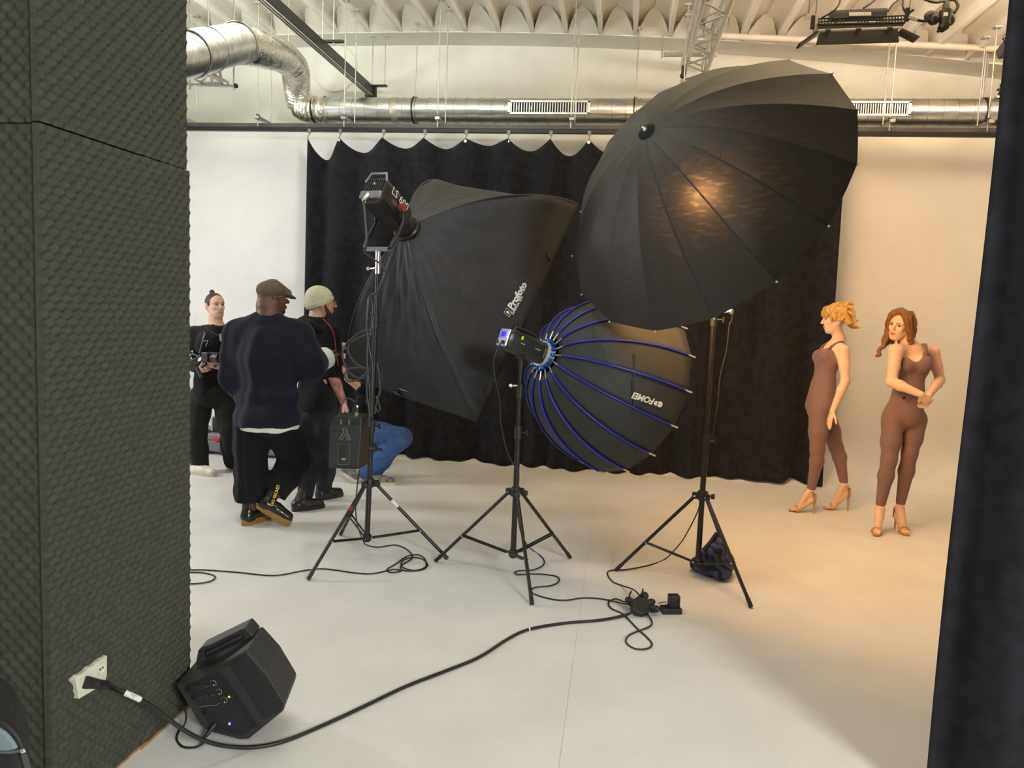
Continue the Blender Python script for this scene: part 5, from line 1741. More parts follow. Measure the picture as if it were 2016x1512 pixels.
EYE_W = mat('eye white', (.62, .58, .55), .25)
IRIS = mat('eye iris', (.03, .022, .018), .2)
LASH = mat('eye lash line', (.02, .012, .01), .6)


def face_for(parent, P, lips, brow=None, s=1.0, full=1.0):
    lp = MB()
    for (y0, y1, z1, r) in ((-.0515, -.0480, .1000, .0046), (-.0535, -.0580, .0985, .0054)):
        q = crom([P(-.026, -.0525, .0905), P(-.013, (y0 + y1) / 2, z1 - .0005), P(0, y1, z1 + .0025), P(.013, (y0 + y1) / 2, z1 - .0005), P(.026, -.0525, .0905)], 4)
        n = len(q) - 1
        lp.tube(q, .004, 8, radii=[s * full * r * (.25 + .75 * math.sin(math.pi * i / n)) for i in range(n + 1)])
    lp.build('lips', lips, parent, smooth=179)
    if brow is not None:
        for k in (-1, 1):
            q = crom([P(k * .012, .0265, .0945), P(k * .028, .0330, .0930), P(k * .046, .0275, .0800)], 5)
            n = len(q) - 1
            MB().tube(q, .003, 6, radii=[s * .0034 * (1 - .55 * i / n) for i in range(n + 1)]).build('eyebrow', brow, parent, smooth=179)


def eyes_for(parent, P, R, s=1.0, look=(0, 0, 1), lid=True):
    lk = (R[0] * look[0] + R[1] * look[1] + R[2] * look[2]).normalized()
    for q in (-1, 1):
        c = P(q * .031, .010, .0765)
        e = MB().ball(c, .0120 * s, 14).build('eye', EYE_W, parent, smooth=179)
        MB().ball(c + lk * .0075 * s, .0066 * s, 12).build('iris', IRIS, e, smooth=179)
        if lid:
            MB().tube(crom([P(q * .018, .010, .0865), P(q * .030, .0185, .0905), P(q * .045, .012, .0795)], 4), .0022 * s, 6).build('eye_lash', LASH, e, smooth=179)


SKIN_L = mat('light skin', (.76, .49, .36), .6, var=.06, scale=25, bump=.05, bscale=150)
LIP_L = mat('lips', (.50, .16, .13), .4)
SKIN_M = mat('fair skin', (.62, .36, .27), .6, var=.06, scale=25, bump=.05, bscale=150)
SKIN_D = mat('dark skin', (.105, .048, .030), .55, var=.1, scale=25, bump=.05, bscale=150)
LIP_D = mat('dark lips', (.12, .035, .035), .4)
SKIN_T = mat('tattooed skin', (.50, .23, .15), .5, color2=(.20, .11, .10), scale=28, bump=.05, bscale=150)


def fbox(c, r, h):
    c = np.array(c, float)
    return (c - r, c + r, h)

# ================================================================== PEOPLE
def aim(u, v, yaw, pitch=0.0):
    """direction relative to the line of sight at a place of the photo: yaw 0 faces the viewer, positive turns to the right of the picture."""
    tc = -ray(u, v)
    tc.z = 0
    tc.normalize()
    right = Vector((0, 0, 1)).cross(tc)
    a, p = math.radians(yaw), math.radians(pitch)
    return ((tc * math.cos(a) + right * math.sin(a)) * math.cos(p) + Vector((0, 0, 1)) * math.sin(p)).normalized()


def rframe(up, fwd):
    u = Vector(up).normalized()
    f = Vector(fwd)
    f = (f - u * f.dot(u)).normalized()
    return (f.cross(u), u, f)


def body_core(S, pel, wai, che, nk, fp, fc, hw, ww, cw, fem, k=.05, m=0, hd=.105, cd=.105):
    """pelvis, waist, rib cage; fp / fc: facing of pelvis and chest; hw, ww, cw: half widths."""
    pel, wai, che, nk = Vector(pel), Vector(wai), Vector(che), Vector(nk)
    Rp, Rw, Rc = rframe(wai - pel, fp), rframe(che - wai, (Vector(fp) + Vector(fc)) / 2), rframe(nk - che, fc)
    S.ell(pel, (hw, .115, hd), Rp, k, m)
    S.ell(pel - Rp[1] * .055, (hw * .92, .085, hd * .95), Rp, k, m)
    S.ell(wai, (ww, .13, hd * .80), Rw, k, m)
    S.ell((wai + pel) / 2, (ww * 1.05, .12, hd * .88), Rw, k, m)
    S.ell(che, (cw, .15, cd), Rc, k, m)
    return Rp, Rw, Rc


HEEL_LEATHER = mat('nude sandal leather', (.52, .30, .13), .4, var=.06)


def heel_foot(S, par, ankle, hd, m=0, size=1.0, drop=.072):
    """bare foot on a high heel; the sandal is a child of the person."""
    a = Vector(ankle)
    h_ = Vector((hd.x, hd.y, 0)).normalized()
    sd = Vector((-h_.y, h_.x, 0))
    he = a - h_ * .030 * size
    he.z = a.z - drop * size
    ball = a + h_ * .085 * size
    ball.z = .030
    toe = ball + h_ * .062 * size
    toe.z = .022
    S.chain([a, he + h_ * .012 + Vector((0, 0, .01))], [.031, .026], .015, m)
    S.chain([a + h_ * .01, ball + Vector((0, 0, .012))], [.030, .024], .02, m, (sd, .8))
    S.chain([he + h_ * .01, ball], [.022, .022], .02, m, (sd, .8))
    for i in range(5):
        o = (.024 - .012 * i) * size
        b0 = ball + sd * o
        S.chain([b0, b0 + h_ * (.058 - .007 * i) * size + Vector((0, 0, -.008))], [.0115 - .0008 * i, .0085 - .0006 * i], .006, m)
    sh = MB()
    # sole follows heel, arch and ball
    L, Rr = [], []
    for (p, w, dz) in ((he - h_ * .022, .018, -.022), (he + h_ * .01, .024, -.024), (he + (ball - he) * .5, .020, -.026), (ball, .036, -.022), (ball + h_ * .04, .036, -.018), (toe + h_ * .02, .020, -.014)):
        q = Vector((p.x, p.y, max(.004, p.z + dz)))
        L.append([q - sd * w, q + sd * w, q + sd * w + Vector((0, 0, .008)), q - sd * w + Vector((0, 0, .008))])
    sandal = sh.loft(L).build('sandal', HEEL_LEATHER, par, smooth=45)
    hp = he - h_ * .012
    MB().tube([hp + Vector((0, 0, -.02)), Vector((hp.x, hp.y, hp.z * .6)) - h_ * .004, Vector((hp.x - h_.x * .006, hp.y - h_.y * .006, .001))], .014, 10, radii=[.019, .0095, .006]).build('stiletto_heel', HEEL_LEATHER, sandal, smooth=50)
    ring = [a + Vector((0, 0, .008)) + (h_ * math.cos(t) * .036 + sd * math.sin(t) * .034) for t in [2 * math.pi * i / 20 for i in range(21)]]
    MB().tube(ring, .006, 6).build('ankle_strap', HEEL_LEATHER, sandal, smooth=60)
    # heel counter
    cnt = MB()
    rows = []
    for z in (0, .035, .075):
        rows.append([Vector((he.x, he.y, he.z - .016 + z)) - h_ * (.030 - .1 * z * .1) * math.cos(t) + sd * .030 * math.sin(t) for t in [-1.25 + 2.5 * i / 12 for i in range(13)]])
    cnt.loft(rows, caps=False, closed=False).build('heel_counter', HEEL_LEATHER, sandal, smooth=60, solid=.003)
    toe_b = ball + h_ * .012
    MB().tube([toe_b + sd * .040 * math.cos(t) + Vector((0, 0, -.012 + .040 * math.sin(t))) for t in [math.pi * i / 12 for i in range(13)]], .010, 8).build('toe_strap', HEEL_LEATHER, sandal, smooth=60)
    return he


CATSUIT = mat('brown catsuit knit', (.205, .118, .112), .85, var=.04, scale=60, bump=.1, bscale=500, sheen=.1)

# ---------------------------------------------------------------- red-haired model
B = 6.36
def J(u, v, d=0.0):
    return atD(u, v, B + d)
rh = thing('person', 'woman with long red wavy hair in brown catsuit, arms crossed at waist', 'person', tuple(G(1750, 1048)))
S = Soft()
fp, fc = aim(1780, 800, 8), aim(1790, 700, 10)
pel, wai, che, nk = J(1781, 812), J(1790, 764), J(1798, 715), J(1795, 682)
shR, shL = J(1764, 691, -.07), J(1836, 694, .05)
hw = .172
def red_lower(S, grow=0):
    body_core(S, pel, wai, che, nk, fp, fc, .136, .110, .130, True, .055, hd=.10, cd=.092)
    for (hip, kn, an, cf) in ((J(1759, 826, -.01), J(1750, 906, -.06), J(1733, 996, -.03), 1), (J(1803, 826, .02), J(1791, 892, -.03), J(1773, 990, .04), 1)):
        md = (kn + an) / 2 + (kn - an).normalized() * .06
        S.chain([hip, (hip * .45 + kn * .55), kn, md, an], [.080, .071, .053, .053, .031], .03)
        S.ell(hip + Vector((0, .04, -.02)), (.058, .070, .12), None, .06)
    for q in (-1, 1):
        S.ell(che + Rc_[0] * .062 * q + Rc_[2] * .075 + Rc_[1] * -.012, (.062, .062, .055), Rc_, .035)
Rc_ = rframe(nk - che, fc)
red_lower(S)
S.chain([nk + Vector((0, .02, -.04)), J(1786, 668, .0), J(1779, 655, .01)], [.060, .050, .050], .03)
S.cone(nk + Vector((0, .02, -.025)), shR, .055, .052, .05)
S.cone(nk + Vector((0, .02, -.025)), shL, .055, .050, .05)
S.ell(nk + Vector((0, .01, -.06)), (.10, .07, .06), None, .05)
elR, wrR = J(1755, 752, -.13), J(1814, 777, -.27)
elL, wrL = J(1851, 748, .05), J(1829, 778, -.22)
S.chain([shR, (shR + elR) / 2, elR], [.058, .046, .040], .025)
S.chain([elR, elR + (wrR - elR) * .3, wrR], [.040, .041, .026], .02)
S.chain([shL, (shL + elL) / 2, elL], [.055, .044, .038], .025)
S.chain([elL, elL + (wrL - elL) * .3, wrL], [.038, .039, .025], .02)
hand_into(S, wrR, J(1828, 793, -.25) - wrR, aim(1800, 780, 160), .92, .45, .05, -1)
hand_into(S, wrL, J(1824, 796, -.19) - wrL, aim(1800, 780, -60), .90, .65, .05, 1)
Hc = J(1774, 641, -.01)
hf = aim(1775, 640, -30, -7)
hu_ = (Vector((0, 0, 1)) + aim(1775, 640, 90) * .22)
RH, PH_ = head_into(S, Hc, hf, hu_, 1.05, True, ear=False)
heR = heel_foot(S, rh, J(1733, 1003, -.03), aim(1730, 1040, -6))
heL = heel_foot(S, rh, J(1771, 1000, .04), aim(1775, 1040, 28))
HAIR_R = mat('red brown hair', (.30, .115, .030), .42, color2=(.15, .055, .016), scale=9, stretch=(9, 9, 1.2), bump=.5, bscale=30)
BROW_R = mat('brown brow', (.14, .06, .03), .7)
soft_mesh('body', S, [SKIN_L], rh, .009, fine=[fbox(Hc + RH[2] * .02 - Vector((0, 0, .01)), .145, .0038), fbox((wrR + wrL) / 2 + Vector((0, 0, -.05)), .12, .0042), fbox(J(1750, 1030, 0), .21, .0055)])
eyes_for(rh, PH_, RH, 1.05, (-.35, .05, 1))
face_for(rh, PH_, LIP_L, BROW_R, 1.05, 1.15)
K = Soft()
red_lower(K)
K.ell(nk + Rc_[2] * .085 + Rc_[1] * .03 + Rc_[0] * -.005, (.066, .155, .105), Rc_, .012, sub=True)
zR, zL = J(1733, 998).z, J(1773, 992).z
K2cut = half((0, 0, -1), (0, 0, (zR + zL) / 2 + .002))
soft_mesh('catsuit', K, [CATSUIT], rh, .008, .0065, cut=both(K2cut, half(Rc_[1] + Rc_[2] * .05, nk - Rc_[1] * .050)), smooth_it=2)
for q, sh_ in ((-1, shR), (1, shL)):
    fr_pt = che + Rc_[0] * .082 * q + Rc_[2] * .082 + Rc_[1] * .035
    tp = nk + Rc_[0] * .090 * q + Rc_[2] * .022 - Rc_[1] * .002
    bk_ = nk + Rc_[0] * .080 * q - Rc_[2] * .05 - Rc_[1] * .05
    pts = crom([fr_pt, (fr_pt + tp) / 2 + Rc_[2] * .035, tp + Rc_[1] * .012, bk_], 6)
    mb = MB()
    rows = [[p - Rc_[0] * .016, p + Rc_[0] * .016] for p in pts]
    mb.loft(rows, caps=False, closed=False).build('catsuit_strap', CATSUIT, rh, smooth=60, solid=.006)
MB().lathe([(.014, 0), (.014, .004), (.008, .006), (.004, .006)], J(1779, 783, -.135), aim(1780, 783, 5), 16).build('brooch', mat('dark brooch', (.10, .05, .04), .25, .8), rh, smooth=40)
# hair: cap, curtains and wavy locks
Hh = Soft()
Hh.ell(PH_(0, .040, -.020), (.084, .084, .100), RH, .02)
Hh.ell(PH_(0, -.02, -.05), (.082, .09, .068), RH, .03)
Hh.ell(PH_(0, .004, .100), (.052, .070, .066), RH, .014, sub=True)
Hh.ell(PH_(0, -.075, .085), (.056, .075, .085), RH, .014, sub=True)
HK = .010
def lock(pts, r0, r1):
    q = crom(pts, 3)
    n = len(q)
    for i in range(n - 1):
        t = i / (n - 1)
        ra = r0 + (r1 - r0) * t ** 2
        rb = r0 + (r1 - r0) * ((i + 1) / (n - 1)) ** 2
        Hh.cone(q[i], q[i + 1], ra, rb, HK)
# image-left side: falls from the parting past the temple, curls at the shoulder
lock([PH_(-.012, .118, .045), PH_(-.052, .085, .062), PH_(-.076, .03, .050), PH_(-.092, -.03, .035), PH_(-.108, -.065, .020), PH_(-.088, -.095, .01), PH_(-.108, -.118, .0)], .022, .007)
lock([PH_(-.02, .116, .02), PH_(-.066, .08, .035), PH_(-.086, .02, .030), PH_(-.098, -.04, .015), PH_(-.085, -.085, .0), PH_(-.112, -.110, -.01), PH_(-.10, -.128, .01)], .024, .007)
lock([PH_(-.04, .10, -.03), PH_(-.085, .03, -.02), PH_(-.090, -.05, -.02), PH_(-.085, -.12, -.03)], .028, .014)
# image-right side: covers the ear and hangs over the chest
lock([PH_(-.005, .118, .045), PH_(.040, .098, .062), PH_(.066, .05, .058), PH_(.074, .0, .048), PH_(.080, -.05, .040), PH_(.070, -.095, .045), PH_(.086, -.135, .05), PH_(.066, -.175, .07), PH_(.090, -.215, .085), PH_(.070, -.250, .10), PH_(.094, -.262, .105)], .023, .009)
lock([PH_(.01, .118, .02), PH_(.06, .09, .035), PH_(.082, .03, .030), PH_(.090, -.03, .020), PH_(.084, -.09, .015), PH_(.100, -.13, .02), PH_(.085, -.18, .03), PH_(.098, -.20, .03)], .028, .012)
lock([PH_(.03, .11, -.01), PH_(.078, .06, .0), PH_(.092, -.01, -.005), PH_(.098, -.08, -.015), PH_(.095, -.15, -.02), PH_(.100, -.18, -.02)], .032, .016)
lock([PH_(.04, .10, -.04), PH_(.085, .02, -.04), PH_(.088, -.08, -.05), PH_(.070, -.16, -.05)], .032, .020)
lock([PH_(.074, -.08, .045), PH_(.060, -.125, .055), PH_(.080, -.165, .065), PH_(.066, -.195, .07)], .014, .006)
lock([PH_(.0, -.02, -.09), PH_(.0, -.10, -.09), PH_(.0, -.18, -.09)], .055, .04)
lock([PH_(-.04, -.02, -.08), PH_(-.05, -.09, -.07), PH_(-.05, -.15, -.07)], .045, .03)
def hair_waves(V):
    return (np.sin(V[:, 2] * 70 + V[:, 0] * 160) * .0022)[:, None] * np.array([1, .6, 0]) + (np.sin(V[:, 0] * 420 + V[:, 2] * 25) * .0010)[:, None] * np.array([.3, 1, 0])
soft_mesh('hair', Hh, [HAIR_R], rh, .0042, warp=hair_waves, smooth_it=1)

# ---------------------------------------------------------------- blonde model
B = 6.95
bl = thing('person', 'woman with short blond hair in brown catsuit, seen from the side', 'person', tuple(G(1625, 1008)))
S = Soft()
fp, fc = aim(1620, 790, -72), aim(1630, 700, -62)
pel, wai, che, nk = J(1616, 792), J(1622, 750), J(1632, 708), J(1650, 676)
shN, shF = J(1660, 691, -.14), J(1642, 682, .17)
Rc_ = rframe(nk - che, fc)
def blond_lower(S):
    body_core(S, pel, wai, che, nk, fp, fc, .160, .112, .130, True, .055, hd=.112, cd=.098)
    Rp = rframe(wai - pel, fp)
    S.ell(pel - Rp[2] * .055 - Rp[1] * .02, (.12, .09, .075), Rp, .05)
    for (hip, kn, an) in ((J(1613, 812, -.08), J(1609, 884, -.10), J(1597, 962, -.08)), (J(1625, 815, .08), J(1646, 880, .07), J(1661, 948, .05))):
        md = (kn + an) / 2 + (kn - an).normalized() * .07 - fp * .012
        S.chain([hip, (hip * .45 + kn * .55), kn, md, an], [.086, .073, .053, .052, .031], .03)
    for q in (-1, 1):
        S.ell(che + Rc_[0] * .058 * q + Rc_[2] * .076 - Rc_[1] * .005, (.055, .055, .048), Rc_, .035)
blond_lower(S)
S.chain([nk + Vector((0, 0, -.03)), J(1652, 666, .01), J(1645, 648, .01), J(1643, 640, .01)], [.056, .048, .046, .048], .03)
S.cone(nk - Rc_[1] * .03, shN, .052, .048, .05)
S.cone(nk - Rc_[1] * .03, shF, .052, .046, .05)
S.ell(nk - Rc_[1] * .06 + Rc_[2] * .01, (.11, .06, .06), Rc_, .05)
elN, wrN = J(1664, 750, -.20), J(1639, 810, -.24)
S.chain([shN, (shN + elN) / 2, elN], [.054, .044, .037], .025)
S.chain([elN, elN + (wrN - elN) * .3, wrN], [.037, .038, .025], .02)
elF, wrF = J(1610, 745, .22), J(1592, 795, .22)
S.chain([shF, (shF + elF) / 2, elF], [.050, .042, .036], .025)
S.chain([elF, wrF], [.036, .024], .02)
hand_into(S, wrN, J(1627, 848, -.25) - wrN, aim(1630, 820, 120), .95, .10, .16, 1, curls=[.05, .12, .18, .22])
hand_into(S, wrF, J(1590, 830, .22) - wrF, aim(1600, 800, 90), .9, .4, .05, -1)
Hc = J(1645, 629, .01)
hf = aim(1640, 625, -76, -9)
RH, PH_ = head_into(S, Hc, hf, Vector((0, 0, 1)), 1.07, True)
heel_foot(S, bl, J(1594, 969, -.08), aim(1590, 1000, -82))
heel_foot(S, bl, J(1662, 958, .05), aim(1650, 1000, -78))
soft_mesh('body', S, [SKIN_L], bl, .009, fine=[fbox(Hc + RH[2] * .02 - Vector((0, 0, .01)), .145, .0038), fbox(wrN + Vector((0, 0, -.09)), .12, .0042), fbox(J(1590, 990, -.08), .16, .0055), fbox(J(1655, 985, .05), .16, .0055)])
eyes_for(bl, PH_, RH, 1.07, (0, 0, 1))
face_for(bl, PH_, LIP_L, BROW_R, 1.07, 1.1)
K = Soft()
blond_lower(K)
K.ell(nk + Rc_[2] * .085 + Rc_[1] * .02, (.070, .120, .090), Rc_, .012, sub=True)
az = half((0, 0, -1), (0, 0, J(1600, 968).z))
def ankle_cut(X, Y, Z):
    zc = np.where(X < (J(1597, 962, -.08).x + J(1661, 948, .05).x) / 2 + 0 * Y + 0 * Z, J(1597, 964, -.08).z, J(1661, 950, .05).z)
    return zc - Z
soft_mesh('catsuit', K, [CATSUIT], bl, .008, .0065, cut=both(ankle_cut, half(Rc_[1], nk - Rc_[1] * .046)), smooth_it=2)
for q in (-1, 1):
    fr_pt = che + Rc_[0] * .075 * q + Rc_[2] * .080 + Rc_[1] * .030
    tp = nk + Rc_[0] * .088 * q + Rc_[2] * .015 - Rc_[1] * .004
    bk_ = nk + Rc_[0] * .080 * q - Rc_[2] * .06 - Rc_[1] * .07
    pts = crom([fr_pt, (fr_pt + tp) / 2 + Rc_[2] * .03, tp + Rc_[1] * .012, bk_], 6)
    MB().loft([[p - Rc_[0] * .013, p + Rc_[0] * .013] for p in pts], caps=False, closed=False).build('catsuit_strap', CATSUIT, bl, smooth=60, solid=.006)
HAIR_B = mat('blond hair', (.72, .42, .13), .42, color2=(.42, .22, .06), scale=14, stretch=(6, 6, 2.5), bump=.5, bscale=40)
Hh = Soft()
HK = .005
Hh.ell(PH_(0, .040, -.024), (.080, .080, .094), RH, .02)
Hh.ell(PH_(0, -.045, .080), (.09, .080, .085), RH, .012, sub=True)
Hh.ell(PH_(0, -.075, -.02), (.12, .05, .14), RH, .012, sub=True)
rs = random.Random(5)
def jit(v, a):
    return v + rs.uniform(-a, a)
# fringe
for i in range(16):
    a = -.062 + .124 * i / 15
    lock([PH_(a * .4, .116, jit(.0, .02)), PH_(a * .8, jit(.105, .004), .070), PH_(a * 1.05, jit(.062, .006), .106 - abs(a) * .45), PH_(a * 1.15, jit(.030, .010), .107 - abs(a) * .55)], .0125, .004)
# sides, swept back above the ear
for q in (-1, 1):
    for i in range(12):
        z0 = .070 - .013 * i
        lock([PH_(q * .035, .112, z0 - .01), PH_(q * .074, .078, jit(z0, .006)), PH_(q * jit(.089, .004), .035, jit(z0 - .006, .008)), PH_(q * jit(.090, .008), jit(.006 if z0 > -.03 else -.03, .012), jit(z0 - .025, .010)), PH_(q * jit(.094, .01), jit(-.004 if z0 > -.03 else -.05, .012), jit(z0 - .045, .01))], .0125, .004)
# back and nape: waves that flick outwards
for i in range(34):
    a = -.080 + .16 * (i % 17) / 16
    b = .055 if i < 17 else .0
    out_ = rs.uniform(.0, .030)
    lock([PH_(a * .5, .108, -.05), PH_(jit(a, .006), b + .035, -.108), PH_(jit(a, .01), b - .025, jit(-.124, .008)), PH_(jit(a, .012), b - .065, jit(-.118, .010) - out_ * .4), PH_(jit(a, .015), jit(b - .085, .012), -.140 - out_)], .0135, .0045)
for i in range(18):
    a = rs.uniform(-.06, .06)
    z = rs.uniform(-.09, .05)
    lock([PH_(a * .8, .100, z), PH_(a * 1.0, jit(.124, .004), z - .015), PH_(a * 1.1, jit(.128, .012), z - .045), PH_(a * 1.2, jit(.112, .014), z - .07)], .011, .004)
soft_mesh('hair', Hh, [HAIR_B], bl, .0036, smooth_it=1)
HK = .010

# ---------------------------------------------------------------- man with camera (hair in a bun)
LIP_M = mat('pale lips', (.42, .19, .15), .5)
BLACK_KNIT = mat('black sweatshirt', (.0085, .0085, .0095), .92, var=.2, bump=.05, bscale=200, sheen=.04, spec=.25)
CHAR = mat('charcoal trousers', (.012, .013, .011), .92, var=.15, bump=.05, bscale=150, sheen=.04, spec=.25)
WSHOE = mat('white sneaker leather', (.72, .68, .62), .5, var=.05)
CREAM = mat('cream shoe sole', (.60, .52, .40), .6, var=.05)


def shoe(par, heel, toe, hgt, top, sole_m, up_m, w=.045, sole=.028, name='shoe', ankle=None):
    """shoe from heel to toe point (floor points may be raised); top: height of the upper at the heel."""
    heel, toe = Vector(heel), Vector(toe)
    f = (toe - heel).normalized()
    L = (toe - heel).length
    upv = Vector((0, 0, 1))
    upv = (upv - f * upv.dot(f)).normalized()
    sd = f.cross(upv)
    def oval(z, k, x0=0.0, x1=1.0, n=24):
        pts = []
        for i in range(n):
            t = 2 * math.pi * i / n
            x = .5 - .5 * math.cos(t)
            ww = w * (0.80 + .35 * math.sin(min(1, x * 1.15) * math.pi * .75)) * math.sin(t) * k
            ww = w * math.copysign(abs(math.sin(t)) ** .6, math.sin(t)) * (.78 + .28 * x) * k
            pts.append(heel + f * (L * (x0 + (x1 - x0) * x)) + sd * ww + upv * z)
        return pts
    o = MB().loft([oval(0, .94), oval(.004, 1.0), oval(sole, 1.02), oval(sole + .001, .95)]).build(name, sole_m, par, smooth=40)
    U = Soft()
    c = lambda x, z: heel + f * L * x + upv * z
    U.chain([c(.17, sole + .02), c(.50, sole + .022), c(.84, sole + .012)], [w * .92, w * .95, w * .80], .02, 0, (upv, 1.15))
    if ankle is not None:
        U.chain([c(.20, sole + .02), Vector(ankle)], [w * .95, w * .92], .03)
    else:
        U.chain([c(.18, sole + .02), c(.20, top)], [w * .92, w * .80], .03)
        U.chain([c(.20, top - .01), c(.55, sole + .03)], [w * .7, w * .7], .03)
    bot = half(-upv, heel + upv * (sole * .6))
    if ankle is None:
        ct = both(bot, half(upv, heel + upv * top))
    else:
        ct = bot
    soft_mesh('upper', U, [up_m], o, .006, cut=ct, smooth_it=2)
    return o


B = 7.5
bm = thing('person', 'young man with hair bun in black sweatshirt holding a camera', 'person', tuple(G(425, 930)))
fb_ = aim(420, 700, 35)
fhd_ = aim(424, 600, 27, 0)
pel, wai, che, nk = J(418, 768), J(418, 730), J(420, 680), J(427, 641)
shR, shL = J(383, 660, .05), J(462, 658, .0)
Rc_ = rframe((0, 0, 1), fb_)
S = Soft()
body_core(S, pel, wai, che, nk, fb_, fb_, .16, .145, .16, False, .05)
S.chain([nk - Vector((0, 0, .04)), J(424, 625)], [.070, .064], .03)
S.cone(nk - Vector((0, 0, .05)), shR, .065, .065, .05)
S.cone(nk - Vector((0, 0, .05)), shL, .065, .065, .05)
elR, wrR = J(371, 715, -.08), J(394, 728, -.34)
elL, wrL = J(458, 716, -.10), J(438, 722, -.34)
for s_, e_, w_ in ((shR, elR, wrR), (shL, elL, wrL)):
    S.chain([s_, e_, w_], [.06, .045, .030], .03)
hand_into(S, wrR, J(410, 722, -.40) - wrR, aim(400, 720, 110, 20), 1.0, .75, .04, 1)
hand_into(S, wrL, J(425, 718, -.40) - wrL, aim(400, 720, -110, 20), 1.0, .75, .04, -1)
legs = [(J(398, 778, .02), J(388, 850, -.02), J(394, 918, .0)), (J(440, 776, .02), J(453, 845, .0), J(458, 908, .15))]
for hip, kn, an in legs:
    S.chain([hip, kn, an], [.09, .06, .04], .03)
    S.cone(an, an + fb_ * .10 - Vector((0, 0, .06)), .035, .03, .02)
Hc = J(423, 602, .0)
RH, PH_ = head_into(S, Hc, fhd_, Vector((0, 0, 1)), 1.09, False)
DARK_HAIR = mat('dark brown hair', (.030, .020, .015), .5, var=.3, scale=30, stretch=(5, 5, 1), bump=.4, bscale=60)
soft_mesh('body', S, [SKIN_M], bm, .010, fine=[fbox(Hc + RH[2] * .02 - Vector((0, 0, .01)), .145, .004), fbox((wrR + wrL) / 2 + Vector((0, -.05, 0)), .20, .0055)])
eyes_for(bm, PH_, RH, 1.09, (.1, 0, 1))
face_for(bm, PH_, LIP_M, DARK_HAIR, 1.09, .8)
Hh = Soft()
Hh.ell(PH_(0, .034, -.010), (.0840, .0905, .104), RH, .02)
Hh.ell(PH_(0, -.018, .085), (.080, .090, .085), RH, .012, sub=True)
Hh.ell(PH_(0, -.070, -.01), (.13, .055, .16), RH, .02, sub=True)
Hh.chain([PH_(0, .10, -.05), PH_(0, .122, -.055), PH_(0.01, .128, -.035)], [.024, .022, .012], .012)
soft_mesh('hair', Hh, [DARK_HAIR], bm, .005)
K = Soft()
body_core(K, pel, wai, che, nk, fb_, fb_, .185, .175, .185, False, .06, hd=.125, cd=.125)
K.cone(nk - Vector((0, 0, .06)), shR, .085, .085, .05)
K.cone(nk - Vector((0, 0, .06)), shL, .085, .085, .05)
K.ell(nk - Vector((0, 0, .03)), (.085, .085, .05), None, .03)
for s_, e_, w_ in ((shR, elR, wrR), (shL, elL, wrL)):
    K.chain([s_, (s_ + e_) / 2 + Vector((0, .0, -.01)), e_, w_ + (e_ - w_) * .22], [.085, .080, .072, .048], .03)
K.ell(nk + Rc_[2] * .035 + Vector((0, 0, .045)), (.062, .062, .06), None, .012, sub=True)
soft_mesh('sweatshirt', K, [BLACK_KNIT], bm, .009, cut=half((0, 0, -1), J(418, 776)), warp=wrinkles(.006, 3), smooth_it=1)
K = Soft()
K.ell(pel - Vector((0, 0, .03)), (.182, .15, .14), (Rc_[0], Rc_[2], Rc_[1]), .05)
for hip, kn, an in legs:
    K.chain([hip, (hip + kn) / 2, kn, (kn + an) / 2, an], [.112, .102, .094, .090, .082], .04)
K2 = both(half((0, 0, 1), J(418, 752)), half((0, 0, -1), J(420, 921)))
soft_mesh('trousers', K, [CHAR], bm, .010, cut=half((0, 0, 1), J(418, 750)), warp=wrinkles(.007, 4), smooth_it=1)
gR, gL = G(378, 932), G(445, 922)
shoe(bm, gR, gR + aim(395, 930, 48) * .29, 0, .09, CREAM, WSHOE, .05, .03, 'sneaker')
shoe(bm, gL, gL + aim(455, 920, 60) * .28, 0, .09, CREAM, WSHOE, .05, .03, 'sneaker')
MB().prism([J(431, 657, -.175), J(437, 657.5, -.175), J(436, 672, -.178), J(433, 672, -.178)], (0, .02, 0)).build('shirt_tag', mat('pale tag', (.25, .24, .22), .7), bm)
MB().tube(crom([J(402, 640, -.12), J(412, 650, -.16), J(425, 658, -.178), J(432, 660, -.18)], 5), .006, 6).build('camera_strap', BLACK_RUBBER, bm)

# his camera rig
cr = thing('camera_rig', 'black handheld camera rig held by the man with hair bun', 'camera', tuple(J(405, 710, -.42)))
vf = aim(415, 700, 48)
cR_, cU_, cF_ = frame(vf)
cp = J(412, 703, -.44)
MB().box(cp, (.13, .09, .075), (cR_, cU_, cF_)).build('camera_body', BLACK_PLASTIC, cr, bevel=.008)
MB().lathe([(.040, .03), (.042, .05), (.042, .09), (.047, .095), (.047, .13), (.040, .13), (.036, .115), (.002, .11)], cp + cR_ * .01, cF_, 24).build('lens', BLACK_PLASTIC, cr, smooth=40)
MB().lathe([(.0475, .098), (.0475, .104)], cp + cR_ * .01, cF_, 24).build('lens_ring', mat('lens grey', (.12, .12, .12), .3, .6), cr, smooth=40)
MB().tube([J(393, 695, -.44), J(399, 672, -.46), J(404, 655, -.46)], .008, 8).build('top_arm', GREY_ALU, cr)
MB().tube([J(398, 672, -.46), J(410, 670, -.46), J(405, 682, -.46)], .004, 6).build('arm_hook', ALU, cr)
MB().tube([J(372, 712, -.40), J(385, 706, -.44), J(395, 700, -.46)], .010, 8).tube([J(370, 700, -.40), J(380, 697, -.42), J(392, 702, -.44)], .009, 8).build('gimbal_arm', BLACK_METAL, cr, smooth=60)
for (u, v) in ((369, 698), (374, 699), (379, 692), (377, 705)):
    MB().ball(J(u, v, -.46), .010, 10).build('screw', CHROME, cr, smooth=60)
MB().cyl(J(386, 722, -.42), J(397, 742, -.40), .020, n=14).build('grip', mat('grip grey', (.06, .06, .06), .7), cr, smooth=40)
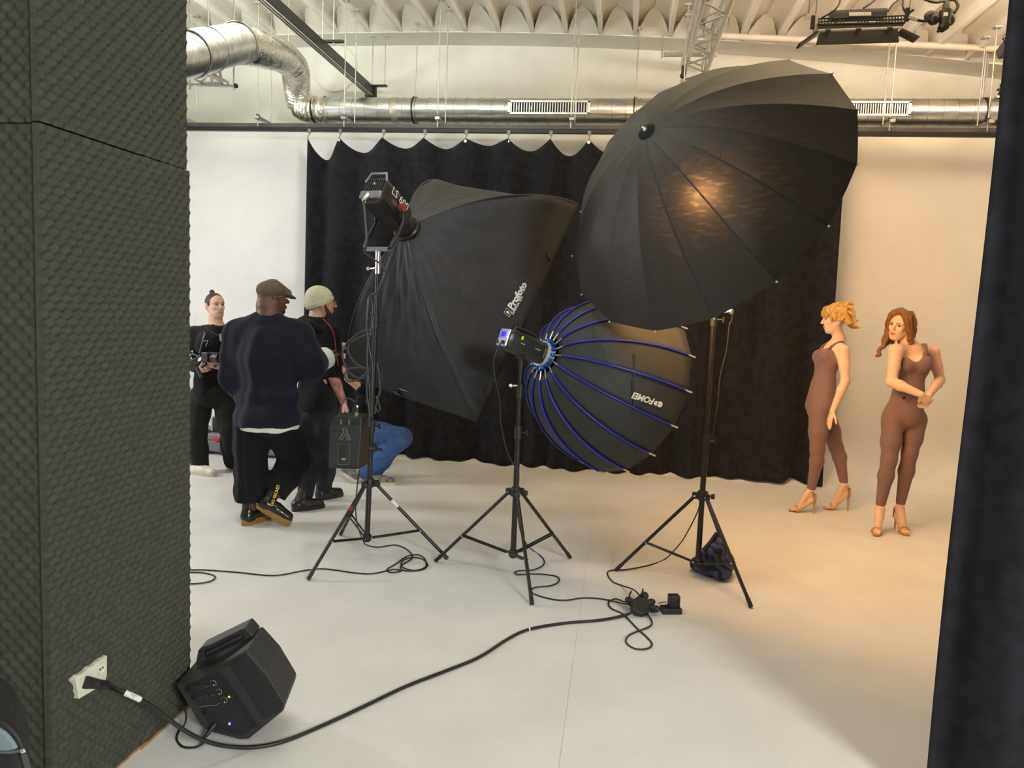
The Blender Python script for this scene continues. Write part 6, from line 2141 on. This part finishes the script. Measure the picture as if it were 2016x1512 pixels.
MB().cyl(J(397, 722, -.44), J(406, 716, -.45), .016, n=12).build('gimbal_motor', BLACK_PLASTIC, cr, smooth=40)
MB().tube([J(420, 722, -.44), J(428, 718, -.46), J(438, 712, -.48)], .006, 6).ball(J(423, 721, -.46), .012).build('side_arm', GREY_ALU, cr, smooth=60)

# ---------------------------------------------------------------- man in flat cap, seen from behind
NAVY = mat('dark navy knit', (.0065, .0085, .0165), .92, var=.15, bump=.05, bscale=200, sheen=.05, spec=.25)
BLACK_CLOTH = mat('black trousers', (.0065, .0065, .0075), .92, var=.15, bump=.05, bscale=150, sheen=.03, spec=.25)
SHIRT_W = mat('white shirt cotton', (.70, .74, .64), .8, var=.05)
B = 5.85
cm = thing('person', 'large man in brown flat cap and navy sweater walking, seen from behind', 'person', tuple(G(520, 1035)))
fb_ = aim(530, 700, 140)
Rc_ = rframe((0, 0, 1), fb_)
pel, wai, che, nk = J(527, 815), J(525, 745), J(524, 670), J(527, 622)
shL, shR = J(472, 660, .0), J(588, 662, .02)
S = Soft()
body_core(S, pel, wai, che, nk, fb_, fb_, .21, .22, .215, False, .06, hd=.17, cd=.155)
S.chain([nk - Vector((0, 0, .06)), J(532, 605, .0)], [.095, .085], .03)
S.cone(nk - Vector((0, 0, .07)), shL, .09, .085, .06)
S.cone(nk - Vector((0, 0, .07)), shR, .09, .085, .06)
elR, wrR = J(612, 722, -.02), J(640, 704, .16)
elL, wrL = J(462, 742, .03), J(478, 785, .22)
for s_, e_, w_ in ((shR, elR, wrR), (shL, elL, wrL)):
    S.chain([s_, e_, w_], [.08, .06, .036], .03)
hand_into(S, wrR, J(650, 692, .25) - wrR, aim(640, 700, 150, -30), 1.05, .30, .10, -1)
hand_into(S, wrL, J(490, 800, .34) - wrL, aim(480, 740, 90), 1.05, .4, .06, 1)
legs = [(J(494, 838, .02), J(493, 925, .03), J(490, 1005, .0)), (J(556, 838, .06), J(585, 905, .16), J(540, 972, .04))]
for hip, kn, an in legs:
    S.chain([hip, kn, an], [.11, .075, .05], .03)
Hc = J(536, 587, .02)
fhd_ = aim(540, 588, 112, -4)
RH, PH_ = head_into(S, Hc, fhd_, Vector((0, 0, 1)), 1.10, False, jaw=1.12, nose=1.3)
S.ell(PH_(0, -.055, -.055), (.068, .055, .055), RH, .04)
BEARD_D = mat('black beard', (.010, .008, .007), .7, var=.2)
bd_ = Soft()
bd_.ell(PH_(0, -.084, .056), (.056, .036, .046), RH, .015)
for q in (-1, 1):
    bd_.cone(PH_(q * .066, -.040, .012), PH_(q * .040, -.080, .05), .018, .022, .012)
bd_.ell(PH_(0, -.050, .110), (.026, .016, .030), RH, .008, sub=True)
soft_mesh('beard', bd_, [BEARD_D], cm, .0045, smooth_it=1)
soft_mesh('body', S, [SKIN_D], cm, .011, fine=[fbox(Hc + RH[2] * .02 - Vector((0, 0, .015)), .165, .0042), fbox(wrR + (J(650, 692, .25) - wrR) * .5, .12, .0048)])
eyes_for(cm, PH_, RH, 1.10)
face_for(cm, PH_, LIP_D, None, 1.10, 1.5)
for q in (-1, 1):
    gl = MB().tube([PH_(q * .031 + .024 * math.cos(t), .010 + .018 * math.sin(t), .103) for t in [2 * math.pi * i / 18 for i in range(19)]], .0016, 5)
    gl.tube([PH_(q * .055, .014, .102), PH_(q * .082, .012, .02), PH_(q * .083, .004, -.015)], .0018, 5)
    gl.build('glasses_frame', mat('gold glasses', (.55, .42, .2), .3, .9), cm, smooth=60)
CAPM = mat('brown felt cap', (.105, .078, .050), .9, var=.15, scale=60, bump=.3, bscale=300)
Hh = Soft()
Hh.ell(PH_(0, .050, -.022), (.098, .075, .102), RH, .02)
Hh.cone(PH_(0, .078, .0), PH_(0, .046, .100), .060, .036, .03, 0, (RH[0], .62))
Hh.ell(PH_(0, -.072, -.02), (.3, .090, .3), RH, .006, sub=True)
Hh.cone(PH_(-.042, .030, .112), PH_(.042, .030, .112), .034, .034, .02, 0, (RH[1] + RH[2] * .35, 3.4))
Hh.cone(PH_(-.026, .020, .142), PH_(.026, .020, .142), .022, .022, .02, 0, (RH[1] + RH[2] * .35, 3.2))
soft_mesh('flat_cap', Hh, [CAPM], cm, .005, smooth_it=1)
K = Soft()
def sweater(K, g=0.0, low=0.0):
    body_core(K, pel, wai, che, nk, fb_, fb_, .265 + g, .268 + g, .255 + g, False, .07, hd=.215 + g, cd=.19 + g)
    K.ell(J(529, 830), (.26 + g, .22 + g, .16), (Rc_[0], Rc_[2], Rc_[1]), .06)
    K.ell(J(524, 705), (.268 + g, .215 + g, .2), (Rc_[0], Rc_[2], Rc_[1]), .06)
sweater(K)
K.cone(nk - Vector((0, 0, .07)), shL, .11, .115, .06)
K.cone(nk - Vector((0, 0, .07)), shR, .11, .115, .06)
K.ell(nk - Vector((0, 0, .05)), (.115, .115, .06), None, .04)
for s_, e_, w_ in ((shR, elR, wrR), (shL, elL, wrL)):
    K.chain([s_, (s_ + e_) / 2, e_, e_ + (w_ - e_) * .42], [.118, .114, .108, .092], .05)
def hem(z, amp, ph):
    return lambda X, Y, Z: (z + amp * np.sin(X * 19 + ph) + amp * .7 * np.sin(X * 33 + Y * 17 + ph) + (X - pel.x) * .05) - Z
zh = J(525, 836).z
fo = wrinkles(.014, 8, .30)
soft_mesh('sweater', K, [NAVY], cm, .010, cut=hem(zh, .006, 1.0), warp=fo, smooth_it=2)
K = Soft()
sweater(K, -.012)
soft_mesh('shirt_hem', K, [SHIRT_W], cm, .010, cut=both(hem(zh - .034, .009, 2.2), half((0, 0, 1), (0, 0, zh + .06))), warp=fo)
K = Soft()
c0_, c1_ = elR + (wrR - elR) * .38, wrR + (wrR - elR) * .04
K.chain([c0_, c1_], [.094, .084], .02, 0, (aim(620, 700, 0), 1.2))
dn = (c1_ - c0_).normalized()
soft_mesh('shirt_cuff', K, [SHIRT_W], cm, .007, cut=both(half(dn, c1_ + dn * .01), half(-dn, c0_)), warp=wrinkles(.006, 11))
K = Soft()
K.ell(pel - Vector((0, 0, .03)), (.22, .18, .15), (Rc_[0], Rc_[2], Rc_[1]), .05)
for (hip, kn, an), rr_ in zip(legs, ((.135, .125, .115, .105, .095), (.135, .125, .118, .108, .100))):
    K.chain([hip, (hip + kn) / 2, kn, (kn + an) / 2, an], rr_, .05)
l0, l1 = legs
dn1 = (l1[2] - l1[1]).normalized()
def hems(X, Y, Z):
    a = J(490, 987).z - Z
    d = (X - l1[2].x) * dn1.x + (Y - l1[2].y) * dn1.y + (Z - l1[2].z) * dn1.z
    return np.where(X + 0 * Y + 0 * Z < J(520, 980).x, a, d - .0)
soft_mesh('trousers', K, [BLACK_CLOTH], cm, .010, cut=both(hems, half((0, 0, 1), (0, 0, pel.z + .08))), warp=wrinkles(.009, 9), smooth_it=1)
BOOT = mat('black boot leather', (.012, .012, .011), .22, var=.2, bump=.15, bscale=25)
TAN = mat('tan boot sole', (.28, .155, .035), .6, var=.12, scale=40)
g0 = G(478, 1036)
shoe(cm, g0 + Vector((0, 0, .0)), g0 + aim(490, 1030, 138) * .30, 0, .1, TAN, BOOT, .054, .045, 'boot', ankle=J(490, 985, .0))
h1, t1 = J(503, 997, -.02), G(570, 1036)
bt = shoe(cm, h1, Vector((t1.x, t1.y, .004)), 0, .1, TAN, BOOT, .054, .045, 'boot', ankle=J(540, 962, .03))
bd = (J(537, 990, -.06) - J(547, 960, -.06))
MB().text('NO SECRET', .03, J(542, 975, -.09), -bd, aim(540, 970, -90), fit=.17, lift=.002, bold=.001).build('boot_lettering', mat('gold print', (.62, .45, .06), .35, .3), cm)

# ---------------------------------------------------------------- man in knitted cap
B = 6.4
km = thing('person', 'bearded man in cream knitted cap and black hooded jacket, seen from behind', 'person', tuple(G(615, 1000)))
fb_ = aim(620, 700, 125)
Rc_ = rframe((0, 0, 1), fb_)
pel, wai, che, nk = J(622, 800), J(622, 745), J(620, 680), J(620, 632)
shL, shR = J(585, 655, .12), J(652, 660, -.06)
S = Soft()
body_core(S, pel, wai, che, nk, fb_, fb_, .135, .13, .15, False, .05, hd=.095, cd=.10)
S.chain([nk - Vector((0, 0, .04)), J(624, 612, .0)], [.065, .060], .03)
S.cone(nk - Vector((0, 0, .05)), shL, .065, .065, .05)
S.cone(nk - Vector((0, 0, .05)), shR, .065, .065, .05)
elR, wrR = J(656, 742, -.10), J(676, 792, -.02)
elL, wrL = J(590, 735, .2), J(640, 745, .35)
S.chain([shR, elR], [.06, .046], .03)
S.chain([elR, elR + (wrR - elR) * .3, wrR], [.046, .046, .031], .02, 1)
S.chain([shL, elL, wrL], [.06, .045, .03], .03)
hand_into(S, wrR, J(688, 822, .02) - wrR, aim(680, 800, -100), 1.0, .35, .05, -1)
hand_into(S, wrL, J(660, 740, .5) - wrL, (0, 0, -1), 1.0, .4, .05, 1)
legs = [(J(606, 812, .08), J(612, 895, .06), J(602, 972, .0)), (J(642, 812, -.02), J(648, 895, .14), J(636, 962, .28))]
for hip, kn, an in legs:
    S.chain([hip, kn, an], [.09, .06, .042], .03)
Hc = J(633, 596, .0)
fhd_ = aim(633, 596, 104, -4)
RH, PH_ = head_into(S, Hc, fhd_, Vector((0, 0, 1)), 1.05, False, nose=1.3)
BEARD = mat('brown beard', (.085, .042, .022), .7, var=.3, scale=80, bump=.5, bscale=200)
bd_ = Soft()
bd_.ell(PH_(0, -.084, .054), (.051, .037, .049), RH, .012)
for q in (-1, 1):
    bd_.cone(PH_(q * .066, -.020, .006), PH_(q * .040, -.078, .05), .016, .024, .012)
bd_.ell(PH_(0, -.050, .112), (.024, .014, .030), RH, .006, sub=True)
bd_.chain([PH_(-.026, -.044, .088), PH_(0, -.035, .103), PH_(.026, -.044, .088)], [.006, .0065, .006], .006)
soft_mesh('beard', bd_, [BEARD], km, .0042, smooth_it=1)
soft_mesh('body', S, [SKIN_M, SKIN_T], km, .010, fine=[fbox(Hc + RH[2] * .02 - Vector((0, 0, .015)), .15, .004), fbox(wrR + (J(688, 822, .02) - wrR) * .5, .12, .0048)])
eyes_for(km, PH_, RH, 1.05)
face_for(km, PH_, LIP_M, BEARD, 1.05, .8)
for q in (-1, 1):
    gl = MB().tube([PH_(q * .031 + .022 * math.cos(t), .008 + .017 * math.sin(t), .102) for t in [2 * math.pi * i / 18 for i in range(19)]], .0015, 5)
    gl.tube([PH_(q * .053, .012, .10), PH_(q * .076, .012, .02), PH_(q * .078, .006, -.012)], .0016, 5)
    gl.build('glasses_frame', mat('gold glasses', (.55, .42, .2), .3, .9), km, smooth=60)
KNIT = mat('cream knit', (.56, .54, .38), .9, var=.05, scale=60, bump=.2, bscale=200)
Hh = Soft()
Hh.ell(PH_(0, .036, -.024), (.094, .104, .116), RH, .02)
Hh.ell(PH_(0, -.01, -.030), (.088, .080, .108), RH, .02)
cutp = half(-(RH[1] + RH[2] * -.46), PH_(0, .034, .09))
def ribs(V):
    r = V - np.array(PH_(0, .03, -.022))
    a = np.arctan2(r @ np.array(RH[0]), r @ np.array(RH[2]))
    rad = r - np.outer(r @ np.array(RH[1]), np.array(RH[1]))
    n = rad / (np.linalg.norm(rad, axis=1, keepdims=True) + 1e-6)
    return n * (np.sin(a * 34) * .0026)[:, None]
cap = soft_mesh('knitted_cap', Hh, [KNIT], km, .0042, cut=cutp, warp=ribs)
Hh = Soft()
Hh.ell(PH_(0, .036, -.024), (.094, .104, .116), RH, .02)
Hh.ell(PH_(0, -.01, -.030), (.088, .080, .108), RH, .02)
soft_mesh('cap_brim', Hh, [KNIT], cap, .0042, grow=.006, cut=both(half(-(RH[1] + RH[2] * -.46), PH_(0, .022, .09)), half((RH[1] + RH[2] * -.46), PH_(0, .066, .09))), warp=ribs)
K = Soft()
body_core(K, pel + Vector((0, 0, .01)), wai, che, nk, fb_, fb_, .185, .19, .20, False, .06, hd=.145, cd=.14)
K.cone(nk - Vector((0, 0, .06)), shL, .085, .09, .05)
K.cone(nk - Vector((0, 0, .06)), shR, .085, .09, .05)
K.chain([shR, (shR + elR) / 2, elR + (shR - elR) * .02], [.09, .082, .072], .04)
K.ell(pel + Vector((0, 0, .03)), (.18, .14, .12), (Rc_[0], Rc_[2], Rc_[1]), .05)
K.chain([shL, (shL + elL) / 2, elL, elL + (wrL - elL) * .7], [.09, .08, .07, .05], .04)
ca = (elR - shR).normalized()
# folded hood at the nape
K.chain([nk + Rc_[0] * -.10 + Vector((0, 0, .0)), nk - Rc_[2] * .085 + Vector((0, 0, -.015)), nk + Rc_[0] * .10 + Vector((0, 0, .0))], [.038, .05, .038], .02)
K.chain([J(586, 640, -.02), J(596, 634, -.10), J(612, 640, -.15), J(628, 646, -.15)], [.035, .042, .040, .030], .015)
K.chain([J(590, 652, -.04), J(602, 656, -.14), J(616, 664, -.16)], [.04, .045, .035], .015)
K.chain([nk - Rc_[2] * .09 + Vector((0, 0, -.02)), nk - Rc_[2] * .14 + Vector((0, 0, -.12))], [.06, .05], .03, 0, (Rc_[2], 1.6))
def sleeve_end(X, Y, Z):
    d = (X - elR.x) * ca.x + (Y - elR.y) * ca.y + (Z - elR.z) * ca.z - .012
    near = (X - elR.x) ** 2 + (Y - elR.y) ** 2 + (Z - elR.z) ** 2 < .088 ** 2
    return np.where(near, d, -1.0 + 0 * X + 0 * Y + 0 * Z)
soft_mesh('hooded_jacket', K, [BLACK_KNIT], km, .009, cut=both(half((0, 0, -1), (0, 0, J(620, 806).z)), sleeve_end), warp=wrinkles(.008, 13), smooth_it=1)
MB().tube(crom([J(636, 628, -.10), J(648, 640, -.14), J(656, 655, -.165), J(660, 675, -.165), J(663, 700, -.175), J(666, 720, -.17)], 6), .0045, 6).build('red_piping', mat('red piping', (.33, .03, .025), .6), km, smooth=60)
K = Soft()
K.ell(pel - Vector((0, 0, .02)), (.165, .125, .13), (Rc_[0], Rc_[2], Rc_[1]), .05)
for hip, kn, an in legs:
    K.chain([hip, (hip + kn) / 2, kn, (kn + an) / 2, an], [.110, .098, .082, .074, .066], .05)
NAVY_T = mat('dark navy trousers', (.010, .010, .016), .85, var=.15, bump=.15, bscale=150)
soft_mesh('trousers', K, [NAVY_T], km, .010, cut=half((0, 0, 1), (0, 0, pel.z + .06)), warp=wrinkles(.007, 14), smooth_it=1)
BOOT2 = mat('black chelsea leather', (.016, .016, .016), .35, var=.2, bump=.1, bscale=30)
g0 = G(574, 1007)
shoe(km, g0, g0 + aim(600, 1000, 112) * .285, 0, .1, BOOT2, BOOT2, .05, .03, 'boot', ankle=J(600, 962, .0))
g0 = G(622, 986)
shoe(km, g0, g0 + aim(640, 980, 128) * .29, 0, .1, BOOT2, BOOT2, .05, .03, 'boot', ankle=J(633, 950, .25))

# ---------------------------------------------------------------- crouching assistant behind the softbox
DENIM = mat('blue denim', (.035, .085, .22), .85, var=.2, scale=30, bump=.15, bscale=300)
B = 7.45
cp_ = thing('person', 'crouching assistant in blue jeans mostly hidden behind the rectangular softbox', 'person', tuple(G(720, 945)))
fb_ = aim(720, 800, 70)
Rc_ = rframe((0, 0, 1), fb_)
pel, wai, che, nk = J(716, 838, .05), J(722, 795, .05), J(732, 745, .05), J(738, 705, .05)
S = Soft()
body_core(S, pel, wai, che, nk, fb_, fb_, .165, .15, .17, False, .05)
S.chain([nk - Vector((0, 0, .04)), J(742, 690, .05)], [.065, .06], .03)
shA, shB = J(715, 722, -.08), J(750, 722, .2)
S.cone(nk - Vector((0, 0, .05)), shA, .065, .065, .05)
S.cone(nk - Vector((0, 0, .05)), shB, .065, .065, .05)
elA, wrA = J(712, 765, -.15), J(684, 745, -.22)
elB, wrB = J(725, 700, -.10), J(690, 682, -.15)
S.chain([shA, elA, wrA], [.06, .045, .031], .03)
S.chain([shB, elB, wrB], [.06, .045, .032], .03)
hand_into(S, wrA, J(676, 715, -.22) - wrA, aim(680, 720, -90, 0), 1.0, .5, .06, 1)
hand_into(S, wrB, J(668, 676, -.15) - wrB, aim(680, 700, -60, -60), 1.0, .35, .05, -1)
legs = [(J(716, 846, -.05), J(790, 862, -.10), J(722, 930, -.08)), (J(722, 850, .15), J(770, 880, .22), J(735, 932, .10))]
for hip, kn, an in legs:
    S.chain([hip, kn, an], [.085, .06, .042], .03)
Hc = J(744, 668, .03)
RH, PH_ = head_into(S, Hc, aim(744, 668, -60, -10), Vector((0, 0, 1)), .98, False)
soft_mesh('body', S, [SKIN_M], cp_, .010, fine=[fbox(J(680, 712, -.2), .22, .0055)])
Hh = Soft()
Hh.ell(PH_(0, .040, -.022), (.080, .086, .098), RH, .02)
Hh.ell(PH_(0, -.03, .07), (.10, .085, .075), RH, .012, sub=True)
soft_mesh('hair', Hh, [DARK_HAIR], cp_, .007)
K = Soft()
body_core(K, pel, wai, che, nk, fb_, fb_, .185, .175, .19, False, .06, hd=.13, cd=.13)
K.cone(nk - Vector((0, 0, .06)), shA, .085, .085, .05)
K.cone(nk - Vector((0, 0, .06)), shB, .085, .085, .05)
K.chain([shA, elA], [.08, .065], .03)
K.chain([shB, elB, elB + (wrB - elB) * .3], [.08, .065, .055], .03)
soft_mesh('shirt', K, [BLACK_KNIT], cp_, .011, cut=half((0, 0, -1), J(716, 838)), warp=wrinkles(.007, 21))
K = Soft()
K.ell(pel - Vector((0, 0, .02)), (.165, .13, .12), (Rc_[0], Rc_[2], Rc_[1]), .05)
for hip, kn, an in legs:
    K.chain([hip, (hip + kn) / 2, kn, (kn + an) / 2, an], [.115, .105, .098, .090, .078], .04)
soft_mesh('jeans', K, [DENIM], cp_, .009, cut=half((0, 0, 1), (0, 0, pel.z + .08)), warp=wrinkles(.009, 22), smooth_it=1)
GREY_SHOE = mat('grey trainer', (.24, .22, .19), .7, color2=(.08, .075, .07), scale=30)
h0 = J(673, 928, -.05)
t0_ = G(688, 957)
shoe(cp_, h0 + Vector((0, 0, .0)), Vector((t0_.x + .03, t0_.y + .12, .01)), 0, .09, CREAM, GREY_SHOE, .047, .03, 'trainer')
g0 = G(722, 953)
shoe(cp_, g0, g0 + aim(740, 950, 80) * .28, 0, .09, CREAM, GREY_SHOE, .047, .03, 'trainer')
MB().tube([wrA + (elA - wrA) * .12 + (Vector((math.cos(t), 0, 0)) * .036 + Vector((0, math.sin(t), .0)) * .036) for t in [2 * math.pi * i / 16 for i in range(17)]], .008, 6).build('wrist_watch', mat('watch metal', (.35, .30, .2), .3, .8), cp_, smooth=60)
ph = thing('mobile_phone', 'small pale phone held in the hand of the hidden assistant', 'phone', tuple(J(676, 700, -.25)))
MB().prism([J(671, 697, -.27), J(675, 696, -.27), J(676, 706, -.27), J(672, 707, -.27)], (.01, .06, 0)).build('phone_body', WHITE_PRINT, ph, bevel=.003)

# ---------------------------------------------------------------- sandbag on the umbrella stand
sgb = thing('sandbag', 'dark sandbag with blue zigzag pattern at the umbrella stand foot', 'sandbag', tuple(G(1405, 1130)))
K = Soft()
q3 = lambda u, v, d=5.0: atD(u, v, d)
K.chain([q3(1414, 1062, 4.98), q3(1412, 1080, 4.98), G(1418, 1108, .08), G(1422, 1122, .07)], [.022, .06, .085, .070], .03)
K.chain([q3(1400, 1090, 5.05), G(1402, 1105, .09)], [.03, .07], .03)
K.chain([G(1372, 1110, .055), G(1395, 1118, .055)], [.05, .055], .03)
K.cone(q3(1384, 1098, 5.1), G(1408, 1105, .09), .045, .06, .03)
soft_mesh('bag', K, [SBAG], sgb, .008, cut=half((0, 0, -1), (0, 0, .003)), warp=wrinkles(.006, 31), smooth_it=1)
MB().tube([q3(1384, 1085, 4.97), q3(1398, 1070, 4.97), q3(1412, 1050, 4.98)], .016, 8).build('carry_strap', BLACK_RUBBER, sgb, smooth=60)
